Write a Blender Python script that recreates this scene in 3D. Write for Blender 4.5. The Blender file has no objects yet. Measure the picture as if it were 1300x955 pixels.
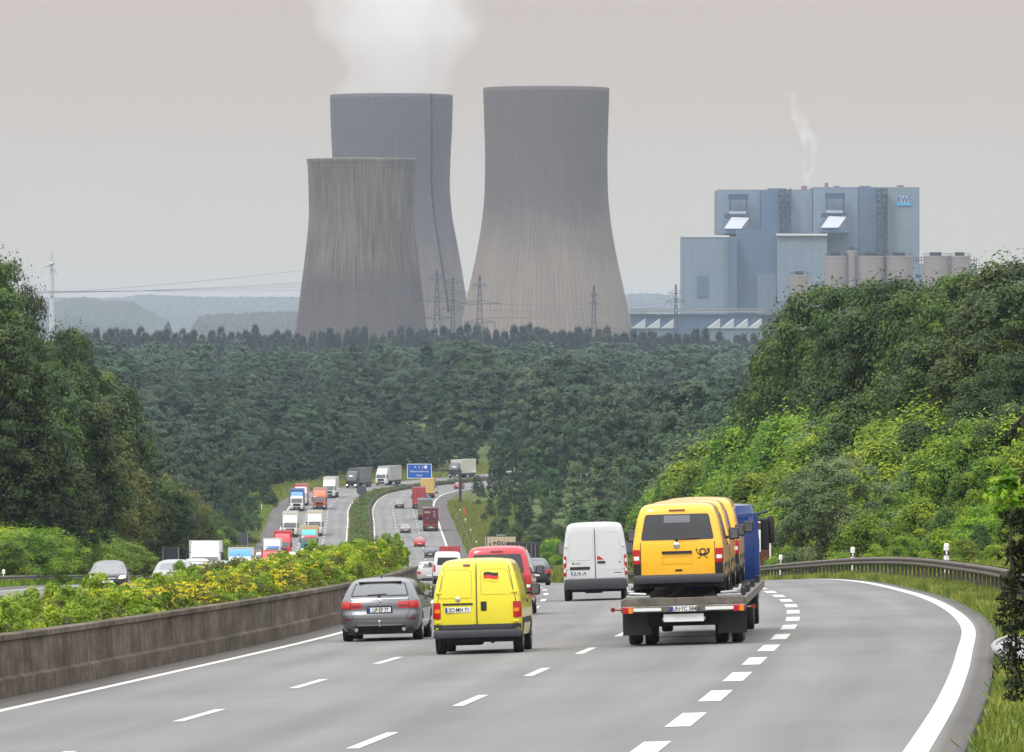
import bpy, bmesh, math, random
import numpy as np
from mathutils import Vector, Matrix
R = math.radians
F, CX, HR = 8900.0, 650.0, 400.0            # focal length in photo pixels, principal column, horizon row
scn = bpy.context.scene
COL = scn.collection
rng = np.random.default_rng(7)

# ------------------------------------------------------------------ materials
def mat(name, col, rough=0.6, metal=0.0, coat=0.0, var=0.0, vscale=3.0, bump=0.0, bscale=20.0, spec=0.5, col2=None):
    m = bpy.data.materials.new(name); m.use_nodes = True
    nt = m.node_tree; b = nt.nodes['Principled BSDF']
    b.inputs['Roughness'].default_value = rough; b.inputs['Metallic'].default_value = metal
    b.inputs['Coat Weight'].default_value = coat; b.inputs['Coat Roughness'].default_value = 0.06
    b.inputs['Specular IOR Level'].default_value = spec
    c = (*col, 1)
    tc = nt.nodes.new('ShaderNodeTexCoord')
    if var > 0 or col2:
        n = nt.nodes.new('ShaderNodeTexNoise'); n.inputs['Scale'].default_value = vscale; n.inputs['Detail'].default_value = 5
        n.inputs['Roughness'].default_value = .65
        nt.links.new(tc.outputs['Object'], n.inputs['Vector'])
        r = nt.nodes.new('ShaderNodeValToRGB')
        r.color_ramp.elements[0].position = .3; r.color_ramp.elements[1].position = .7
        if col2: a, d = c, (*col2, 1)
        else: a, d = tuple(x*(1-var) for x in col)+(1,), tuple(min(1, x*(1+var)) for x in col)+(1,)
        r.color_ramp.elements[0].color = a; r.color_ramp.elements[1].color = d
        nt.links.new(n.outputs['Fac'], r.inputs['Fac']); nt.links.new(r.outputs['Color'], b.inputs['Base Color'])
    else:
        b.inputs['Base Color'].default_value = c
    if bump > 0:
        n2 = nt.nodes.new('ShaderNodeTexNoise'); n2.inputs['Scale'].default_value = bscale; n2.inputs['Detail'].default_value = 4
        nt.links.new(tc.outputs['Object'], n2.inputs['Vector'])
        bp = nt.nodes.new('ShaderNodeBump'); bp.inputs['Strength'].default_value = bump; bp.inputs['Distance'].default_value = .05
        nt.links.new(n2.outputs['Fac'], bp.inputs['Height']); nt.links.new(bp.outputs['Normal'], b.inputs['Normal'])
    return m

def paint(name, col, rough=.32, dirt=.35):
    """car paint: clear coat, road dirt low on the body"""
    m = mat(name, col, rough, 0, .7)
    nt = m.node_tree; b = nt.nodes['Principled BSDF']
    tc = nt.nodes['Texture Coordinate']
    n = nt.nodes.new('ShaderNodeTexNoise'); n.inputs['Scale'].default_value = 2.3; n.inputs['Detail'].default_value = 6
    nt.links.new(tc.outputs['Object'], n.inputs['Vector'])
    sx = nt.nodes.new('ShaderNodeSeparateXYZ'); nt.links.new(tc.outputs['Object'], sx.inputs[0])
    mr = nt.nodes.new('ShaderNodeMapRange'); mr.inputs['From Min'].default_value = 1.0; mr.inputs['From Max'].default_value = .25
    nt.links.new(sx.outputs['Z'], mr.inputs['Value'])
    mu = nt.nodes.new('ShaderNodeMath'); mu.operation = 'MULTIPLY'
    nt.links.new(mr.outputs[0], mu.inputs[0]); nt.links.new(n.outputs['Fac'], mu.inputs[1])
    m2 = nt.nodes.new('ShaderNodeMath'); m2.operation = 'MULTIPLY_ADD'; m2.inputs[1].default_value = dirt; m2.inputs[2].default_value = .0
    nt.links.new(mu.outputs[0], m2.inputs[0])
    mx = nt.nodes.new('ShaderNodeMix'); mx.data_type = 'RGBA'
    mx.inputs['A'].default_value = (*col, 1); mx.inputs['B'].default_value = (.13, .11, .09, 1)
    nt.links.new(m2.outputs[0], mx.inputs['Factor']); nt.links.new(mx.outputs['Result'], b.inputs['Base Color'])
    return m

def leafmat(name, c1, c2, c3=None, trans=.35):
    """foliage: colour varies from clump to clump and plant to plant"""
    m = bpy.data.materials.new(name); m.use_nodes = True; nt = m.node_tree
    b = nt.nodes['Principled BSDF']; b.inputs['Roughness'].default_value = .55; b.inputs['Specular IOR Level'].default_value = .35
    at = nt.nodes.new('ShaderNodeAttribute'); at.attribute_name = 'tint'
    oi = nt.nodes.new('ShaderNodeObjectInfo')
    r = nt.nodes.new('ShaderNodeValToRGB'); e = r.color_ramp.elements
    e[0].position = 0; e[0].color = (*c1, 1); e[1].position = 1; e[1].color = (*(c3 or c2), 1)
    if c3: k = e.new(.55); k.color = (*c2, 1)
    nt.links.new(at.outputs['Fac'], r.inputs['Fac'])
    hs = nt.nodes.new('ShaderNodeHueSaturation')
    mr = nt.nodes.new('ShaderNodeMapRange'); mr.inputs['To Min'].default_value = .72; mr.inputs['To Max'].default_value = 1.28
    nt.links.new(oi.outputs['Random'], mr.inputs['Value']); nt.links.new(mr.outputs[0], hs.inputs['Value'])
    mr2 = nt.nodes.new('ShaderNodeMapRange'); mr2.inputs['From Min'].default_value = 0; mr2.inputs['To Min'].default_value = .485; mr2.inputs['To Max'].default_value = .515
    ml = nt.nodes.new('ShaderNodeMath'); ml.operation = 'FRACT'
    m7 = nt.nodes.new('ShaderNodeMath'); m7.operation = 'MULTIPLY'; m7.inputs[1].default_value = 7.3
    nt.links.new(oi.outputs['Random'], m7.inputs[0]); nt.links.new(m7.outputs[0], ml.inputs[0]); nt.links.new(ml.outputs[0], mr2.inputs['Value'])
    nt.links.new(mr2.outputs[0], hs.inputs['Hue'])
    nt.links.new(r.outputs['Color'], hs.inputs['Color']); nt.links.new(hs.outputs['Color'], b.inputs['Base Color'])
    tr = nt.nodes.new('ShaderNodeBsdfTranslucent'); nt.links.new(hs.outputs['Color'], tr.inputs['Color'])
    ms = nt.nodes.new('ShaderNodeMixShader'); ms.inputs[0].default_value = trans
    nt.links.new(b.outputs[0], ms.inputs[1]); nt.links.new(tr.outputs[0], ms.inputs[2])
    nt.links.new(ms.outputs[0], nt.nodes['Material Output'].inputs['Surface'])
    return m

M = {}
M['black'] = mat('black_plastic', (.012, .012, .013), .5)
M['rubber'] = mat('tyre_rubber', (.014, .014, .015), .75, var=.3, vscale=8)
M['under'] = mat('underbody', (.010, .010, .010), .85)
M['glass'] = mat('dark_window_glass', (.015, .018, .02), .06, 0, .3, spec=.8)
M['tint'] = mat('tinted_window_glass', (.008, .009, .011), .09, 0, .35, spec=.6)
M['screen'] = mat('windscreen_glass', (.09, .10, .115), .08, 0, .6, spec=.9)
M['alloy'] = mat('alloy_wheel', (.45, .46, .47), .35, .8)
M['steelrim'] = mat('steel_wheel', (.2, .2, .2), .5, .5)
M['chrome'] = mat('chrome_trim', (.7, .7, .72), .2, 1)
M['greybumper'] = mat('grey_bumper_plastic', (.035, .038, .045), .55)
M['tail'] = mat('tail_light_red', (.42, .008, .012), .2, 0, .5)
M['taildark'] = mat('tail_light_dark', (.16, .01, .01), .25, 0, .5)
M['amber'] = mat('indicator_amber', (.75, .22, .01), .25, 0, .5)
M['clearlamp'] = mat('clear_lamp_glass', (.75, .76, .78), .12, 0, .6)
M['plate'] = mat('plate_white', (.72, .74, .75), .4)
M['platedark'] = mat('plate_dirty', (.34, .33, .30), .5)
M['eu'] = mat('plate_blue', (.01, .05, .35), .4)
M['ink'] = mat('plate_black_lettering', (.01, .01, .012), .5)
M['steel'] = mat('galvanised_steel', (.33, .34, .34), .45, .6, var=.2, vscale=2)
M['oldsteel'] = mat('weathered_rail_steel', (.098, .082, .066), .65, .15, var=.35, vscale=1.2)
M['darksteel'] = mat('dark_steel', (.05, .055, .06), .5, .4, var=.3)
M['white'] = mat('white_paint_plain', (.78, .78, .77), .45, var=.06, vscale=.7)
M['signblue'] = mat('sign_blue', (.006, .09, .40), .4)
M['signbrown'] = mat('sign_brown', (.10, .025, .012), .45)
M['signback'] = mat('sign_back_grey', (.055, .065, .08), .6, var=.12, vscale=3)
def pm(name, col, **k):
    if name not in M: M[name] = paint(name, col, **k)
    return M[name]

# ------------------------------------------------------------------ mesh helpers
class MB:
    def __init__(s): s.v = []; s.f = []; s.mi = []; s.cur = 0
    def add(s, vs, fs):
        k = len(s.v); s.v += [tuple(v) for v in vs]; s.f += [tuple(i+k for i in f) for f in fs]; s.mi += [s.cur]*len(fs); return s
    def box(s, x0, x1, y0, y1, z0, z1, bev=0.0):
        if bev <= 0:
            vs = [(x, y, z) for z in (z0, z1) for y in (y0, y1) for x in (x0, x1)]
            fs = [(0, 2, 3, 1), (4, 5, 7, 6), (0, 1, 5, 4), (2, 6, 7, 3), (0, 4, 6, 2), (1, 3, 7, 5)]
            return s.add(vs, fs)
        bm = bmesh.new(); bmesh.ops.create_cube(bm, size=1)
        for v in bm.verts:
            v.co = ((x0+x1)/2+v.co.x*(x1-x0), (y0+y1)/2+v.co.y*(y1-y0), (z0+z1)/2+v.co.z*(z1-z0))
        bmesh.ops.bevel(bm, geom=bm.edges[:], offset=bev, segments=2, affect='EDGES', profile=.5)
        bm.verts.index_update()
        s.add([v.co[:] for v in bm.verts], [[v.index for v in f.verts] for f in bm.faces]); bm.free(); return s
    def tube(s, p0, p1, r0, r1=None, n=8, caps=True):
        r1 = r0 if r1 is None else r1
        p0, p1 = Vector(p0), Vector(p1); d = (p1-p0)
        if d.length < 1e-6: return s
        d.normalize(); a = d.orthogonal().normalized(); b = d.cross(a)
        vs = []
        for p, r in ((p0, r0), (p1, r1)):
            for i in range(n):
                t = 2*math.pi*i/n; vs.append(p+a*math.cos(t)*r+b*math.sin(t)*r)
        fs = [(i, (i+1) % n, n+(i+1) % n, n+i) for i in range(n)]
        if caps: fs += [tuple(range(n-1, -1, -1)), tuple(range(n, 2*n))]
        return s.add(vs, fs)
    def path(s, pts, r, n=6):
        for a, b in zip(pts[:-1], pts[1:]): s.tube(a, b, r, n=n, caps=False)
        return s
    def lathe(s, prof, axis='z', c=(0, 0, 0), n=32, close=False):
        """prof: list of (r, h) along the axis"""
        vs = []; m = len(prof)
        for r, h in prof:
            for i in range(n):
                t = 2*math.pi*i/n; u, w = r*math.cos(t), r*math.sin(t)
                p = {'z': (u, w, h), 'x': (h, u, w), 'y': (w, h, u)}[axis]
                vs.append((p[0]+c[0], p[1]+c[1], p[2]+c[2]))
        fs = []
        for j in range(m-1 if not close else m):
            a, b = j*n, ((j+1) % m)*n
            for i in range(n): fs.append((a+i, a+(i+1) % n, b+(i+1) % n, b+i))
        if not close:
            if prof[0][0] > 1e-4: fs.append(tuple(range(n-1, -1, -1)))
            if prof[-1][0] > 1e-4: fs.append(tuple(range((m-1)*n, m*n)))
        return s.add(vs, fs)
    def grid(s, P):
        """P: rows of points"""
        n, m = len(P), len(P[0]); vs = [p for r in P for p in r]
        return s.add(vs, [(i*m+j, i*m+j+1, (i+1)*m+j+1, (i+1)*m+j) for i in range(n-1) for j in range(m-1)])
    def mesh(s, name, mats, smooth=False):
        me = bpy.data.meshes.new(name); me.from_pydata(s.v, [], s.f)
        for m in (mats if isinstance(mats, (list, tuple)) else [mats]): me.materials.append(m)
        if any(s.mi): me.polygons.foreach_set('material_index', s.mi)
        if smooth:
            me.polygons.foreach_set('use_smooth', [True]*len(me.polygons))
            me.set_sharp_from_angle(angle=R(smooth if smooth is not True else 40))
        me.update(); return me
    def build(s, name, mats, parent=None, smooth=False, label=None):
        return obj(name, s.mesh(name, mats, smooth), parent, label)

def obj(name, me, parent=None, label=None):
    o = bpy.data.objects.new(name, me); COL.objects.link(o)
    if parent is not None: o.parent = parent
    if label: o['label'] = label
    return o
def tag(o, label=None, cat=None, group=None, kind=None):
    for k, v in (('label', label), ('category', cat), ('group', group), ('kind', kind)):
        if v: o[k] = v
    return o
def thing(name, label, cat, loc=(0, 0, 0), group=None):
    o = bpy.data.objects.new(name, None); COL.objects.link(o); o.location = loc; o.empty_display_size = .3
    return tag(o, label, cat, group)
def children(o, all_=None): return [c for c in COL.objects if c.parent == o]
KIDS = {}
def copy_tree(o, parent=None):
    c = o.copy(); COL.objects.link(c)
    if parent is not None: c.parent = parent
    if o.name not in KIDS: KIDS[o.name] = children(o)
    for ch in KIDS[o.name]: copy_tree(ch, c)
    return c
def ptrans(*objs):
    pass
def np_mesh(name, V, Q, mats, tint=None):
    """fast quad mesh from numpy arrays"""
    me = bpy.data.meshes.new(name); nv, nq = len(V), len(Q)
    me.vertices.add(nv); me.vertices.foreach_set('co', np.asarray(V, np.float32).ravel())
    me.loops.add(nq*4); me.loops.foreach_set('vertex_index', np.asarray(Q, np.int32).ravel())
    me.polygons.add(nq); me.polygons.foreach_set('loop_start', np.arange(0, nq*4, 4, dtype=np.int32))
    me.polygons.foreach_set('loop_total', np.full(nq, 4, np.int32))
    if tint is not None:
        a = me.attributes.new('tint', 'FLOAT', 'POINT'); a.data.foreach_set('value', np.asarray(tint, np.float32))
    for m in (mats if isinstance(mats, (list, tuple)) else [mats]): me.materials.append(m)
    me.update(calc_edges=True); me.validate(); return me
def text_obj(name, s, size, m, parent, loc, rot=(90, 0, 0), ext=.003, align='CENTER', sx=1.0, bold=0.0):
    cu = bpy.data.curves.new(name, 'FONT'); cu.body = s; cu.size = size; cu.align_x = align; cu.align_y = 'CENTER'; cu.extrude = ext; cu.offset = bold
    t = bpy.data.objects.new(name+'_tmp', cu); COL.objects.link(t)
    dg = bpy.context.evaluated_depsgraph_get(); me = bpy.data.meshes.new_from_object(t.evaluated_get(dg))
    bpy.data.objects.remove(t); bpy.data.curves.remove(cu)
    me.materials.clear(); me.materials.append(m); me.name = name
    o = obj(name, me, parent); o.location = loc; o.rotation_euler = [R(a) for a in rot]; o.scale = (sx, 1, 1)
    return o

def pchip(xs, ys):
    """monotone cubic interpolation, vectorised"""
    xs = np.array(xs, float); ys = np.array(ys, float); h = np.diff(xs); d = np.diff(ys)/h
    m = np.zeros_like(ys); m[0], m[-1] = d[0], d[-1]
    for i in range(1, len(xs)-1):
        if d[i-1]*d[i] > 0:
            w1, w2 = 2*h[i]+h[i-1], h[i]+2*h[i-1]; m[i] = (w1+w2)/(w1/d[i-1]+w2/d[i])
    def f(x):
        x = np.clip(np.asarray(x, float), xs[0], xs[-1]); i = np.clip(np.searchsorted(xs, x)-1, 0, len(h)-1)
        t = (x-xs[i])/h[i]
        return (2*t**3-3*t**2+1)*ys[i]+(t**3-2*t**2+t)*h[i]*m[i]+(-2*t**3+3*t**2)*ys[i+1]+(t**3-t**2)*h[i]*m[i+1]
    return f
def sstep(a, b, x):
    t = np.clip((np.asarray(x, float)-a)/(b-a), 0, 1); return t*t*(3-2*t)

# ------------------------------------------------------------------ the place: road line and heights (metres, camera at the origin looking along +y)
_Ly = [0, 60, 105, 130, 175, 207, 236, 263, 336, 380, 460, 523, 600, 700, 870, 940, 1105, 1220, 1339, 1390, 1439, 1467, 1521, 1568, 1640, 1720, 1800]
_Lx = [-14.6, -11.2, -8.3, -6.8, -4.3, -3.15, -2.65, -2.5, -3.4, -4.5, -6.2, -8, -10.2, -13, -17.2, -18.7, -21.6, -24, -26.3, -26.2, -24.3, -21.1, -10.2, 1.5, 22, 50, 88]
def _smooth_curve(xs, ys):
    """Catmull-Rom style cubic through the points (C1)"""
    xs = np.array(xs, float); ys = np.array(ys, float); m = np.gradient(ys, xs)
    def f(x):
        x = np.clip(np.asarray(x, float), xs[0], xs[-1]); i = np.clip(np.searchsorted(xs, x)-1, 0, len(xs)-2); h = xs[i+1]-xs[i]
        t = (x-xs[i])/h
        return (2*t**3-3*t**2+1)*ys[i]+(t**3-2*t**2+t)*h*m[i]+(-2*t**3+3*t**2)*ys[i+1]+(t**3-t**2)*h*m[i+1]
    return f
L = _smooth_curve(_Ly, _Lx)
base = pchip([-300, 0, 130, 225, 263, 336, 415, 523, 682, 800, 900, 1045, 1110, 30000],
             [5.7, -2.8, -6.51, -9.22, -10.35, -13.0, -16.0, -20.0, -26.0, -29.7, -32.6, -36.1, -36.5, -36.5])
def ee(y): return .03*(1-sstep(290, 450, y))
def roadz(x, y): return base(y)+ee(y)*(np.clip(x, -8, 14)-1)
MED = pchip([0, 420, 550, 900, 2000], [9.3, 9.3, 5.7, 4.6, 4.6])          # width of the median
EDGE = pchip([0, 60, 105, 130, 160, 430, 600, 2000], [13.4, 14.2, 14.85, 15.15, 15.4, 15.4, 11.3, 11.3])              # offset of the outer edge line
ASPH = pchip([0, 60, 105, 130, 160, 430, 600, 2000], [13.95, 14.75, 15.4, 15.7, 15.95, 15.95, 14.1, 14.1])            # offset of the asphalt edge
def heading(y): return float((L(y+2)-L(y-2))/4)
def P(y, off):
    """point on the road at distance y, off metres to the right of the left edge line (normal to it)"""
    h = heading(y); n = math.hypot(1, h)
    return float(L(y))+off/n, y-off*h/n
def grade(y): return float((base(y+3)-base(y-3))/6)
def place(root, y, off, rev=False, length=0.0, dz=0.0, yaw=0.0, flat=False):
    if rev: y = y+length
    x, yy = P(y, off); phi = math.atan(heading(y)); g = math.atan(grade(y)); e = math.atan(float(ee(yy)))
    z = float(roadz(x, yy))+dz
    root.location = (x, yy, z)
    if rev: root.rotation_euler = (-g, e, math.pi-phi+yaw)
    else: root.rotation_euler = (0 if flat else g, -e, -phi+yaw)
    return root
def px(x, row, y): return ((x-CX)*y/F, y, -(row-HR)*y/F)
HAZE_D = 4.3e-5; HAZE_C = (.60, .70, .93)
SKYTOP = (2.35, 2.38, 2.42); SKYSTR = .12; EXPO = 0.24
SKYSTOPS = [(.008, (.56, .495, .35)), (.025, (.55, .45, .325)), (.045, (.55, .455, .39)), (.15, (.62, .58, .55)), (.45, (1.55, 1.55, 1.55))]
# ------------------------------------------------------------------ setting: ground, asphalt, markings
def ground_h(u, y, x):
    """height of the soil; u = offset from the left edge line"""
    r = roadz(x, y); med = MED(y); wl = -(med+14.3); wr = ASPH(y)
    h = r-.14
    soil = .78*(1-sstep(250, 268, y)) + .12
    inm = (u < -1.15) & (u > -med+.4)
    t = sstep(0, 5.6, (u+med-.4)) * sstep(0, .25, -1.15-u)
    h = np.where(inm, r-.14 + soil*t, h)
    # verge on the outer side
    dr = u-wr
    vr = np.where(dr > .15, .12-.02*np.minimum(dr, 3)+sstep(4.5, 16, dr)*2.6*(1-sstep(700, 900, y))+sstep(8, 80, dr)*3, 0)
    dl = wl-u
    vl = np.where(dl > .15, .10+sstep(3, 11, dl)*3.2*sstep(300, 380, y)*(1-sstep(560, 700, y))+sstep(10, 90, dl)*4, 0)
    h = np.where(u > 0, h+vr, np.where(u < -5, h+vl, h))
    h = h+np.where((dr > 1)|(dl > 1), .12*np.sin(x*.9+y*.13)*np.cos(y*.21), 0)
    # the wooded plain beyond the bend rises gently
    h = h+(sstep(1690, 2400, y)*3-sstep(2300, 3000, y)*3)*np.exp(-((x+60)/900)**2)
    return h
us = [-6000, -2500, -900, -400, -200, -120, -80, -60, -50, -44, -40, -36, -33, -31, -29, -27.5, -26, -24.6, -24.2, -22, -20, -18, -15, -12, -9.6, -9.1, -8.7, -8.0, -7, -6, -5.2, -4.8, -4.4, -4, -3.4, -2.8, -2, -1.45, -1.15, -.8, 0, 3, 7, 11, 13.9, 14.3, 14.8, 15.5, 16.1, 16.35, 16.8, 17.5, 18.5, 20, 22, 24, 27, 31, 36, 44, 60, 90, 150, 300, 700, 2000, 6000]
ys = list(np.arange(-40, 100, 10))+list(np.arange(100, 300, 4))+list(np.arange(300, 1340, 12))+list(np.arange(1340, 1800, 10))+[1850, 1950, 2100, 2300, 2600, 3000, 3600, 4500, 6000, 9000, 14000, 24000]
U, Y = np.meshgrid(np.array(us, float), np.array(ys, float))
yc = np.minimum(Y, 1780.0); hd = (L(yc+2)-L(yc-2))/4; nn = np.hypot(1, hd)
fade = np.clip(1-(np.abs(U)-40)/300, 0, 1)                                   # far out the rows stay straight
GX = L(yc)+U/np.where(fade > 0, nn, 1); GY = Y-U*hd/nn*fade
GZ = ground_h(U, Y, GX)
V = np.stack([GX, GY, GZ], -1).reshape(-1, 3); ny, nu = U.shape
I = np.arange(ny*nu).reshape(ny, nu); Q = np.stack([I[:-1, :-1], I[:-1, 1:], I[1:, 1:], I[1:, :-1]], -1).reshape(-1, 4)
gm = mat('verge_soil_and_turf', (.05, .075, .022), .9, var=0, col2=(.10, .12, .035), vscale=.35, bump=.6, bscale=3, spec=.1)
g = tag(obj('ground', np_mesh('ground', V, Q, gm)), kind='structure')
for p in g.data.polygons: p.use_smooth = True

def asphalt():
    m = mat('asphalt', (.2, .2, .2), .82, spec=.3)
    nt = m.node_tree; b = nt.nodes['Principled BSDF']; tc = nt.nodes['Texture Coordinate']
    uv = nt.nodes.new('ShaderNodeUVMap'); uv.uv_map = 'UVMap'
    sp = nt.nodes.new('ShaderNodeSeparateXYZ'); nt.links.new(uv.outputs[0], sp.inputs[0])
    # wheel tracks: darker bands repeating each lane (u in metres), broken up by noise along the road
    n1 = nt.nodes.new('ShaderNodeTexNoise'); n1.inputs['Scale'].default_value = 1.0; n1.inputs['Detail'].default_value = 6
    mp = nt.nodes.new('ShaderNodeMapping'); mp.inputs['Scale'].default_value = (.9, .035, 1)
    nt.links.new(uv.outputs[0], mp.inputs[0]); nt.links.new(mp.outputs[0], n1.inputs['Vector'])
    mm = nt.nodes.new('ShaderNodeMath'); mm.operation = 'MULTIPLY'; mm.inputs[1].default_value = 2*math.pi/1.875
    nt.links.new(sp.outputs['X'], mm.inputs[0])
    co = nt.nodes.new('ShaderNodeMath'); co.operation = 'COSINE'; nt.links.new(mm.outputs[0], co.inputs[0])
    fine = nt.nodes.new('ShaderNodeTexNoise'); fine.inputs['Scale'].default_value = 9; fine.inputs['Detail'].default_value = 8; fine.inputs['Roughness'].default_value = .8
    nt.links.new(uv.outputs[0], fine.inputs['Vector'])
    big = nt.nodes.new('ShaderNodeTexNoise'); big.inputs['Scale'].default_value = .07; big.inputs['Detail'].default_value = 3
    nt.links.new(uv.outputs[0], big.inputs['Vector'])
    def add(a, b_, k):
        x = nt.nodes.new('ShaderNodeMath'); x.operation = 'MULTIPLY_ADD'; x.inputs[1].default_value = k
        nt.links.new(a, x.inputs[0])
        if b_ is None: x.inputs[2].default_value = 0
        else: nt.links.new(b_, x.inputs[2])
        return x.outputs[0]
    s = add(n1.outputs['Fac'], None, .55); s = add(co.outputs[0], s, -.06); s = add(fine.outputs['Fac'], s, .35); s = add(big.outputs['Fac'], s, .5)
    r = nt.nodes.new('ShaderNodeValToRGB'); r.color_ramp.elements[0].position = .48; r.color_ramp.elements[1].position = .96
    r.color_ramp.elements[0].color = (.108, .107, .107, 1); r.color_ramp.elements[1].color = (.198, .194, .188, 1)
    nt.links.new(s, r.inputs['Fac'])
    # darker hard shoulder: same stuff, older and dirtier
    sh = nt.nodes.new('ShaderNodeUVMap'); sh.uv_map = 'Zone'
    sz = nt.nodes.new('ShaderNodeSeparateXYZ'); nt.links.new(sh.outputs[0], sz.inputs[0])
    mx = nt.nodes.new('ShaderNodeMix'); mx.data_type = 'RGBA'; mx.blend_type = 'MULTIPLY'
    mx.inputs['B'].default_value = (.58, .54, .50, 1)
    nt.links.new(sz.outputs['X'], mx.inputs['Factor']); nt.links.new(r.outputs['Color'], mx.inputs['A'])
    nt.links.new(mx.outputs['Result'], b.inputs['Base Color'])
    bp = nt.nodes.new('ShaderNodeBump'); bp.inputs['Strength'].default_value = .25; bp.inputs['Distance'].default_value = .01
    nt.links.new(fine.outputs['Fac'], bp.inputs['Height']); nt.links.new(bp.outputs['Normal'], b.inputs['Normal'])
    return m
M['asphalt'] = asphalt()
M['mark'] = mat('road_marking_paint', (.50, .50, .48), .6, var=.16, vscale=1.5, spec=.3)

def strip(name, offs, yv, m, dz=0.0, skirt=0.0, zone=None, parent=None, kind='structure', arc=None):
    """sheet following the road; offs: list of functions y -> offset (ordered left to right)"""
    rows = []; uv = []; zn = []
    for y in yv:
        row = []
        for k, o in enumerate(offs):
            off = float(o(y)); x, yy = P(y, off); row.append((x, yy, float(roadz(x, yy))+dz)); uv.append((off, y)); zn.append((zone[k] if zone else 0, 0))
        rows.append(row)
    b = MB(); b.grid(rows); n = len(offs)
    if skirt:
        for side in (0, -1):
            b.grid([[r[side], (r[side][0], r[side][1], r[side][2]-skirt)] for r in rows])
            for r, y in zip(rows, yv): uv += [(float(offs[side](y)), y)]*2; zn += [(0, 0)]*2
    me = b.mesh(name, m)
    for nm, dat in (('UVMap', uv), ('Zone', zn)):
        l = me.uv_layers.new(name=nm); vi = np.zeros(len(me.loops), np.int32); me.loops.foreach_get('vertex_index', vi)
        l.data.foreach_set('uv', np.array(dat, np.float32)[vi].ravel())
    for p in me.polygons: p.use_smooth = True
    return tag(obj(name, me, parent), kind=kind)
C_ = lambda v: (lambda y: v)
yv = list(np.arange(20, 330, 3))+list(np.arange(330, 1300, 8))+list(np.arange(1300, 1720, 5))
s1 = lambda k: (lambda y: float(EDGE(y))+k)
strip('road', [C_(-.95), C_(-.2), C_(-.1), C_(3.75), C_(7.5), C_(11.2), s1(.15), s1(.3), lambda y: float(ASPH(y))], yv, M['asphalt'], 0, .2, zone=[1, 1, 0, 0, 0, 0, 0, 1, 1])
ml = lambda k: (lambda y: -float(MED(y))+k)
strip('road', [ml(-14.3), ml(-11.6), ml(-11.4), ml(-7.5), ml(-3.75), ml(-.1), ml(.15), ml(.5)], [y for y in yv if y > 60], M['asphalt'], 0, .2, zone=[1, 1, 0, 0, 0, 0, 1, 1])

def line(b, off, w, y0, y1, step=4):
    yy = list(np.arange(y0, y1, step))+[y1]; dz = .006 if y0 < 500 else .02
    rows = []
    for y in yy:
        o = float(off(y)) if callable(off) else off
        row = []
        for d in (-w/2, w/2):
            x, ya = P(y, o+d); row.append((x, ya, float(roadz(x, ya))+(.006 if y < 600 else .03)))
        rows.append(row)
    b.grid(rows)
b = MB()
line(b, 0, .2, 40, 1700); line(b, EDGE, .30, 40, 1700)
for off, ph in ((3.75, 137-18*7), (7.5, 123-18*6)):
    y = ph
    while y < 1690: line(b, off, .17, y, y+6, 6); y += 18
y = 120.3-12*8+1.2
while y < 470: line(b, 11.3, .34, y-3, y+3, 6); y += 11.6
line(b, lambda y: -float(MED(y)), .22, 60, 1700); line(b, lambda y: -float(MED(y))-11.4, .24, 60, 1700)
for k in (3.75, 7.5):
    y = 70
    while y < 1690: line(b, (lambda y, k=k: -float(MED(y))-k), .17, y, y+6, 6); y += 18
tag(b.build('road_markings', M['mark']), kind='structure')
b = MB()          # tar seams and a dark seam by the shoulder
line(b, lambda y: float(ASPH(y))-.05, .07, 40, 330)
tag(b.build('road_seam', mat('tar_seam', (.035, .035, .035), .7)), kind='structure')

# ------------------------------------------------------------------ concrete barrier
def concrete():
    m = mat('weathered_barrier_concrete', (.15, .13, .11), .9, spec=.2)
    nt = m.node_tree; b = nt.nodes['Principled BSDF']; uv = nt.nodes.new('ShaderNodeUVMap'); uv.uv_map = 'UVMap'
    def noise(sx, sy, det):
        mp = nt.nodes.new('ShaderNodeMapping'); mp.inputs['Scale'].default_value = (sx, sy, 1); nt.links.new(uv.outputs[0], mp.inputs[0])
        n = nt.nodes.new('ShaderNodeTexNoise'); n.inputs['Scale'].default_value = 1; n.inputs['Detail'].default_value = det; n.inputs['Roughness'].default_value = .7
        nt.links.new(mp.outputs[0], n.inputs['Vector']); return n.outputs['Fac']
    a, c = noise(3.2, .55, 6), noise(.35, 1.4, 5)
    ad = nt.nodes.new('ShaderNodeMath'); ad.operation = 'ADD'; nt.links.new(a, ad.inputs[0]); nt.links.new(c, ad.inputs[1])
    r = nt.nodes.new('ShaderNodeValToRGB'); e = r.color_ramp.elements
    e[0].position = .36; e[0].color = (.034, .026, .019, 1); e[1].position = .68; e[1].color = (.22, .18, .145, 1)
    k = e.new(.5); k.color = (.100, .080, .062, 1)
    hl = nt.nodes.new('ShaderNodeMath'); hl.operation = 'MULTIPLY'; hl.inputs[1].default_value = .5; nt.links.new(ad.outputs[0], hl.inputs[0])
    nt.links.new(hl.outputs[0], r.inputs['Fac']); nt.links.new(r.outputs['Color'], b.inputs['Base Color'])
    bp = nt.nodes.new('ShaderNodeBump'); bp.inputs['Strength'].default_value = .4; bp.inputs['Distance'].default_value = .02
    nt.links.new(a, bp.inputs['Height']); nt.links.new(bp.outputs['Normal'], b.inputs['Normal']); return m
M['concrete'] = concrete()
prof = [(-.96, -.05), (-.97, .30), (-1.06, .345), (-1.09, .93), (-1.03, .955), (-1.03, 1.04), (-1.05, 1.055), (-1.3, 1.055), (-1.3, .6)]
b = MB(); uvs = []
y = 24.0
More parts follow.
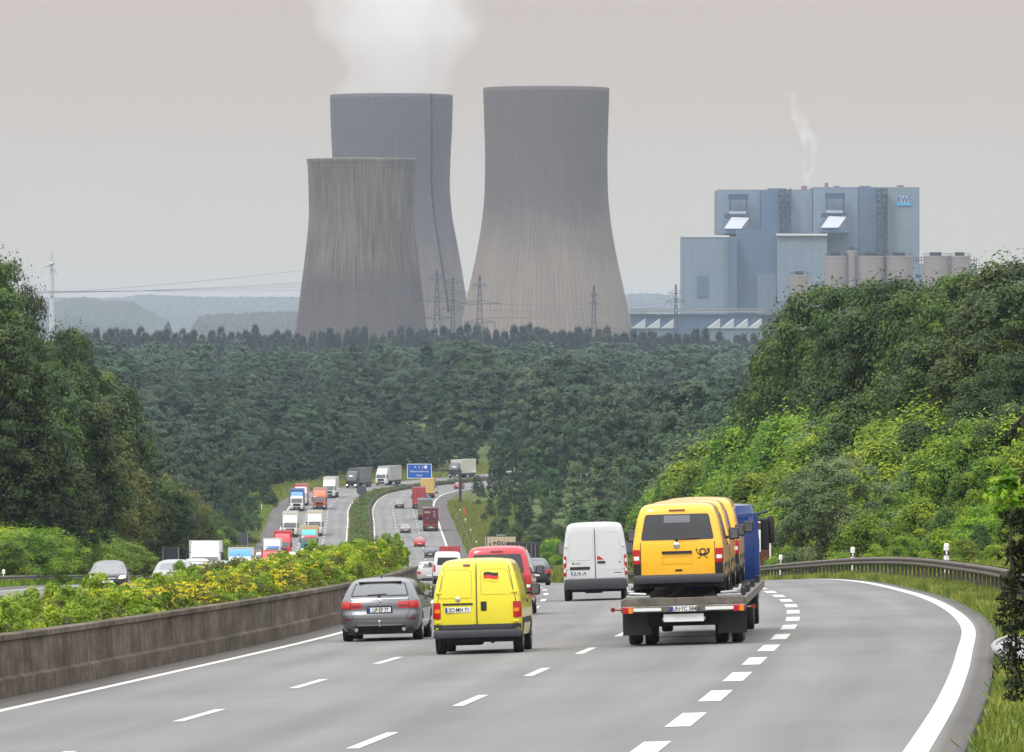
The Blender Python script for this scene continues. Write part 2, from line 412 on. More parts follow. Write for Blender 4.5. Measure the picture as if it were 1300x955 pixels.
while y < 262:
    rows = []
    for yy in np.linspace(y+.012, y+11.985, 5):
        row = []; acc = 0
        for k, (u, z) in enumerate(prof):
            x, ya = P(yy, u); row.append((x, ya, float(roadz(x, ya))+z)); uvs.append((yy, z))
        rows.append(row)
    b.grid(rows); k0 = len(b.v)
    for r_ in (rows[0], rows[-1]): b.add(r_, [tuple(range(len(r_)))]); uvs += [(y, 0)]*len(r_)
    y += 12
me = b.mesh('concrete_barrier', M['concrete']); l = me.uv_layers.new(name='UVMap'); vi = np.zeros(len(me.loops), np.int32); me.loops.foreach_get('vertex_index', vi)
l.data.foreach_set('uv', np.array(uvs, np.float32)[vi].ravel())
tag(obj('concrete_barrier', me), 'long brown-stained concrete crash barrier between the hedge and the carriageway', 'barrier')

# ------------------------------------------------------------------ steel guard rails
def guard_rail(label, off, y0, y1, face=1, step=4.0, dz=.0, hgt=.75, double=False, group=None, m='oldsteel'):
    root = thing('guard_rail', label, 'guard rail', group=group)
    x0, yy0 = P(y0, off(y0) if callable(off) else off); root.location = (x0, yy0, float(roadz(x0, yy0)))
    org = Vector(root.location); of = off if callable(off) else (lambda y: off)
    W = [(0, -.155), (.03, -.15), (.08, -.10), (.08, -.05), (.02, -.012), (.02, .012), (.08, .05), (.08, .10), (.03, .15), (0, .155)]
    def rail(z, sgn):
        b = MB(); rows = []
        for y in np.arange(y0, y1+.1, 2.0 if y0 < 400 else 6.0):
            row = []
            for u, w in W:
                x, ya = P(y, of(y)-sgn*(u+.07)); row.append(Vector((x, ya, float(roadz(x, ya))+z+w+dz))-org)
            rows.append(row)
        b.grid(rows); o = b.build('rail', M[m], root, smooth=60); return o
    rail(hgt-.155, face)
    if double: rail(hgt-.155, -face)
    b = MB(); n = 0
    for y in np.arange(y0+1, y1, step):
        x, ya = P(y, of(y)); z = float(roadz(x, ya))+dz
        b.box(x-org.x-.05, x-org.x+.05, ya-org.y-.03, ya-org.y+.03, z-org.z-.7, z-org.z+hgt-.02)
    b.build('post_row', M['oldsteel'], root)['kind'] = 'stuff'
    return root
RAILOFF = 17.45
guard_rail('curving steel guard rail with close posts beside the merging lane', RAILOFF, 60, 620, 1, 2.66, dz=.12, double=True)
guard_rail('thin steel guard rail beside the far descending hard shoulder', 15.1, 700, 1330, 1, 4)
guard_rail('dark steel guard rail along the grassy far median', lambda y: -.75, 560, 1690, 1, 4, double=True, m='darksteel')
guard_rail('low steel guard rail on the outer verge of the oncoming lanes', lambda y: -float(MED(y))-15.0, 330, 640, -1, 4, dz=-.15)
guard_rail('grey guard rail on the verge beside the queue of lorries', lambda y: -float(MED(y))-15.2, 900, 1190, -1, 4)

# ------------------------------------------------------------------ delineator posts
def delineator():
    r = thing('delineator_post', '', 'road post')
    b = MB(); b.lathe([(.06, 0), (.06, .62)], n=10); b.build('post', M['white'], r)
    b = MB(); b.lathe([(.063, .62), (.063, .80)], n=10); b.build('black_band', M['black'], r)
    b = MB(); b.lathe([(.061, .80), (.06, 1.0), (.035, 1.06)], n=10); b.box(-.02, .02, -.07, -.063, .65, .78); b.build('cap', M['white'], r)
    return r
dproto = delineator(); dn = 0
def put_delin(y, off, label, dz=.05, s=1.0):
    global dn
    o = dproto if dn == 0 else copy_tree(dproto); dn += 1
    x, ya = P(y, off); o.location = (x, ya, float(roadz(x, ya))+dz); o['label'] = label; o['group'] = 'white roadside delineator posts'; o.scale = (s*1.6, s*1.6, s)
for y, lb in ((253, 'white delineator post behind the guard rail by the bright yellow-green bushes'), (313, 'white delineator post behind the guard rail by the grey-green round willow'),
              (366, 'white delineator post behind the rail just past the brown tourist sign')):
    put_delin(y, RAILOFF+.75, lb, .35)
put_delin(398, -9.3-15.9, 'white post behind the low rail, between bank and first oncoming car', -.1)
put_delin(420, -9.3-15.8, 'white delineator post beside the roof of the dark oncoming saloon', -.1)
put_delin(374, -9.3-15.9, 'white post on the grassy bank, farthest from the oncoming saloon', -.1)
for y in (960, 1010, 1060, 1110, 1160, 1210, 1260, 1310): put_delin(y, -float(MED(y))-16.2, 'small white post on the grass verge beside the lorry queue', 0)
for y in (980, 1040, 1100, 1160, 1220, 1280): put_delin(y, 15.9, 'small white post behind the rail of the far downhill lanes', 0)
# ------------------------------------------------------------------ vehicles
class Shell:
    """body given by plan outlines stacked in height; local x right, y forwards (rear bumper at 0), z up"""
    def __init__(s, lv, cr=.05, cf=.12):
        a = np.array(lv, float); s.z = a[:, 0]; s.cr, s.cf = cr, cf
        s.fr, s.ff, s.fw, s.fc = [pchip(a[:, 0], a[:, k]) for k in (1, 2, 3, 4)]
    def rear(s, x, z):
        hw, c = float(s.fw(z)), float(s.fc(z)); y = float(s.fr(z))+s.cr*(x/hw)**2; q = min(abs(x), hw)-(hw-c)
        return y+(c-math.sqrt(max(c*c-q*q, 0)) if q > 0 else 0)
    def front(s, x, z):
        hw, c = float(s.fw(z)), float(s.fc(z)); y = float(s.ff(z))-s.cf*(x/hw)**2; q = min(abs(x), hw)-(hw-c)
        return y-(c-math.sqrt(max(c*c-q*q, 0)) if q > 0 else 0)
    def side(s, y, z):
        hw, c = float(s.fw(z)), float(s.fc(z)); yr = float(s.fr(z))+s.cr+c; yf = float(s.ff(z))-s.cf-c
        q = max(yr-y, y-yf, 0); q = min(q, c)
        return hw-c+math.sqrt(max(c*c-q*q, 0))
    def outline(s, z):
        hw, c = float(s.fw(z)), float(s.fc(z)); xs = [hw-c+c*math.sin(R(a)) for a in (0, 22, 45, 67, 90)]
        mid = list(np.linspace(-(hw-c), hw-c, 9)); X = [-x for x in xs[::-1]]+mid[1:-1]+xs
        pts = [(x, s.rear(x, z), z) for x in X]
        yr, yf = s.rear(hw, z), s.front(hw, z)
        pts += [(hw, y, z) for y in np.linspace(yr, yf, 14)[1:-1]]
        pts += [(x, s.front(x, z), z) for x in X[::-1]]
        pts += [(-hw, y, z) for y in np.linspace(yf, yr, 14)[1:-1]]
        return pts
    def mesh(s, name, m, nz=34, z0=None, z1=None, lip=.0):
        zz = np.linspace(z0 if z0 is not None else s.z[0], z1 if z1 is not None else s.z[-1], nz)
        rows = [s.outline(z) for z in zz]; n = len(rows[0]); vs = [p for r in rows for p in r]; fs = []
        for j in range(nz-1):
            for i in range(n): fs.append((j*n+i, j*n+(i+1) % n, (j+1)*n+(i+1) % n, (j+1)*n+i))
        fs.append(tuple(range(n-1, -1, -1))); b = MB(); b.add(vs, fs)
        # crowned roof: shrink rings towards the middle
        top = rows[-1]; cy = sum(p[1] for p in top)/n; prev = (nz-1)*n
        for k, dz in ((.9, .018), (.72, .034), (.4, .05)):
            ring = [(p[0]*k, cy+(p[1]-cy)*k, p[2]+dz) for p in top]; b.v += ring
            cur = len(b.v)-n
            for i in range(n): b.f.append((prev+i, prev+(i+1) % n, cur+(i+1) % n, cur+i)); b.mi.append(0)
            prev = cur
        b.f.append(tuple(range(prev, prev+n))); b.mi.append(0)
        return b.mesh(name, m, smooth=38)

def quad_patch(fn, q, rad=.15, off=.006, dep=.03, nu=10, nv=8, b=None):
    """rounded four-cornered panel laid on a surface. q: bl, br, tr, tl in the surface's own two coordinates; fn(u, v) -> (point, outward)"""
    b = b or MB(); rows = []; back = []; asp = min(1.0, (math.dist(q[0], q[3])+.001)/(math.dist(q[0], q[1])+.001)); rv = rad if asp < 1 else rad*math.dist(q[0], q[1])/math.dist(q[0], q[3])
    for j in range(nv+1):
        v = (j/nv) if 0 < j < nv else float(j == nv); v = (0, .02, .07, .18, .5, .82, .93, .98, 1)[j] if nv == 8 else v; vv = min(v, 1-v); a = (1-math.sqrt(max(1-(1-vv/rv)**2, 0)))*(rad*asp) if vv < rv else 0
        row = []; rb = []
        for i in range(nu+1):
            u = a+(1-2*a)*i/nu
            p = [(q[0][k]*(1-u)+q[1][k]*u)*(1-v)+(q[3][k]*(1-u)+q[2][k]*u)*v for k in (0, 1)]
            pt, n = fn(*p); pt = Vector(pt); n = Vector(n); row.append(tuple(pt+n*off)); rb.append(tuple(pt+n*(off-dep)))
        rows.append(row); back.append(rb)
    b.grid(rows)
    ring = rows[0]+[r[-1] for r in rows[1:]]+rows[-1][-2::-1]+[r[0] for r in rows[-2:0:-1]]
    rbk = back[0]+[r[-1] for r in back[1:]]+back[-1][-2::-1]+[r[0] for r in back[-2:0:-1]]
    n = len(ring); b.add(ring+rbk, [(i, (i+1) % n, n+(i+1) % n, n+i) for i in range(n)])
    return b
def rect(x0, x1, z0, z1, tx=0.0): return [(x0, z0), (x1, z0), (x1-tx, z1), (x0+tx, z1)]
class Car:
    def __init__(s, root, sh): s.r = root; s.s = sh
    def fr(s, side):
        sh = s.s
        if side == 'rear': return lambda x, z: ((x, sh.rear(x, z), z), (0, -1, .12))
        if side == 'front': return lambda x, z: ((x, sh.front(x, z), z), (0, 1, .12))
        k = 1 if side == 'right' else -1
        return lambda y, z: ((k*sh.side(y, z), y, z), (k, 0, .1))
    def patch(s, side, name, q, m, rad=.15, off=.006, dep=.03, parent=None, nu=10, nv=8, smooth=30):
        return quad_patch(s.fr(side), q, rad, off, dep, nu, nv).build(name, m, parent or s.r, smooth=smooth)
    def wheels(s, ys, track, rad, w=.22, rim='alloy', arches=True, n=28, dual=False):
        for y in ys:
            for k in (-1, 1):
                b = MB(); xo = k*track; xi = k*(track-w)
                b.lathe([(rad*.62, xi), (rad*.93, xi), (rad, xi+k*.03), (rad, xo-k*.03), (rad*.93, xo), (rad*.66, xo), (rad*.60, xo-k*.03)], 'x', (0, y, rad), n)
                wh = b.build('wheel', M['rubber'], s.r, smooth=50)
                b = MB(); b.lathe([(rad*.63, xo-k*.012), (rad*.56, xo-k*.015), (rad*.54, xo-k*.05), (.0, xo-k*.05)], 'x', (0, y, rad), n)
                for a in range(5):
                    t = a*2*math.pi/5; c_, s_ = math.cos(t), math.sin(t)
                    b.tube((xo-k*.02, y+c_*.05, rad+s_*.05), (xo-k*.015, y+c_*rad*.58, rad+s_*rad*.58), .035, .028, 6)
                b.lathe([(.06, xo-k*.05), (.055, xo-k*.005), (0, xo-k*.003)], 'x', (0, y, rad), 12)
                b.build('rim', M[rim], wh, smooth=40)
                if arches:   # flat dark disc on the flank stands for shade inside the wheel arch
                    rows = []
                    for t in np.linspace(-.12*math.pi, 1.12*math.pi, 17):
                        yy, zz = y+math.cos(t)*rad*1.14, rad+math.sin(t)*rad*1.14
                        rows.append((yy, zz))
                    b = MB(); f = s.fr('right' if k > 0 else 'left'); zmin = s.s.z[0]
                    ring = []; ce = []
                    for yy, zz in rows:
                        p, nn = f(yy, max(zz, zmin)); p = (p[0]+nn[0]*.004, p[1], zz); ring.append(p)
                        p2, _ = f(y+(yy-y)*.5, max(rad+(zz-rad)*.5, zmin)); ce.append((p2[0]+nn[0]*.004, y+(yy-y)*.5, rad+(zz-rad)*.5))
                    b.grid([ring, ce]); p3, nn = f(y, max(rad*.8, zmin)); b.add(ce+[(p3[0]+nn[0]*.004, y, rad)], [(i, i+1, len(ce)) for i in range(len(ce)-1)])
                    b.build('wheel_arch_shade', M['under'], s.r)
    def mirror(s, y, z, out=.20, h=.22, w=.2, m='black', front=False):
        for k in (-1, 1):
            x0 = k*s.s.side(y, z); b = MB()
            b.tube((x0-k*.03, y, z), (x0+k*.07, y, z+.02), .03); a, c_ = sorted((x0+k*.05, x0+k*(.05+out)))
            b.box(a, c_, y-.02, y+.13, z-.05, z-.05+h, .035)
            mr = b.build('wing_mirror', M[m], s.r, smooth=40)
            b = MB(); b.box(a+.03, c_-.03, y-.026, y-.021, z-.02, z+h-.08); b.build('mirror_glass', M['screen'], mr)
    def plate(s, x, z, txt=None, side='rear', w=.52, h=.11, m='plate'):
        f = s.s.rear if side == 'rear' else s.s.front; sg = -1 if side == 'rear' else 1
        y = f(x, z)+sg*.03
        b = MB(); b.box(x-w/2, x+w/2, min(y, y-sg*.02), max(y, y-sg*.02), z-h/2, z+h/2, .004); p = b.build('number_plate', M[m], s.r)
        e = -sg
        b = MB(); xa = x-w/2 if side == 'rear' else x+w/2-.045; b.box(xa, xa+.045, min(y, y+sg*.003), max(y, y+sg*.003), z-h/2+.003, z+h/2-.003); b.build('country_strip', M['eu'], p)
        if txt: text_obj('plate_lettering', txt, h*1.12, M['ink'], p, (x+(.02 if side == 'rear' else -.02), y+sg*.004, z-.003), (90, 0, 0 if side == 'rear' else 180), .002, sx=.80, bold=.0015)
        return p
    def underside(s, y0, y1, hw, z0, z1):
        b = MB(); b.box(-hw, hw, y0, y1, z0, z1); b.build('underbody', M['under'], s.r)
    def badge(s, x, z, r, m, side='rear', name='badge'):
        y = (s.s.rear if side == 'rear' else s.s.front)(x, z); sg = -1 if side == 'rear' else 1
        b = MB(); b.lathe([(r, 0), (r, sg*.02), (r*.8, sg*.028), (0, sg*.03)], 'y', (x, y, z), 20); return b.build(name, M[m], s.r, smooth=40)
    def lines(s, side, segs, w=.008, name='panel_gap', m='black', off=.004, parent=None):
        """thin dark gaps between panels, following the surface"""
        f = s.fr(side); b = MB()
        for pts in segs:
            rows = [[], []]
            for i in range(len(pts)):
                a = Vector(pts[max(i-1, 0)]); c = Vector(pts[min(i+1, len(pts)-1)]); d = (c-a).normalized(); nrm = Vector((-d.y, d.x))
                for k, sg in ((0, -1), (1, 1)):
                    q = Vector(pts[i])+nrm*w/2*sg; p, n = f(q.x, q.y); rows[k].append(tuple(Vector(p)+Vector(n)*off))
            b.grid(rows)
        return b.build(name, M[m], parent or s.r)
def dense(pts, n=8):
    out = []
    for a, b in zip(pts[:-1], pts[1:]):
        for i in range(n): out.append((a[0]+(b[0]-a[0])*i/n, a[1]+(b[1]-a[1])*i/n))
    return out+[pts[-1]]
def rrect_line(x0, x1, z0, z1, r, tx=0.0):
    pts = []
    for cx, cz, a0 in ((x1-r-tx, z1-r, 0), (x0+r+tx, z1-r, 90), (x0+r, z0+r, 180), (x1-r, z0+r, 270)):
        for a in range(0, 91, 18): pts.append((cx+r*math.cos(R(a0+a)), cz+r*math.sin(R(a0+a))))
    pts.append(pts[0]); return dense(pts, 3)

# ---- estate car, rear view (grey)
def estate(label):
    r = thing('estate_car', label, 'car'); body = paint('paint_grey_metallic', (.13, .135, .15), dirt=.25); body.node_tree.nodes['Principled BSDF'].inputs['Metallic'].default_value = .55
    sh = Shell([(.20, .16, 4.70, .78, .3), (.26, .05, 4.82, .86, .28), (.42, -.02, 4.88, .915, .28), (.60, .0, 4.90, .93, .26), (.72, .05, 4.84, .93, .24), (.84, .06, 4.6, .915, .22), (.95, .10, 3.95, .89, .2),
                (1.00, .13, 3.7, .865, .2), (1.12, .22, 3.45, .81, .2), (1.30, .40, 3.05, .715, .2), (1.38, .50, 2.8, .66, .2), (1.42, .62, 2.6, .58, .2)], cr=.12, cf=.25)
    c = Car(r, sh); c.r = r; obj('body', sh.mesh('body', body), r)
    c.patch('rear', 'rear_window', [(-.68, 1.035), (.68, 1.035), (.575, 1.335), (-.575, 1.335)], M['black'], .12, .004)
    c.patch('rear', 'rear_window_glass', [(-.64, 1.06), (.64, 1.06), (.55, 1.315), (-.55, 1.315)], M['screen'], .12, .009)
    b = MB(); b.box(-.5, .5, .44, .60, 1.355, 1.385, .01); b.build('roof_spoiler', body, r)
    b = MB(); b.tube((-.28, sh.rear(-.28, 1.07)-.02, 1.065), (.16, sh.rear(.16, 1.09)-.02, 1.085), .014); b.tube((-.02, .14, 1.05), (.0, .12, 1.08), .03); b.build('rear_wiper', M['black'], r)
    for k in (-1, 1):
        q = [(k*.44, .755), (k*.90, .76), (k*.90, .93), (k*.42, .905)]
        if k < 0: q = [q[1], q[0], q[3], q[2]]
        l = c.patch('rear', 'tail_light', q, M['tail'], .18, .012)
        q = [(k*.46, .79), (k*.64, .79), (k*.64, .835), (k*.46, .835)]
        if k < 0: q = [q[1], q[0], q[3], q[2]]
        c.patch('rear', 'light_strip', q, M['taildark'], .2, .016, parent=l)
        q = [(.08, .765), (.34, .80), (.30, .90), (.10, .93)]
        side = 'right' if k > 0 else 'left'
        c.patch(side, 'tail_light_side', q, M['tail'], .2, .006, parent=l)
        q = [(k*.62, .50), (k*.84, .50), (k*.84, .525), (k*.62, .525)]
        if k < 0: q = [q[1], q[0], q[3], q[2]]
        c.patch('rear', 'bumper_reflector', q, M['taildark'], .3, .008)
        b = MB(); b.lathe([(.045, 0), (.045, .16), (.035, .16), (.035, .02)], 'y', (k*.55, .03, .27), 14); b.build('exhaust', M['chrome'], r)
        c.patch(side, 'side_window', [(.55, 1.04), (1.55, 1.03), (1.6, 1.33), (.95, 1.31)], M['glass'], .1)
        c.patch(side, 'side_window', [(1.62, 1.03), (2.5, 1.0), (2.5, 1.35), (1.66, 1.34)], M['glass'], .08)
        c.patch(side, 'side_window', [(2.58, 1.0), (3.55, .99), (3.0, 1.28), (2.58, 1.35)], M['glass'], .08)
        c.patch(side, 'door_handle', [(1.75, .86), (1.97, .86), (1.97, .89), (1.75, .89)], body, .4, .03, .05)
        c.patch(side, 'door_handle', [(2.75, .85), (2.97, .85), (2.97, .88), (2.75, .88)], body, .4, .03, .05)
        c.lines(side, [dense([(1.6, .3), (1.6, .98)]), dense([(2.55, .3), (2.55, .98)]), dense([(3.6, .3), (3.6, .95)])], .012)
    c.lines('rear', [dense([(-.66, .985), (-.70, .74), (-.62, .52), (.62, .52), (.70, .74), (.66, .985)])], .012)
    c.patch('rear', 'tailgate_crease', rect(-.66, .66, .972, .985), M['chrome'], .2, .004, .01)
    c.patch('rear', 'bumper_insert', rect(-.60, .60, .24, .355), M['under'], .3, .006)
    c.patch('rear', 'bumper_trim', rect(-.52, .52, .355, .385), M['steel'], .3, .012)
    c.patch('rear', 'plate_recess', rect(-.31, .31, .64, .81, .03), M['under'], .15, .004)
    c.plate(0, .72, 'LIP·EP 77')
    bd = c.badge(0, .925, .042, 'chrome')
    y = sh.rear(0, .925)-.031
    for i, mn in enumerate(('white', 'eu', 'white', 'eu')):
        b = MB(); t = [(0, 0)]+[(.033*math.cos(R(90*i+a)), .033*math.sin(R(90*i+a))) for a in (0, 30, 60, 90)]
        b.add([(p[0], y-.002, .925+p[1]) for p in t], [(0, 1, 2), (0, 2, 3), (0, 3, 4)]); b.build('roundel_quarter', M[mn], bd)
    b = MB(); b.tube((0, .05, .33), (0, -.12, .36), .022); b.lathe([(0, .49), (.025, .475), (.03, .455), (.02, .43), (.018, .35)][::-1], 'z', (0, -.12, 0), 12); b.build('tow_bar', M['chrome'], r, smooth=50)
    c.badge(-.0, 1.36, .0001, 'black') if False else None
    b = MB(); b.box(-.012, .012, .9, 1.0, 1.46, 1.52, .005); b.build('roof_aerial', M['black'], r)
    c.mirror(3.35, .98, .19, .15, m='black'); c.underside(.12, 4.6, .76, .16, .30)
    c.wheels((1.0, 3.95), .925, .325, .225); return r

# ---- yellow panel van with two rear doors
def small_van(label):
    r = thing('panel_van', label, 'van'); body = pm('paint_yellow', (.70, .60, .012))
    sh = Shell([(.36, .06, 4.36, .88, .2), (.55, .0, 4.4, .905, .16), (.80, .0, 4.36, .91, .13), (1.05, .01, 4.15, .90, .12), (1.22, .03, 3.6, .882, .12), (1.5, .08, 3.15, .82, .13), (1.75, .14, 2.85, .745, .15), (1.86, .18, 2.7, .70, .17), (1.915, .25, 2.6, .63, .2)], cr=.05, cf=.25)
    c = Car(r, sh); obj('body', sh.mesh('body', body), r)
    for x0, x1, nm in ((-.86, -.025, 'left_door'), (.025, .86, 'right_door')):
        m = (x0+x1)/2
        p = c.patch('rear', 'rear_door', [(x0 if x0 > 0 else x0, .60), (x1, .60), (x1*(.80 if x1 > .1 else 1), 1.84), (x0*(.80 if x0 < -.1 else 1), 1.84)], body, .07, .012, .03)
        a0, a1 = (x0+.09, x1-.07) if x0 < 0 else (x0+.07, x1-.09)
        k0 = .84 if a0 < -.3 else 1; k1 = .84 if a1 > .3 else 1
        zz = 1.21 if x0 > 0 else 1.15
        c.lines('rear', [dense([(a0, zz), (a1, zz), (a1*k1-.03*0, 1.68), (a1*k1-.08, 1.73), (a0*k0+.08, 1.73), (a0*k0, 1.68), (a0, zz)])], .011, 'pressed_panel_shade', 'yellowshade', .0135, p)  # darker yellow line paints the shade along the pressed crease
    c.lines('rear', [dense([(0, .52), (0, 1.86)])], .018, off=.014)
    c.lines('rear', [dense([(-.80, .6), (-.80, 1.1), (-.66, 1.80)]), dense([(.80, .6), (.80, 1.1), (.66, 1.80)])], .012, off=.008)
    for k in (-1, 1):
        q = [(k*.745, .73), (k*.895, .73), (k*.885, 1.06), (k*.745, 1.06)]
        if k < 0: q = [q[1], q[0], q[3], q[2]]
        l = c.patch('rear', 'tail_light', q, M['tail'], .08, .02)
        q = [(k*.76, .85), (k*.87, .85), (k*.87, .925), (k*.76, .925)]
        if k < 0: q = [q[1], q[0], q[3], q[2]]
        c.patch('rear', 'reversing_lamp', q, M['clearlamp'] if False else M['amber'], .1, .024, parent=l)
        side = 'right' if k > 0 else 'left'
        c.patch(side, 'tail_light_side', [(.03, .74), (.14, .74), (.14, 1.06), (.03, 1.06)], M['tail'], .1, .01, parent=l)
        for z in (1.26, .66):
            b = MB(); x = k*.80*(1 if z < 1 else .97); b.box(x-.06, x+.06, sh.rear(x, z)-.035, sh.rear(x, z)+.02, z-.025, z+.025, .01); b.build('door_hinge', body, r)
        c.patch(side, 'side_moulding', [(.45, .60), (3.4, .60), (3.4, .72), (.45, .72)], M['greybumper'], .1, .012)
        c.patch(side, 'side_panel', [(.35, 1.14), (1.95, 1.14), (1.95, 1.68), (.35, 1.66)], body, .08, .008)
        c.patch(side, 'side_window', [(2.35, 1.18), (3.35, 1.18), (2.85, 1.68), (2.35, 1.70)], M['glass'], .1)
        c.patch(side, 'door_handle', [(2.2, 1.02), (2.38, 1.02), (2.38, 1.08), (2.2, 1.08)], M['black'], .3, .02)
        c.lines(side, [dense([(2.12, .45), (2.12, 1.8)]), dense([(3.35, .45), (3.35, 1.15)]), dense([(.6, 1.09), (2.1, 1.09)])], .014)
    c.patch('rear', 'plate_recess', rect(-.72, -.06, .80, 1.045), body, .1, -.004 if False else .008)
    c.patch('rear', 'plate_lamp_strip', rect(-.70, -.08, 1.01, 1.045), M['black'], .2, .03)
    c.plate(-.385, .91, 'SO·MH 71'); c.badge(-.385, 1.125, .052, 'chrome')
    c.patch('rear', 'door_handle', rect(.085, .205, .88, 1.07), M['black'], .12, .018)
    c.patch('rear', 'brake_light', rect(-.27, -.12, 1.80, 1.845), M['taildark'], .35, .03)
    # flag sticker, waving edge
    for nm, a, m in (('flag_black_band', 0, 'ink'), ('flag_red_band', -.065, 'flagred'), ('flag_gold_band', -.12, 'flaggold')):
        f = c.fr('rear'); rows = []; h = .065 if a > -.1 else .03
        for v in (0, 1):
            row = []
            for i in range(13):
                u = i/12; p, n = f(.155+.30*u, 1.60+a+v*h+.012*math.sin(u*6.0)); row.append(tuple(Vector(p)+Vector(n)*.017))
            rows.append(row)
        MB().grid(rows).build(nm, M[m], r)
    c.patch('rear', 'upper_bumper', rect(-.90, .90, .50, .605), M['greybumper'], .1, .05, .08)
    b = MB(); b.box(-.90, .90, -.10, .2, .33, .50, .04); b.build('rear_bumper', M['greybumper'], r, smooth=40)
    c.underside(.05, 4.3, .74, .24, .40); c.mirror(3.1, 1.20, .20, .24)
    b = MB(); b.box(-.5, .1, .15, .6, .18, .3, .05); b.tube((.3, -.02, .24), (.3, .5, .24), .03); b.build('silencer', M['under'], r)
    c.wheels((.75, 3.55), .90, .315, .2, 'steelrim'); return r
M['yellowshade'] = mat('yellow_crease_shade', (.42, .33, .008), .5)
M['flagred'] = mat('flag_red', (.62, .012, .008), .5); M['flaggold'] = mat('flag_gold', (.80, .58, .02), .5)

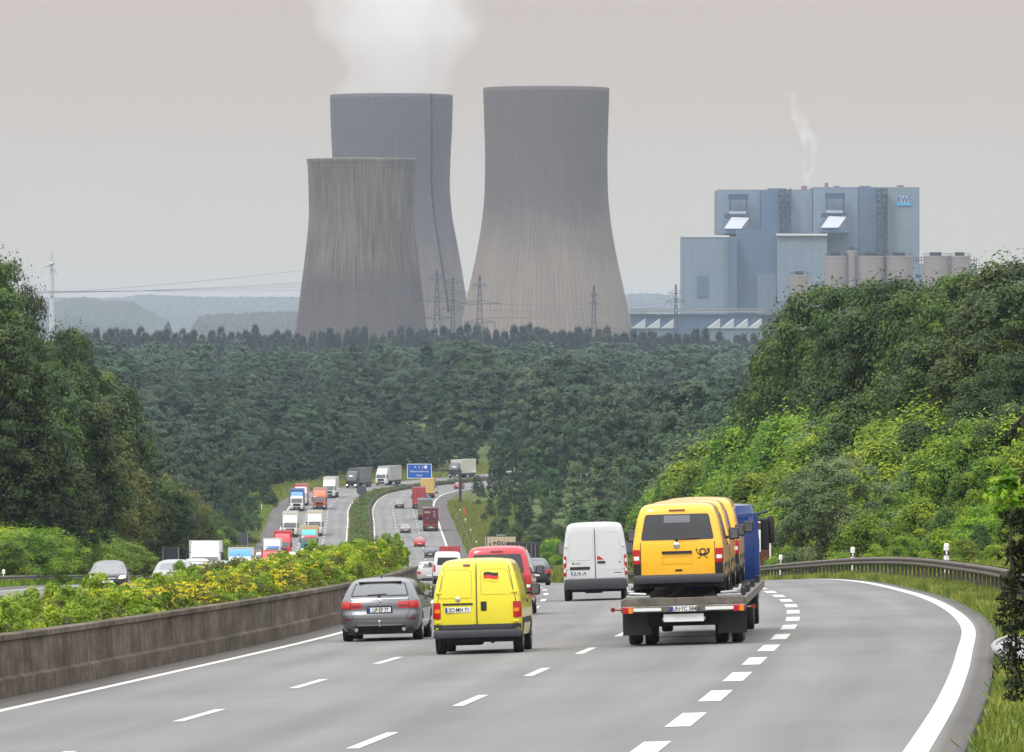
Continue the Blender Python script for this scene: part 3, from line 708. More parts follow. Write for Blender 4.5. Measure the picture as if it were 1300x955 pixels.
# ---- large people carrier / delivery van (used for the red one and the three yellow ones)
def carrier(label, pname, col, post=False, plate=None, group=None, name='delivery_van'):
    r = thing(name, label, 'van', group=group); body = pm(pname, col)
    sh = Shell([(.30, .06, 4.78, .90, .22), (.42, .0, 4.85, .94, .18), (.70, .0, 4.88, .953, .14), (.98, .015, 4.75, .95, .12), (1.12, .03, 4.3, .935, .12), (1.22, .05, 3.95, .915, .12), (1.5, .11, 3.55, .865, .12), (1.75, .17, 3.2, .80, .14), (1.86, .21, 3.0, .755, .17), (1.92, .29, 2.85, .68, .2)], cr=.06, cf=.25)
    c = Car(r, sh); obj('body', sh.mesh('body', body), r)
    w = c.patch('rear', 'rear_window', [(-.77, 1.19), (.77, 1.19), (.665, 1.73), (-.665, 1.73)], M['tint'], .1, .006)
    c.patch('rear', 'headliner_glimpse', [(-.28, 1.55), (.28, 1.55), (.27, 1.70), (-.27, 1.70)], M['screen'], .1, .0085, parent=w) if post else None
    c.lines('rear', [dense([(-.775, 1.15), (-.78, .5)]), dense([(.775, 1.15), (.78, .5)])], .014)
    for k in (-1, 1):
        q = [(k*.79, .70), (k*.945, .70), (k*.935, 1.0), (k*.79, 1.0)] if post else [(k*.80, .66), (k*.945, .66), (k*.93, 1.12), (k*.80, 1.12)]
        if k < 0: q = [q[1], q[0], q[3], q[2]]
        l = c.patch('rear', 'tail_light', q, M['tail'], .1, .015)
        q = [(k*.81, .78), (k*.925, .78), (k*.925, .86), (k*.81, .86)]
        if k < 0: q = [q[1], q[0], q[3], q[2]]
        c.patch('rear', 'reversing_lamp', q, M['clearlamp'], .1, .019, parent=l)
        q = [(k*.78, .44), (k*.945, .44), (k*.945, .70), (k*.78, .70)]
        if k < 0: q = [q[1], q[0], q[3], q[2]]
        if post: c.patch('rear', 'bumper_corner', q, M['black'], .06, .014)
        q = [(k*.55, .315), (k*.80, .315), (k*.80, .345), (k*.55, .345)]
        if k < 0: q = [q[1], q[0], q[3], q[2]]
        c.patch('rear', 'bumper_reflector', q, M['tail'], .3, .065)
        side = 'right' if k > 0 else 'left'
        c.patch(side, 'tail_light_side', [(.04, .72), (.16, .72), (.16, 1.0), (.04, 1.0)], M['tail'], .1, .008, parent=l)
        if post: c.patch(side, 'side_panel', [(.35, 1.16), (1.55, 1.16), (1.55, 1.70), (.42, 1.70)], body, .08, .008)
        else: c.patch(side, 'side_window', [(.35, 1.16), (1.55, 1.16), (1.55, 1.70), (.42, 1.70)], M['tint'], .08, .008)
        c.patch(side, 'side_window', [(1.65, 1.16), (2.72, 1.16), (2.72, 1.71), (1.65, 1.71)], M['tint'], .08, .008)
        c.patch(side, 'side_window', [(2.85, 1.14), (3.85, 1.14), (3.35, 1.66), (2.85, 1.71)], M['glass'], .08, .008)
        c.patch(side, 'door_handle', [(2.95, 1.02), (3.13, 1.02), (3.13, 1.07), (2.95, 1.07)], M['black'], .3, .02)
        c.patch(side, 'side_moulding', [(1.3, .58), (3.6, .58), (3.6, .66), (1.3, .66)], M['black'] if post else body, .2, .012)
        c.lines(side, [dense([(1.6, .4), (1.6, 1.8)]), dense([(2.78, .4), (2.78, 1.8)]), dense([(3.85, .4), (3.85, 1.1)]), dense([(.3, 1.09), (1.6, 1.09)])], .014)
    b = MB(); bm_ = M['greybumper'] if post else body
    b.box(-.945, .945, -.07, .30, .28, .47, .05); b.build('rear_bumper', bm_, r, smooth=40)
    c.patch('rear', 'brake_light', rect(-.17, .17, 1.80, 1.825), M['taildark'], .3, .03)
    if post:
        c.patch('rear', 'tailgate_handle', rect(-.33, .30, .90, .955), M['black'], .2, .03)
        c.badge(-.02, 1.075, .068, 'chrome')
        c.patch('rear', 'lock_plate', rect(-.06, .09, .535, .575), M['black'], .2, .012)
        c.lines('rear', [rrect_line(-.33, .30, .69, .84, .02)], .008, 'plate_recess', 'postshade', .008)  # darker outline painted for the shade at the recess edge
        # post horn emblem: coiled ring, mouthpiece, bell and two lightning arrows
        b = MB(); f = c.fr('rear'); cx, cz = .525, .935
        def stroke(pts, w):
            rows = [[], []]
            for i in range(len(pts)):
                a = Vector(pts[max(i-1, 0)]); e_ = Vector(pts[min(i+1, len(pts)-1)]); d = (e_-a).normalized(); nr = Vector((-d.y, d.x)); ww = w[i] if isinstance(w, list) else w
                for k, sg in ((0, -1), (1, 1)):
                    q = Vector(pts[i])+nr*ww/2*sg; p, n = f(q.x, q.y); rows[k].append(tuple(Vector(p)+Vector(n)*.009))
            b.grid(rows)
        stroke([(cx+.062*math.cos(R(a)), cz+.055*math.sin(R(a))) for a in range(0, 361, 15)], .028)
        arc = [(cx+.125*math.cos(R(a)), cz+.02+.095*math.sin(R(a))) for a in range(165, 376, 14)]
        stroke(arc, [.014+.028*i/len(arc) for i in range(len(arc))])
        stroke([(cx+.08, cz+.055), (cx+.15, cz+.05)], .02); stroke([(cx-.15, cz+.05), (cx-.10, cz+.045)], .02)
        for k in (-1, 1): stroke([(cx+k*.03, cz-.085), (cx+k*.06, cz-.12), (cx+k*.05, cz-.115), (cx+k*.12, cz-.14)], [.006, .018, .02, .01])
        b.build('post_horn_emblem', M['ink'], r)
    else:
        c.patch('rear', 'tailgate_handle', rect(-.30, .30, .96, .99), M['chrome'], .2, .02)
    if plate: c.plate(0, .76, plate)
    b = MB(); b.tube((-.02, sh.rear(0, 1.2)-.03, 1.17), (-.02, sh.rear(0, 1.2)-.05, 1.21), .03); b.tube((-.02, sh.rear(0, 1.2)-.05, 1.205), (.46, sh.rear(.46, 1.22)-.03, 1.225), .013, n=5); b.build('rear_wiper', M['black'], r)
    c.underside(.1, 4.7, .8, .20, .36); c.mirror(3.55, 1.16, .22, .26)
    for k in (-1, 1):
        b = MB(); b.box(k*.86-.11, k*.86+.11, .62, .64, .16, .42); b.build('mud_flap', M['black'], r)
    c.wheels((1.0, 4.0), .945, .335, .215, 'steelrim' if post else 'alloy'); return r
M['postshade'] = mat('yellow_recess_shade', (.55, .27, .005), .5)

# ---- tall white panel van, rear view
def tall_van(label):
    r = thing('tall_panel_van', label, 'van'); body = pm('paint_white', (.54, .55, .56), dirt=.4)
    sh = Shell([(.42, .04, 5.45, .97, .2), (.62, .0, 5.5, 1.02, .14), (1.05, .0, 5.4, 1.035, .10), (1.25, .0, 5.0, 1.03, .10), (1.45, .005, 4.6, 1.02, .10), (1.9, .02, 4.1, .965, .11), (2.3, .045, 3.6, .90, .13), (2.42, .07, 3.45, .86, .16), (2.48, .15, 3.3, .78, .22)], cr=.03, cf=.3)
    c = Car(r, sh); obj('body', sh.mesh('body', body), r)
    for sgn in (-1, 1):
        a, b_ = sorted((sgn*.02, sgn*.93)); tl, tr = (a*.90 if sgn < 0 else a, b_*.90 if sgn > 0 else b_)
        p = c.patch('rear', 'rear_door', [(a, .72), (b_, .72), (tr, 2.41), (tl, 2.41)], body, .05, .012, .03)
        a, b_ = sorted((sgn*.07, sgn*.86)); tl, tr = (a*.92 if sgn < 0 else a, b_*.92 if sgn > 0 else b_)
        c.lines('rear', [dense([(a, .98 if sgn > 0 else 1.3), (b_, .98 if sgn > 0 else 1.3), (tr, 2.1), (tr-sgn*.0-.06*(sgn > 0), 2.18), (tl+.06*(sgn < 0), 2.18), (tl, 2.1), (a, .98 if sgn > 0 else 1.3)])], .012, 'pressed_panel_shade', 'whiteshade', .014, p)  # greyer line painted as the shade round the door pressing
        k = sgn; q = [(k*.945, .80), (k*1.03, .80), (k*1.00, 1.45), (k*.925, 1.45)]
        if k < 0: q = [q[1], q[0], q[3], q[2]]
        l = c.patch('rear', 'tail_light', q, M['tail'], .12, .02)
        for z0 in (.92, 1.22):
            q = [(k*.955, z0), (k*1.015, z0), (k*1.0, z0+.11), (k*.945, z0+.11)]
            if k < 0: q = [q[1], q[0], q[3], q[2]]
            c.patch('rear', 'reversing_lamp', q, M['clearlamp'], .1, .024, parent=l)
        for z in (1.05, 1.75):
            b = MB(); x = k*.93; b.box(x-.05, x+.05, sh.rear(.9, z)-.03, sh.rear(.9, z)+.02, z-.03, z+.03, .01); b.build('door_hinge', body, r)
        side = 'right' if k > 0 else 'left'
        c.patch(side, 'side_panel', [(.3, 1.2), (2.0, 1.2), (2.0, 2.2), (.35, 2.2)], body, .05, .008)
        c.patch(side, 'side_window', [(3.5, 1.35), (4.5, 1.35), (4.05, 1.95), (3.5, 1.98)], M['glass'], .08)
        c.patch(side, 'side_moulding', [(.3, .62), (4.3, .62), (4.3, .85), (.3, .85)], M['greybumper'], .1, .012)
        q = [(k*.93, .50), (k*1.0, .50), (k*1.0, .56), (k*.93, .56)]
        if k < 0: q = [q[1], q[0], q[3], q[2]]
        c.patch('rear', 'bumper_reflector', q, M['tail'], .2, .07)
    c.lines('rear', [dense([(0, .70), (0, 2.47)])], .02, off=.014)
    b = MB(); b.box(-1.0, 1.0, -.07, .3, .36, .70, .04); b.build('rear_bumper', M['greybumper'], r, smooth=40)
    c.patch('rear', 'plate_lamp_strip', rect(-.82, -.18, 1.0, 1.09), M['black'], .2, .035)
    c.plate(-.52, .895, 'SE·SM 238')
    c.patch('rear', 'brake_light', [(.06, 1.31), (.27, 1.31), (.14, 1.42), (.06, 1.42)], M['tail'], .1, .02)
    c.patch('rear', 'door_handle', rect(.07, .32, 1.19, 1.26), M['black'], .2, .03)
    c.patch('rear', 'door_lock', rect(.76, .80, 1.20, 1.24), M['black'], .3, .016)
    c.patch('rear', 'badge_script', rect(.58, .86, .875, .895), M['greybumper'], .2, .016)
    c.patch('rear', 'badge_script', rect(-.74, -.68, 1.17, 1.23), M['greybumper'], .3, .016)
    c.patch('rear', 'badge_script', rect(-.64, -.48, 1.185, 1.205), M['greybumper'], .3, .016)
    b = MB(); b.lathe([(.035, 0), (.03, .03), (0, .03)], 'y', (-.52, -.01, 1.19), 10); 
    c.mirror(4.35, 1.5, .27, .42); c.underside(.1, 5.3, .85, .28, .45)
    b = MB(); b.tube((.3, .0, .33), (.3, .5, .33), .04); b.box(-.35, .2, .2, .5, .24, .4); b.build('silencer', M['under'], r)
    c.wheels((.95, 4.6), 1.02, .345, .225, 'steelrim'); return r
M['whiteshade'] = mat('white_crease_shade', (.42, .43, .44), .5)

# ---- ordinary cars for the distance (rear or front face towards us)
def small_car(label, col, kind='hatch', pname=None, group=None, lights=False, name='car', rear=True, metal=.0, beam=False):
    r = thing(name, label, 'car', group=group); body = pm(pname or 'paint_%s' % name, col)
    if kind == 'saloon':
        lv = [(.2, .14, 4.4, .76, .3), (.28, .04, 4.52, .84, .28), (.5, .0, 4.56, .90, .26), (.70, .03, 4.5, .90, .24), (.84, .08, 4.25, .88, .22), (.93, .25, 3.7, .855, .2), (.97, .7, 3.5, .84, .2), (1.1, .92, 3.2, .78, .2), (1.3, 1.3, 2.8, .68, .2), (1.37, 1.5, 2.6, .62, .2), (1.40, 1.7, 2.4, .55, .2)]
    elif kind == 'mpv':
        lv = [(.22, .12, 4.2, .78, .3), (.30, .03, 4.3, .86, .26), (.55, .0, 4.34, .90, .24), (.80, .03, 4.25, .90, .2), (1.0, .08, 3.8, .88, .2), (1.08, .1, 3.4, .86, .2), (1.35, .2, 2.9, .76, .2), (1.5, .3, 2.5, .68, .2), (1.56, .42, 2.3, .60, .2)]
    else:
        lv = [(.2, .12, 3.9, .76, .3), (.28, .03, 4.0, .83, .26), (.5, .0, 4.04, .875, .24), (.70, .02, 4.0, .875, .22), (.86, .05, 3.75, .86, .2), (.96, .1, 3.2, .84, .2), (1.0, .13, 3.05, .82, .2), (1.15, .24, 2.8, .765, .2), (1.34, .45, 2.4, .665, .2), (1.42, .58, 2.2, .60, .2), (1.45, .68, 2.1, .54, .2)]
    ln = max(l[2] for l in lv); H = lv[-1][0]; sh = Shell(lv, cr=.12, cf=.28); c = Car(r, sh); obj('body', sh.mesh('body', body, 22), r)
    zb = {'saloon': .99, 'mpv': 1.10, 'hatch': 1.0}[kind]; zt = H-.09; wb, wt = float(sh.fw(zb))-.10, float(sh.fw(zt))-.05
    c.patch('front', 'windscreen', [(-wb, zb), (wb, zb), (wt, zt), (-wt, zt)], M['screen'], .1)
    c.patch('rear', 'rear_window', [(-wb+.04, zb+.05), (wb-.04, zb+.05), (wt, zt-.02), (-wt, zt-.02)], M['screen'], .12)
    for k in (-1, 1):
        side = 'right' if k > 0 else 'left'; ya, yb = float(sh.fr(zb))+.4, float(sh.ff(zb))-.45; ym = (ya+yb)/2
        yc, yd = float(sh.fr(zt))+.4, float(sh.ff(zt))-.4
        c.patch(side, 'side_window', [(ya, zb), (ym-.04, zb), (ym-.04, zt), (yc, zt)], M['glass'], .08)
        c.patch(side, 'side_window', [(ym+.04, zb), (yb, zb), (yd, zt), (ym+.04, zt)], M['glass'], .08)
        q = [(k*.56, .66), (k*.86, .66), (k*.85, .86), (k*.62, .86)]
        if k < 0: q = [q[1], q[0], q[3], q[2]]
        c.patch('rear', 'tail_light', q, M['tail'], .2, .012)
        q = [(k*.50, .58), (k*.83, .62), (k*.80, .75), (k*.54, .70)]
        if k < 0: q = [q[1], q[0], q[3], q[2]]
        c.patch('front', 'headlight', q, M['headlit'] if beam else M['clearlamp'], .25, .012)
    c.patch('front', 'grille', [(-.36, .50), (.36, .50), (.40, .70), (-.40, .70)], M['black'], .15, .012)
    c.patch('front', 'lower_grille', rect(-.55, .55, .30, .42, .05), M['black'], .2, .012)
    c.patch('rear', 'bumper_insert', rect(-.55, .55, .26, .36, .05), M['black'], .2, .012)
    c.patch('front', 'grille_bar', rect(-.36, .36, .60, .625), M['chrome'], .2, .018)
    c.badge(0, .62, .05, 'chrome', 'front')
    c.plate(0, .46, None, 'front', m='platedark' if not beam else 'plate'); c.plate(0, .56, None)
    c.mirror(float(sh.ff(zb))-.45, zb-.04, .17, .14); c.underside(.15, ln-.2, .72, .15, .28)
    c.wheels((.8, ln-.85), float(sh.fw(.4))-.01, .31, .2, n=20); return r, ln
M['headlit'] = mat('lit_headlamp', (.9, .9, .85), .2)
_n = M['headlit'].node_tree.nodes['Principled BSDF']; _n.inputs['Emission Color'].default_value = (1, .80, .5, 1); _n.inputs['Emission Strength'].default_value = 2.2

# ---- lorries
def cab(r, col, pname, W=2.45, H=3.7, z0=.35, y0=0.0, ln=2.2, visor=None, stripe=None, low=False, lit=False, top=None):
    """forward-control cab whose front is at y0+ln, roof deflector above"""
    body = pm(pname, col); hr = H-.75 if not low else H
    cb = bpy.data.objects.new('cab', None)
    lv = [(z0, y0+.1, y0+ln-.12, W/2-.08, .22), (z0+.25, y0, y0+ln, W/2, .2), (z0+1.0, y0, y0+ln, W/2, .18), (z0+1.35, y0, y0+ln-.05, W/2, .18), (hr-.35, y0, y0+ln-.28, W/2-.06, .2), (hr, y0+.05, y0+ln-.5, W/2-.12, .25)]
    sh = Shell(lv, cr=.02, cf=.12); c = Car(r, sh); co = obj('cab', sh.mesh('cab', body, 16), r)
    zw0, zw1 = z0+1.25, hr-.42; w0, w1 = W/2-.10, W/2-.18
    c.patch('front', 'windscreen', [(-w0, zw0), (w0, zw0), (w1, zw1), (-w1, zw1)], M['screen2'], .08, parent=co)
    c.patch('front', 'grille', rect(-.72, .72, z0+.62, z0+1.12, .05), M['black'], .1, parent=co)
    c.patch('front', 'bumper', rect(-W/2+.1, W/2-.1, z0+.02, z0+.5), M['greybumper'] if not stripe else pm('paint_stripe_'+pname, stripe), .12, .05, .08, parent=co)
    if visor: c.patch('front', 'sun_visor', rect(-W/2+.15, W/2-.15, zw1+.03, zw1+.3, .05), pm('visor_'+pname, visor), .1, .05, .08, parent=co)
    for k in (-1, 1):
        q = [(k*.70, z0+.2), (k*1.08, z0+.2), (k*1.08, z0+.42), (k*.70, z0+.42)]
        if k < 0: q = [q[1], q[0], q[3], q[2]]
        c.patch('front', 'headlight', q, M['headlit'] if lit else M['clearlamp'], .2, .06, .06, parent=co)
        b = MB(); x = k*(W/2+.13); b.box(x-.09, x+.09, y0+ln-.42, y0+ln-.30, zw0+.0, zw0+.75, .04); b.tube((k*(W/2-.1), y0+ln-.35, zw0+.7), (x, y0+ln-.35, zw0+.7), .025); b.build('wing_mirror', M['black'], co)
        c.patch('right' if k > 0 else 'left', 'side_window', [(y0+ln-1.3, zw0+.05), (y0+ln-.35, zw0+.05), (y0+ln-.55, zw1), (y0+ln-1.3, zw1)], M['glass'], .1, parent=co)
    if not low:
        b = MB(); m_ = pm(top and 'paint_top_'+pname or pname, top or col); ys0 = y0+ln-.65
        b.grid([[(x, ys0-.0-.1*abs(x), hr-.05) for x in np.linspace(-W/2+.12, W/2-.12, 5)], [(x*.97, ys0-.45-.1*abs(x), hr+.45) for x in np.linspace(-W/2+.12, W/2-.12, 5)], [(x*.94, ys0-1.1, H) for x in np.linspace(-W/2+.12, W/2-.12, 5)]])
        for k in (-1, 1):
            b.add([(k*(W/2-.12), ys0-.1, hr-.05), (k*(W/2-.13), ys0-.55, hr+.45), (k*(W/2-.15), ys0-1.1, H), (k*(W/2-.12), y0+.1, H-.1), (k*(W/2-.12), y0+.1, hr-.05)], [(0, 1, 2, 3, 4)])
        b.build('roof_deflector', m_, co, smooth=40)
    return c, co
M['screen2'] = mat('lorry_windscreen', (.05, .06, .065), .08, 0, .5, spec=.9)
def lorry(label, cabcol, boxcol, pname, front=True, Ltr=11.5, boxH=3.95, group=None, visor=None, stripe=None, container=False, name='lorry', W=2.5, z0b=1.05, top=None, lit=False, soft=True, frame=None, rigid=False, H=3.6):
    r = thing(name, label, 'lorry', group=group)
    total = Ltr+(2.6 if not rigid else 2.3)
    box = pm('boxpaint_%s_%.2f_%.2f_%.2f' % (('s' if soft else 'h',)+tuple(boxcol)), boxcol)
    b = MB(); b.box(-W/2, W/2, .0, Ltr, z0b, boxH, .04)
    bo = b.build('cargo_box', box, r)
    # edging, posts
    b = MB()
    fr = frame or tuple(min(.7, x*1.05+.03) for x in boxcol)
    for z in (z0b, boxH-.1):
        b.box(-W/2-.02, W/2+.02, -.02, .06, z-.01, z+.1); b.box(-W/2-.02, W/2+.02, Ltr-.06, Ltr+.02, z-.01, z+.1)
        for k in (-1, 1): b.box(k*W/2-.02, k*W/2+.02, .06, Ltr-.06, z, z+.09)
    for k in (-1, 1):
        for y in (0.02, Ltr-.02): b.box(k*(W/2)-.03, k*(W/2)+.03, y-.045, y+.045, z0b+.1, boxH-.1)
    b.build('box_frame', pm('edge_%.2f_%.2f_%.2f' % tuple(fr), fr), bo)
    # rear doors
    for k in (-1, 1):
        a, c_ = sorted((k*.015, k*(W/2-.06))); b = MB(); b.box(a, c_, -.035, -.002, z0b+.1, boxH-.12, .01); d = b.build('rear_door', box, bo)
        b = MB()
        for x in (.28, .62, .95): b.tube((k*x, -.06, z0b+.08), (k*x, -.06, boxH-.15), .02, n=6)
        if container:
            for x in np.arange(.12, W/2-.1, .16): b.box(k*x-.03, k*x+.03, -.055, -.036, z0b+.2, boxH-.2)
        b.build('locking_bar', M['steel'] if not container else box, d)
    b = MB(); b.box(-.55, .55, .1, total-.2, .75, 1.04); b.box(-W/2+.05, W/2-.05, -.02, .12, .48, .62, .02)
    for k in (-1, 1): b.box(k*.7-.05, k*.7+.05, 0, .12, .6, 1.0); b.box(k*1.15-.03, k*1.15+.03, 2.5, Ltr-3, .5, .95)
    b.build('chassis', M['darksteel'], r)
    for k in (-1, 1):
        b = MB(); b.box(k*.95-.2, k*.95+.2, -.07, -.02, .68, .82, .01); b.build('tail_light', M['tail'], r)
    if not front:
        b = MB(); b.box(-.26, .26, -.06, -.025, .66, .78); b.build('number_plate', M['plate'], r)
        for k in (-1, 1):
            b = MB(); b.box(k*.62-.45, k*.62+.45, -.045, -.037, z0b-.02, z0b+.08); b.build('marker_board', M['amber'], r)
    c = Car(r, None); ys = ([.8, 2.1, 3.4] if not rigid else [2.2]) if Ltr > 7 else [1.6]
    hub = list(ys)+[total-1.4]
    for y in hub:
        for k in (-1, 1):
            b = MB(); w = .5 if y != hub[-1] else .3; xo = k*1.22; xi = k*(1.22-w)
            b.lathe([(.2, xi), (.46, xi), (.5, xi+k*.04), (.5, xo-k*.04), (.46, xo), (.3, xo), (.26, xo-k*.05), (0, xo-k*.05)], 'x', (0, y, .5), 20)
            wh = b.build('wheel', M['rubber'], r, smooth=50)
            b = MB(); b.lathe([(.29, xo-k*.01), (.25, xo-k*.05), (.1, xo-k*.03), (0, xo-k*.0)], 'x', (0, y, .5), 16); b.build('rim', M['steelrim'], wh, smooth=50)
    cc, co = cab(r, cabcol, pname, W-.05, H if not rigid else min(boxH-.1, 3.2), .35, total-2.15, 2.15, visor, stripe, low=False, top=top, lit=lit)
    if front: cc.plate(0, .5, None, 'front')
    return r, total
# ------------------------------------------------------------------ traffic: our carriageway
def lane(y, n): return {1: 1.9, 2: 5.6, 3: 9.4}[n]
o = estate('dark grey estate car beside the concrete barrier with number plate and tow bar'); place(o, 162, 1.9)
o = small_van('yellow panel van with a black and red flag sticker on its rear door'); place(o, 144, 5.28)
o = carrier('red people carrier with dark rear window, half hidden behind the yellow flag van', 'paint_red', (.50, .008, .028), False, 'UN·HK 41', name='people_carrier'); place(o, 196, 3.1)
o = tall_van('tall white panel van with plain rear doors in the middle lane'); place(o, 225, 5.5)
YP = (.88, .455, .004)
TY, TOFF = 147.0, 0.0
# ---- car transporter with blue cab, three yellow vans on its bed
def transporter():
    r = thing('car_transporter', 'flatbed car transporter with dark blue cab carrying three yellow vans', 'lorry')
    st = M['steel']; gal = mat('transporter_bed_steel', (.15, .135, .12), .5, .5, var=.45, vscale=4)
    b = MB()
    for k in (-1, 1):
        b.box(k*1.22-.09, k*1.22+.09, -.05, 16.2, .80, .98, .015)        # side rails
        b.box(k*.72-.32, k*.72+.32, .0, 16.0, .93, .985, .01)            # wheel tracks
        for y in np.arange(.3, 16, .42): b.box(k*.72-.31, k*.72+.31, y, y+.06, .98, 1.01)
    for y in (0, 3, 6, 9, 12, 15.5): b.box(-1.2, 1.2, y, y+.14, .78, .90)
    bed = b.build('loading_bed', gal, r)
    b = MB(); b.box(-1.30, 1.30, -.28, -.05, .70, .84, .02); b.box(-1.27, 1.27, -.12, -.04, .84, 1.0, .01); b.build('rear_beam', gal, r)
    for k in (-1, 1):
        b = MB(); b.box(k*.82-.36, k*.82+.36, -.31, -.285, .735, .80); b.build('reflective_strip', M['plate'], r)
        b = MB(); b.box(k*1.16-.11, k*1.16+.11, -.34, -.28, .69, .83, .015); l = b.build('tail_light', M['tail'], r)
        b = MB(); x = k*1.16+.06; b.box(x-.045, x+.045, -.35, -.341, .70, .82); b.build('indicator', M['amber'], l)
        b = MB(); b.tube((k*1.28, -.2, .77), (k*1.45, -.24, .78), .018); b.lathe([(.05, 0), (.05, .04), (0, .05)], 'y', (k*1.47, -.26, .78), 12); b.build('marker_lamp', M['taildark'], r)
        b = MB(); b.box(k*1.0-.30, k*1.0+.30, .35, .38, .22, .75); b.build('mud_flap', M['black'], r)
        b = MB()                                                          # folded ramps and lashing gear
        b.box(k*.95-.25, k*.95+.25, -.05, .5, 1.0, 1.05, .01); b.tube((k*.78, .0, 1.08), (k*1.12, .05, 1.10), .03); b.tube((k*1.12, .1, 1.0), (k*1.18, .5, 1.22), .03); b.box(k*1.1-.07, k*1.1+.07, .05, .35, 1.03, 1.16, .02)
        b.build('ramp', M['steel'], r)
        for y in (1.2, 4.0, 5.0, 8.9, 13.2): b = MB(); b.box(k*1.22-.05, k*1.22+.05, y, y+.12, .98, 1.14, .01); b.build('lashing_post', M['darksteel'], r)
    b = MB(); b.box(-.27, .27, -.32, -.285, .715, .825, .003); p = b.build('number_plate', M['plate'], r)
    b = MB(); b.box(-.27, -.222, -.324, -.3205, .718, .822); b.build('country_strip', M['eu'], p)
    text_obj('plate_lettering', 'UN·YC 584', .125, M['ink'], p, (.022, -.324, .768), sx=.82, bold=.0015)
    b = MB(); b.box(-.62, -.30, -.30, -.283, .72, .82); b.box(.32, .50, -.30, -.283, .71, .83); b.build('board', gal, r)
    b = MB(); b.box(-.42, .42, -.22, -.2, .50, .66); b.tube((-.45, -.1, .56), (.45, -.1, .56), .03); b.build('underrun_bar', M['plate'], r)
    b = MB(); b.box(-.45, .45, .2, 15.8, .55, .80); b.box(-.9, .9, 2.6, 3.2, .45, .8, .04); b.box(-.75, .75, .25, .4, .4, .7, .02); b.build('chassis', M['under'], r)
    for y in (1.15, 2.05, 10.2, 14.4):
        for k in (-1, 1):
            for xo in ((1.20, .86) if y < 12 else (1.2,)):
                x1 = k*xo; w = .24; x0 = k*(xo-w); rad = .42
                b = MB(); b.lathe([(.2, x0), (rad*.94, x0), (rad, x0+k*.03), (rad, x1-k*.03), (rad*.94, x1), (.24, x1), (.22, x1-k*.04), (0, x1-k*.04)], 'x', (0, y, rad), 26)
                wh = b.build('wheel', M['rubber'], r, smooth=50)
                b = MB(); b.lathe([(.235, x1-k*.005), (.2, x1-k*.05), (.08, x1-k*.02), (0, x1)], 'x', (0, y, rad), 18); b.build('rim', M['steelrim'], wh, smooth=50)
    for k in (-1, 1):
        for y in (1.6, 10.2):
            b = MB(); b.lathe([(.52, k*1.16), (.52, k*1.24)], 'x', (0, y, .46), 24) if False else None
            rows = [[(k*.82, y+math.cos(R(a))*1.0, .42+math.sin(R(a))*.52) for a in range(10, 171, 20)], [(k*1.25, y+math.cos(R(a))*1.0, .42+math.sin(R(a))*.52) for a in range(10, 171, 20)]]
            b.grid(rows); b.build('mudguard', M['black'], r)
    cc, co = cab(r, (.006, .036, .18), 'paint_blue_cab', 2.4, 2.72, .4, 15.1, 2.2, low=True)
    b = MB()
    for x in (-1.18, 1.18): b.box(x-.06, x+.06, 14.75, 14.9, .98, 2.55, .01)
    b.box(-1.18, 1.18, 14.77, 14.88, 2.45, 2.55, .01); b.box(-1.12, 1.12, 14.8, 14.85, .98, 2.3); b.build('headboard', pm('paint_blue_cab', (.006, .036, .18)), r)
    for k in (-1, 1): b = MB(); b.tube((k*1.2, 17.05, 2.5), (k*1.42, 17.05, 2.55), .03); b.box(k*1.48-.08, k*1.48+.08, 17.0, 17.14, 1.80, 2.45, .05); b.build('large_mirror', M['black'], r, smooth=40)
    
    return r
tr = transporter(); place(tr, TY, 9.42, flat=False)
# the bed is level while the road falls away: recompute the pitch from the loaded vans' line
tr.rotation_euler.x = math.atan(grade(TY))*.55
bpy.context.view_layer.update()
mw = tr.matrix_basis.copy()
vans = []
for i, (yy, lb, xo) in enumerate(((.12, 'rearmost yellow delivery van on the transporter, with a black post horn emblem', -.10), (4.92, 'middle yellow delivery van on the transporter, between two alike', -.10), (9.72, 'frontmost yellow delivery van on the transporter, next to the blue cab', -.03))):
    if i == 0: v = carrier(lb, 'paint_post_yellow', YP, True, group='yellow vans on the car transporter')
    else: v = copy_tree(vans[0]); v['label'] = lb
    v.matrix_basis = mw @ Matrix.Translation((xo, yy, 1.01+.0*i)); vans.append(v)

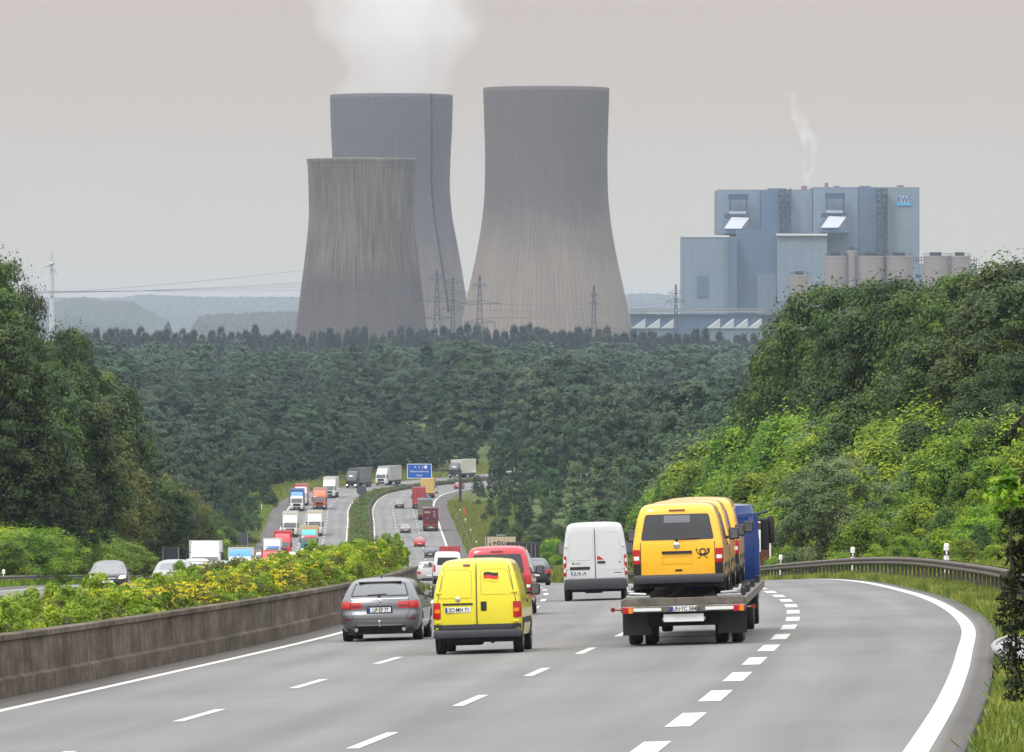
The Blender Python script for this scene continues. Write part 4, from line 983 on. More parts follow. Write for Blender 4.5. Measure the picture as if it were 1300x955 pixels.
# ---- farther traffic on our side
def car_at(y, off, label, col, kind='hatch', pname=None, rev=False, **k):
    r, ln = small_car(label, col, kind, pname, **k); place(r, y, off, rev, ln); return r
car_at(380, 5.75, 'black hatchback ahead of the white van, beside the black lorry', (.012, .013, .016), 'hatch', 'paint_black')
car_at(523, 1.8, 'silver estate in the fast lane, half hidden by a small white van', (.42, .43, .44), 'mpv', 'paint_silver')
def van_at(y, off, label, rev=False, col=(.66, .67, .68), pname='paint_white2'):
    r = thing('small_van', label, 'van'); sh = Shell([(.3, .05, 4.9, .9, .2), (.5, 0, 5, .95, .14), (1.0, 0, 4.8, .96, .12), (1.3, .02, 4.2, .94, .12), (1.8, .08, 3.6, .85, .12), (2.02, .12, 3.3, .80, .15), (2.1, .2, 3.2, .72, .2)], cr=.04, cf=.25)
    c = Car(r, sh); obj('body', sh.mesh('body', pm(pname, col), 20), r)
    c.patch('rear', 'rear_window', rect(-.7, .7, 1.25, 1.75, .06), M['tint'], .1); c.patch('front', 'windscreen', rect(-.82, .82, 1.22, 1.82, .08), M['screen2'], .1)
    c.patch('front', 'grille', rect(-.6, .6, .6, .85), M['black'], .1); c.plate(0, .8)
    b = MB(); b.box(-.94, .94, -.05, .3, .3, .55, .04); b.build('rear_bumper', M['greybumper'], r)
    for k in (-1, 1):
        q = [(k*.80, .8), (k*.94, .8), (k*.92, 1.25), (k*.80, 1.25)]
        if k < 0: q = [q[1], q[0], q[3], q[2]]
        c.patch('rear', 'tail_light', q, M['tail'], .1)
        q = [(k*.60, .72), (k*.90, .76), (k*.88, 1.0), (k*.64, .95)]
        if k < 0: q = [q[1], q[0], q[3], q[2]]
        c.patch('front', 'headlight', q, M['clearlamp'], .2)
        c.patch('right' if k > 0 else 'left', 'side_window', [(2.9, 1.2), (4.0, 1.2), (3.6, 1.8), (2.9, 1.8)], M['glass'], .1)
    c.mirror(3.9, 1.2, .2, .3); c.underside(.1, 4.8, .8, .2, .35); c.wheels((.9, 4.1), .94, .33, .2, 'steelrim', n=20)
    place(r, y, off, rev, 5.0); return r
van_at(458, 1.95, 'small white van between the grey estate car and the yellow flag van')
o, _ = lorry('dark red box lorry seen over the roof of the small white van', (.4, .03, .04), (.42, .02, .035), 'paint_red_lorry', front=False, Ltr=6.5, boxH=3.05, rigid=True, H=2.8); place(o, 870, 9.5)
o, _ = lorry('black lorry with plain dark cargo box beside the red people carrier', (.02, .02, .02), (.018, .02, .024), 'paint_black_lorry', front=False, Ltr=7.5, boxH=3.15, rigid=True, H=2.9); place(o, 540, 9.35)
o, _ = lorry('beige box lorry with dark arched lettering across the top of its rear', (.5, .42, .28), (.50, .42, .28), 'paint_beige_lorry', front=False, Ltr=7.5, boxH=4.1, rigid=True, frame=(.03, .03, .03)); place(o, 600, 9.3)
for i, ch in enumerate('SPOLIC'):
    a = (i-2.5)*.36; t = text_obj('letter', ch, .46, M['ink'], o, (a*1.0-.05, -.07, 3.42-.20*a*a), (90, math.degrees(a*.25), 0), .006, bold=.012)
LOR = 'lorries driving away in the slow lane'
def lorry_at(y, off, rev, **k):
    r, tot = lorry(front=rev, **k); place(r, y, off, rev, tot); return r
lorry_at(1182, 9.5, False, label='dark maroon container lorry with white marks and amber boards, nearest of the slow convoy', cabcol=(.2, .02, .02), boxcol=(.11, .012, .018), pname='paint_maroon', container=True, Ltr=12, boxH=3.9, group=LOR)
MW = COL.objects[-1]
ro = [o for o in COL.objects if o.name.startswith('lorry') and o.parent is None][-1]
for x, z, s_, t in ((-.55, 3.2, .5, 'NYK'), (.6, 3.3, .22, '45G1'), (-.6, 2.2, .25, '22'), (.62, 2.9, .2, '3048'), (.6, 2.55, .2, '2280')): text_obj('door_lettering', t, s_, M['white'], ro, (x, -.075, z))
lorry_at(1246, 9.2, False, label='drab grey-green tarpaulin lorry just ahead of the maroon container', cabcol=(.2, .2, .14), boxcol=(.15, .16, .11), pname='paint_drab', Ltr=11, boxH=3.7, group=LOR)
lorry_at(1318, 8.6, False, label='plain crimson box lorry behind the yellow one, below the blue gantry sign', cabcol=(.4, .02, .03), boxcol=(.34, .018, .03), pname='paint_crimson', Ltr=11, boxH=4.0, group=LOR)
lorry_at(1395, 9.2, False, label='sandy yellow box lorry directly below the blue gantry sign', cabcol=(.6, .4, .05), boxcol=(.62, .42, .12), pname='paint_sand', Ltr=9, boxH=4.0, group=LOR)
car_at(1432, 8.6, 'white car just ahead of the sandy yellow lorry', (.7, .7, .7), 'mpv', 'paint_white')
car_at(1322, 4.9, 'dark teal car on the far straight, below the blue gantry sign', (.02, .05, .06), 'saloon', 'paint_teal')
car_at(1172, 5.2, 'grey saloon in the middle lane beside the maroon container lorry', (.12, .13, .14), 'saloon', 'paint_darkgrey')
car_at(1102, 7.0, 'small bright red hatchback on the far straight, behind the maroon lorry', (.50, .012, .012), 'hatch', 'paint_brightred')
car_at(1040, 8.3, 'dark blue hatchback just above the dark red box lorry', (.02, .035, .055), 'hatch', 'paint_navy')
car_at(1470, 9.4, 'dark red car entering the far bend beside the trees', (.25, .01, .02), 'hatch', 'paint_darkred')

# ------------------------------------------------------------------ oncoming traffic
def lc(y, n): return -float(MED(y))-{1: 1.9, 2: 5.6, 3: 9.4}[n]
def onc(y, n, label, col, kind, pname, dx=0, **k): return car_at(y, lc(y, n)+dx, label, col, kind, pname, rev=True, **k)
onc(320, 2, 'dark saloon with glowing headlights, first oncoming car on the outer side', (.02, .022, .028), 'saloon', 'paint_dark_saloon', dx=-.45, beam=True, name='saloon')
onc(293, 1, 'silver-grey oncoming saloon behind the yellow flowers', (.20, .21, .22), 'saloon', 'paint_silvergrey', dx=-.3, name='saloon')
onc(400, 1, 'pale violet-silver oncoming people carrier between grey saloon and white box lorry', (.38, .36, .42), 'mpv', 'paint_lilac', dx=-1.9, name='people_carrier')
onc(335, 1, 'dark green oncoming saloon half hidden by the green shrubs', (.10, .13, .12), 'saloon', 'paint_greygreen', dx=.5, name='saloon')
JAM = 'oncoming lorries queuing on the far descent'
LO = lambda y, n, dx=0, **k: lorry_at(y, lc(y, n)+dx, True, **k)
LO(533, 3, .3, label='white box lorry with rounded roof deflector beside the dark sign board', cabcol=(.62, .62, .60), boxcol=(.66, .65, .62), pname='paint_white_box', rigid=True, Ltr=7, boxH=3.25, W=2.42, top=(.66, .66, .64))
LO(702, 3, .2, label='white lorry with bright blue panel on its front, half behind the shrubs', cabcol=(.62, .63, .65), boxcol=(.60, .60, .60), pname='paint_white_blue', Ltr=9, boxH=3.4, H=3.2, group=JAM, top=(.02, .22, .55))
LO(735, 2, -.7, label='red-topped lorry peeping over the green shrubs', cabcol=(.55, .03, .04), boxcol=(.55, .05, .06), pname='paint_red2', Ltr=7, boxH=3.0, H=2.9, group=JAM)
van_at(900, lc(900, 3)-.2, 'white van low over the shrubs beside the queue of lorries', True)
van_at(905, lc(905, 2)-.6, 'second white van low over the shrubs, next to the teal lorry', True)
LO(985, 3, -.2, label='white lorry with blue visor over the windscreen, in front of the red lorry', cabcol=(.64, .65, .66), boxcol=(.62, .62, .62), pname='paint_white3', Ltr=9, boxH=3.6, H=3.4, visor=(.03, .12, .45), group=JAM)
LO(1038, 3, .4, label='bright red lorry in the queue behind the blue-visored white one', cabcol=(.60, .012, .02), boxcol=(.58, .02, .03), pname='paint_red3', Ltr=11, boxH=3.95, group=JAM)
LO(1066, 2, .2, label='teal lorry with red visor stripe and glowing amber headlights', cabcol=(.01, .20, .21), boxcol=(.60, .42, .20), pname='paint_tealcab', Ltr=12, boxH=4.0, visor=(.6, .02, .02), stripe=(.02, .10, .09), group=JAM, top=(.03, .38, .42), lit=True)
LO(1150, 3, .1, label='cream white lorry with dark windscreen, outer lane behind the red lorry', cabcol=(.64, .62, .55), boxcol=(.60, .58, .52), pname='paint_cream', Ltr=12, boxH=4.0, group=JAM)
LO(1156, 2, .3, label='cream white lorry with dark windscreen, inner lane behind the teal lorry', cabcol=(.64, .62, .56), boxcol=(.62, .57, .46), pname='paint_cream2', Ltr=12, boxH=4.0, group=JAM)
LO(1302, 3, -.1, label='white cabbed lorry with blue sided box in the outer lane', cabcol=(.64, .64, .62), boxcol=(.03, .12, .36), pname='paint_whiteblue', Ltr=12, boxH=4.0, group=JAM, top=(.05, .2, .45))
LO(1340, 3, -.1, label='red topped white lorry right behind the white and blue one', cabcol=(.6, .6, .6), boxcol=(.55, .10, .09), pname='paint_w4', Ltr=11, boxH=4.0, group=JAM)
LO(1312, 2, .2, label='orange-red lorry with dark windscreen and white bumper lamps', cabcol=(.62, .10, .02), boxcol=(.6, .3, .2), pname='paint_orange', Ltr=12, boxH=3.9, group=JAM, visor=(.55, .06, .02))
LO(1395, 2, -.1, label='white lorry with tall white box behind the orange-red one', cabcol=(.6, .61, .62), boxcol=(.64, .63, .60), pname='paint_w5', Ltr=12, boxH=4.1, group=JAM)
LO(1474, 3, .0, label='black cabbed lorry with grey side walls on the outside of the bend', cabcol=(.02, .02, .03), boxcol=(.10, .10, .13), pname='paint_blackcab', Ltr=12, boxH=4.1, group=JAM, lit=True)
LO(1496, 3, 1.4, label='white lorry with white box right behind the black cabbed one', cabcol=(.64, .63, .60), boxcol=(.45, .46, .45), pname='paint_w6', Ltr=11, boxH=4.1, group=JAM)
LO(1562, 3, .4, label='dark cabbed lorry with long cream box beside the blue gantry sign', cabcol=(.04, .05, .06), boxcol=(.64, .60, .52), pname='paint_creambox', Ltr=12, boxH=4.1, group=JAM)
onc(1010, 1, 'silver oncoming car near the top of the green shrubs', (.4, .42, .44), 'hatch', 'paint_silver', dx=0, lights=True)
onc(1590, 2, 'white car with red-lit nose following the cream box lorry', (.66, .66, .66), 'mpv', 'paint_white', dx=2)
# ------------------------------------------------------------------ vegetation
M['bark'] = mat('bark', (.07, .055, .04), .9, var=.35, vscale=2, bump=.5, bscale=8)
LM = {
 'oak': leafmat('leaf_oak_dark', (.015, .036, .003), (.034, .067, .005), (.088, .125, .010), trans=.22),
 'mid': leafmat('leaf_woodland', (.022, .058, .006), (.048, .100, .009), (.10, .165, .016), trans=.25),
 'bright': leafmat('leaf_fresh_green', (.045, .12, .004), (.135, .25, .006), (.30, .40, .012)),
 'willow': leafmat('leaf_grey_willow', (.06, .115, .035), (.12, .185, .065), (.21, .28, .11)),
 'olive': leafmat('leaf_yellowing', (.06, .085, .012), (.11, .13, .016), (.17, .16, .02)),
 'pine': leafmat('leaf_blue_green', (.022, .060, .018), (.04, .09, .026), (.075, .14, .035)),
 'fmid': leafmat('leaf_forest_green', (.0085, .0330, .0070), (.0190, .0540, .0120), (.0400, .0830, .0180), trans=.15),
 'fpine': leafmat('leaf_forest_blue_green', (.0065, .0270, .0100), (.0130, .0440, .0150), (.0280, .0660, .0210), trans=.15),
 'foak': leafmat('leaf_forest_dark', (.0075, .0240, .0050), (.0165, .0430, .0085), (.0370, .0680, .0120), trans=.15),
 'flite': leafmat('leaf_forest_light', (.0240, .0520, .0080), (.0440, .0820, .0130), (.0700, .1080, .0200), trans=.15),
 'fdark': leafmat('leaf_poplar_dark', (.008, .024, .010), (.014, .036, .013), (.026, .052, .017), trans=.1),
 'hedge': leafmat('leaf_hedge', (.07, .15, .006), (.16, .28, .010), (.33, .44, .02)),
 'flower': leafmat('flower_yellow', (.62, .54, .003), (.78, .70, .004), (.86, .80, .02), trans=.25),
 'grass': leafmat('grass_blades', (.07, .11, .012), (.14, .19, .025), (.27, .27, .05)),
 'dry': leafmat('dry_stems', (.16, .12, .03), (.24, .19, .05), (.3, .26, .08)),
}
def rand_dirs(n, r):
    v = r.normal(size=(n, 3)); return v/np.linalg.norm(v, axis=1, keepdims=True)
def leaves(C, rad, per, leaf, r, flat=.8, up=.35, tint=None, spread=.45, aspect=.55, ctr=None, cw=.0, rw=.75, dw=1.0, loose=0.0):
    """C: cluster centres; per: leaves for each; leaves sit on the outside of each cluster and face outwards"""
    n = len(C)*per; ci = np.repeat(np.arange(len(C)), per); d = rand_dirs(n, r); d[:, 2] = np.where(d[:, 2] < -.3, -d[:, 2], d[:, 2])
    rr = (rad[ci] if np.ndim(rad) else rad)*(1-spread*r.random(n)**1.3)
    rr = rr*np.where(r.random(n) < loose, 1+1.3*r.random(n), 1); pos = C[ci]+d*rr[:, None]*np.array([1, 1, flat])
    cd_ = 0
    if ctr is not None: cd_ = C[ci]-ctr; cd_ = cd_/(np.linalg.norm(cd_, axis=1, keepdims=True)+1e-6)*cw
    nrm = dw*d+cd_+rw*rand_dirs(n, r)+np.array([0, 0, up]); nrm /= np.linalg.norm(nrm, axis=1, keepdims=True)
    t = np.cross(nrm, rand_dirs(n, r)); t /= np.linalg.norm(t, axis=1, keepdims=True)+1e-9; b = np.cross(nrm, t)
    s = (leaf*(.55+.8*r.random(n)))[:, None]
    V = np.stack([pos-t*s, pos+b*s*aspect, pos+t*s, pos-b*s*aspect], 1).reshape(-1, 3)
    Q = np.arange(n*4).reshape(n, 4)
    ct = (tint if tint is not None else r.random(len(C)))[ci]
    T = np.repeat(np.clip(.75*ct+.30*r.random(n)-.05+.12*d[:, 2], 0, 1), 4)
    return V, Q, T
def crown_points(n, H, W, zb, shape, r):
    a = (H-zb)/2; zc = (H+zb)/2; d = rand_dirs(n, r)
    az = np.arctan2(d[:, 1], d[:, 0]); ph = r.random(6)*6.28
    q = 1-.75*np.maximum(d[:, 2], 0); lobe = 1+q*(.16*np.sin(2*az+ph[0]+d[:, 2]*2)+.12*np.sin(3*az+ph[1]-d[:, 2]*3)+.10*np.sin(5*az+ph[2]+d[:, 2]*5))
    rr = (.45+.55*r.random(n)**.4)*lobe
    p = d*rr[:, None]*np.array([W/2, W/2, a])
    if shape == 'cone':
        h = (p[:, 2]/a+1)/2; k = 1.25*(1-h)**.75+.12; p[:, 0] *= k; p[:, 1] *= k
    elif shape == 'column':
        hh_ = r.random(n)**.85; k = W/2*(.12+.88*(1-hh_)**.55)*np.sqrt(r.random(n)*.8+.2); p[:, 0] = np.cos(az)*k; p[:, 1] = np.sin(az)*k; p[:, 2] = (hh_*2-1)*a
    elif shape == 'dome':
        h = (p[:, 2]/a+1)/2; k = 1.12-.35*h; p[:, 0] *= k; p[:, 1] *= k
    p[:, 2] += zc; return p
def tree_meshes(key, H, W, zb, ncl, per, leaf, species, shape='round', seed=1, crk=.13, up=.35, flat=.8, cw=.5, rw=.7, dw=1.0, loose=.17):
    r = np.random.default_rng(seed); C = crown_points(ncl, H, W, zb, shape, r)
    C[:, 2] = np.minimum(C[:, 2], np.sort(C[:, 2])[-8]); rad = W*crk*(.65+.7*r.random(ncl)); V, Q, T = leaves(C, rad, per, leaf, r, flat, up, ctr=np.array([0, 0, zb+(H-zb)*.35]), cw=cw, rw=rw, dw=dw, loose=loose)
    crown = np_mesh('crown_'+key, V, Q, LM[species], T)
    b = MB(); rt = max(.12, H*.018); top = zb+(H-zb)*.62; k = 6; pts = []
    for i in range(k+1):
        t = i/k; pts.append((math.sin(t*3+seed)*.15*t*W*.1, math.cos(t*2+seed)*.12*t*W*.1, top*t-.3*(i == 0)))
    for i in range(k): b.tube(pts[i], pts[i+1], rt*(1.25 if i == 0 else 1-.8*i/k), rt*(1-.8*(i+1)/k), 8, caps=False)
    idx = r.choice(ncl, min(ncl, 14), replace=False)
    for j in idx:
        c = C[j]; s = pts[min(k-1, max(1, int(k*min(.95, (c[2]*.55)/top))))]
        m = (Vector(s)*.45+Vector(c)*.55)+Vector((0, 0, .06*H*(-.2))); b.tube(s, m, rt*.38, rt*.2, 5, caps=False); b.tube(m, c, rt*.2, rt*.06, 5, caps=False)
    return b.mesh('trunk_'+key, M['bark'], smooth=60), crown
SP = {}
def species(key, **k): SP[key] = tree_meshes(key, **k)
# near, detailed
species('oakA', H=18, W=13, zb=1.6, ncl=230, per=230, leaf=.17, species='oak', shape='round', seed=3, crk=.085)
species('oakB', H=16, W=11, zb=1.2, ncl=200, per=230, leaf=.16, species='oak', shape='dome', seed=9, crk=.088)
species('oakC', H=20, W=11, zb=2.4, ncl=210, per=230, leaf=.17, species='mid', shape='round', seed=21, crk=.09)
species('oliveA', H=12, W=9, zb=.8, ncl=120, per=230, leaf=.15, species='olive', shape='dome', seed=31, crk=.10, flat=1.15)
species('brightA', H=8, W=7, zb=.3, ncl=110, per=240, leaf=.12, species='bright', shape='dome', seed=5, crk=.10, flat=1.15)
species('brightB', H=6, W=6, zb=.1, ncl=95, per=230, leaf=.11, species='bright', shape='cone', seed=6, crk=.11, flat=1.15)
species('midB', H=9, W=7, zb=.3, ncl=120, per=230, leaf=.13, species='mid', shape='cone', seed=8, crk=.11, flat=1.15)
species('willowA', H=8.5, W=7.5, zb=.2, ncl=170, per=300, leaf=.09, species='willow', shape='round', seed=12, crk=.09, up=.5)
species('willowB', H=9.5, W=6, zb=.3, ncl=120, per=240, leaf=.10, species='willow', shape='cone', seed=13, crk=.11, up=.6)
# middle distance
species('coneM', H=17, W=9, zb=.5, ncl=110, per=110, leaf=.32, species='pine', shape='cone', seed=41, crk=.11)
species('poplM', H=17, W=6.5, zb=.5, ncl=90, per=110, leaf=.28, species='willow', shape='cone', seed=43, crk=.13)
# forest
for i, (sp, shp, hh, ww) in enumerate((('mid', 'dome', 20, 16), ('pine', 'round', 23, 14), ('oak', 'dome', 19, 17), ('mid', 'round', 22, 13), ('pine', 'cone', 21, 10), ('oak', 'round', 18, 14), ('lite', 'dome', 19, 15), ('lite', 'round', 17, 11))):
    species('forest%d' % i, H=hh, W=ww, zb=.8, ncl=250, per=44, leaf=.33, species='f'+sp, shape=shp, seed=60+i, crk=.062, cw=1.6, rw=.45, up=.1, dw=.45)
for i in range(3):
    species('poplar%d' % i, H=27, W=10.5, zb=1, ncl=170, per=36, leaf=.45, species='fdark', shape='column', seed=80+i, crk=.06, flat=2.8, up=.0, cw=.8, rw=.5)

ntree = {}
def tree(key, x, y, s, name, label, cat='tree', group=None, z=None, parts=True, sz=None, rot=None):
    tm, cm = SP[key]; rot = rng.random()*6.28 if rot is None else rot
    if z is None: z = float(gh(x, y))-.1
    if parts:
        o = thing(name, label, cat, (x, y, z), group); obj('trunk', tm, o); obj('crown', cm, o)
    else:
        o = obj(name, cm); tag(o, label, cat, group); o.location = (x, y, z)
    o.rotation_euler.z = rot; o.scale = (s, s, sz or s); return o
def gh(x, y):
    yy = min(max(y, 0), 1780); u = (x-float(L(yy)))*math.hypot(1, heading(yy)) if yy < 1390 else (x-float(L(yy)))
    return float(ground_h(np.array(u, float), np.array(float(y)), np.array(float(x))))
HT = {'oakA': 18, 'oakB': 16, 'oakC': 20, 'oliveA': 12, 'brightA': 8, 'brightB': 6, 'midB': 9, 'willowA': 8.5, 'willowB': 9.5, 'coneM': 17, 'poplM': 17, **{'forest%d' % i: h for i, h in enumerate((20, 23, 19, 22, 21, 18, 19, 17))}, **{'poplar%d' % i: 27 for i in range(3)}}
def tree_px(key, xc, top, y, name, label, wk=1.0, **k):
    """a tree whose crown is centred on photo column xc and tops out at photo row top, standing at distance y"""
    x = (xc-CX)*y/F; z = gh(x, y); H = -(top-HR)*y/F-z; s = H/(HT[key]*1.03)
    o = tree(key, x, y, s, name, label, z=z-.2, **k)
    if wk != 1: o.scale = (s*wk, s*wk, s)
    return o
# roadside wood on the oncoming side (dark mass at the edge of the picture)
LW = 'dense roadside wood beyond the oncoming carriageway'
LWl = {'oakA': 'broad dark oak in the roadside wood above the oncoming cars', 'oakB': 'domed dark oak low in the roadside wood above the oncoming cars', 'oakC': 'tall green broadleaf tree in the roadside wood above the oncoming cars', 'oliveA': 'yellowish-green tree at the lit edge of the roadside wood by the oncoming cars', 'midB': 'small pointed green tree in the roadside wood edge by the oncoming cars', 'brightA': 'bright fresh-green bush at the foot of the roadside wood'}
for key, xc, top, y, wk in (
    ('oakC', -35, 298, 440, .8), ('oakA', 0, 318, 455, .42), ('oakC', 40, 404, 470, .5), ('oakA', 5, 400, 430, .7), ('oakA', 88, 406, 520, .45), ('oakA', -25, 345, 450, .55), ('oakC', 40, 440, 440, .9), ('oakB', 118, 452, 540, .9),
    ('oakA', 70, 470, 450, .9), ('oakB', 20, 500, 430, 1.0), ('oakB', 140, 500, 560, .9), ('oakA', 100, 520, 490, .9), ('oakB', 160, 548, 585, .95), ('oliveA', 128, 560, 520, 1.0), ('oakB', 62, 560, 440, 1.0),
    ('oliveA', 178, 585, 600, 1.0), ('oakB', 200, 600, 640, 1.1), ('oliveA', 222, 612, 690, 1.0), ('oakB', 150, 610, 540, 1.1), ('midB', 185, 640, 590, 1.2), ('oakB', 100, 620, 500, 1.1), ('oakB', 20, 600, 430, 1.1),
    ('midB', 215, 660, 650, 1.3), ('midB', 240, 668, 720, 1.2), ('oakB', 244, 640, 770, .9), ('oliveA', 262, 660, 800, .8), ('midB', 135, 650, 540, 1.3), ('oakB', 60, 640, 460, 1.2), ('oakC', -60, 330, 450, 1), ('oakA', -60, 450, 430, 1)):
    y = y*1.13 if y < 640 else y
    tree_px(key, xc, top, y, {'midB': 'small_tree', 'oliveA': 'yellowing_tree'}.get(key, 'oak_tree' if key != 'oakC' else 'broadleaf_tree'), LWl[key], wk, group=LW)
for xc, top, y in ((110, 666, 525), (88, 668, 505), (135, 676, 535), (65, 674, 480), (160, 684, 565), (40, 672, 455), (15, 668, 440), (120, 682, 520), (75, 686, 490), (30, 688, 445), (-5, 680, 430), (150, 694, 550), (0, 662, 450), (50, 662, 480)):
    tree_px('brightA', xc, top, y, 'bush', LWl['brightA'], 1.6, group=LW)
# wood and thicket beyond the guard rail
RW = 'tall oaks rising behind the thicket'
for key, xc, top, y, wk in (
    ('oakA', 1012, 380, 600, .62), ('oakB', 992, 408, 605, .60), ('oakA', 1050, 350, 560, .70), ('oakC', 1092, 330, 520, .7), ('oakA', 1140, 342, 500, .75), ('oakC', 1185, 336, 480, .75), ('oakC', 1235, 314, 470, .7), ('oakA', 1285, 318, 460, .8), ('oakC', 1320, 330, 440, 1),
    ('oakB', 1060, 440, 540, .8), ('oakB', 1120, 430, 500, .85), ('oakA', 1190, 420, 460, .85), ('oakB', 1250, 410, 440, .9), ('oakA', 1300, 440, 420, .9), ('oakB', 1010, 470, 600, .7), ('oakB', 1090, 490, 500, .9), ('oakB', 1160, 490, 460, .9), ('oakA', 1230, 500, 430, .8), ('oakB', 1290, 500, 410, .9)):
    tree_px(key, xc, top, y, 'oak_tree' if key != 'oakC' else 'broadleaf_tree', {'oakA': 'broad dark oak behind the bright thicket, below the power station', 'oakB': 'domed dark oak behind the bright thicket', 'oakC': 'tall mid-green oak standing out against the sky behind the thicket'}[key], wk, group=RW)
TH = 'mixed thicket between the guard rail and the oaks'
TL = {'brightA': ('bush', 'rounded bright green bush in the thicket beyond the guard rail'), 'brightB': ('bush', 'pointed yellow-green bush in the thicket beyond the guard rail'), 'midB': ('small_tree', 'pointed mid-green small tree in the thicket beyond the guard rail'),
      'willowB': ('willow', 'pale grey-green upright willow in the thicket below the oaks'), 'oliveA': ('small_tree', 'yellow-green small tree in the thicket beyond the guard rail'), 'oakB': ('small_tree', 'dark round tree in the thicket beyond the guard rail')}
for key, xc, top, y, wk in (
    ('midB', 960, 500, 620, .9), ('midB', 925, 545, 640, 1), ('brightA', 985, 540, 560, .9), ('midB', 1010, 505, 560, .8), ('willowB', 1052, 498, 500, 1), ('midB', 1090, 498, 470, 1), ('brightA', 1130, 520, 450, .9), ('midB', 1165, 528, 430, .9), ('brightA', 1210, 540, 400, 1), ('midB', 1260, 530, 400, 1), ('brightB', 1300, 560, 380, 1),
    ('brightA', 900, 575, 620, 1), ('brightA', 870, 600, 640, 1), ('brightB', 940, 575, 560, 1), ('brightA', 970, 590, 500, 1), ('willowB', 1000, 570, 480, .9), ('brightB', 1120, 560, 420, 1), ('willowB', 1160, 575, 400, 1), ('brightA', 1235, 590, 380, 1), ('brightA', 1285, 600, 360, 1.1), ('midB', 1190, 580, 400, .9),
    ('brightB', 920, 620, 520, 1.1), ('brightA', 960, 635, 470, 1), ('brightB', 1000, 632, 430, 1), ('brightA', 1130, 615, 380, 1), ('brightB', 1170, 630, 360, 1.1), ('midB', 1200, 640, 350, 1), ('brightB', 1240, 640, 340, 1.2), ('brightA', 1280, 655, 330, 1), ('brightB', 1100, 650, 360, 1.1), ('brightA', 1150, 672, 335, 1.1), ('brightB', 1195, 668, 325, 1.3), ('brightB', 1225, 680, 310, 1.2), ('brightA', 1262, 684, 300, 1.1), ('brightB', 1300, 690, 295, 1.2),
    ('brightB', 1020, 670, 400, 1), ('brightA', 1090, 505, 480, 1), ('brightA', 1010, 515, 540, 1), ('brightB', 1180, 512, 440, 1.1), ('brightA', 1250, 520, 410, 1), ('willowB', 1130, 530, 450, 1), ('brightA', 960, 530, 600, 1), ('brightB', 1045, 520, 520, 1), ('willowB', 1090, 590, 420, .9), ('brightA', 1200, 560, 410, 1), ('brightB', 1290, 530, 400, 1), ('brightA', 1150, 600, 400, 1), ('brightB', 900, 560, 640, 1.1), ('brightA', 1270, 570, 380, 1), ('brightA', 1140, 700, 325, 1.6), ('brightA', 1090, 706, 335, 1.6), ('brightB', 1210, 704, 300, 1.7), ('brightA', 1280, 706, 285, 1.5), ('brightB', 1000, 694, 400, 1.6), ('midB', 1245, 660, 330, 1.0), ('willowB', 1215, 610, 380, .8), ('brightA', 1060, 540, 480, .9), ('brightB', 1030, 560, 470, 1), ('brightA', 985, 672, 430, .9), ('brightB', 1112, 690, 345, 1.1), ('brightB', 1070, 698, 350, 1.3), ('brightB', 1175, 700, 318, 1.4), ('brightB', 1245, 706, 295, 1.4), ('brightA', 930, 672, 500, 1),
    ('oliveA', 1090, 560, 440, .6), ('oakB', 1055, 610, 470, .6), ('brightA', 840, 615, 680, 1), ('brightA', 880, 640, 600, 1), ('midB', 820, 640, 720, 1), ('brightA', 845, 665, 640, 1.1), ('midB', 795, 632, 780, 1), ('brightA', 900, 690, 520, 1.2), ('midB', 870, 690, 560, 1.2), ('brightA', 815, 685, 660, 1.2)):
    nm, lb = TL[key]; tree_px(key, xc, top, y, nm, lb, wk, group=TH)
tree_px('willowA', 1060, 570, 372, 'willow', 'large round grey-green willow directly behind the guard rail delineator', 1.0, cat='tree')
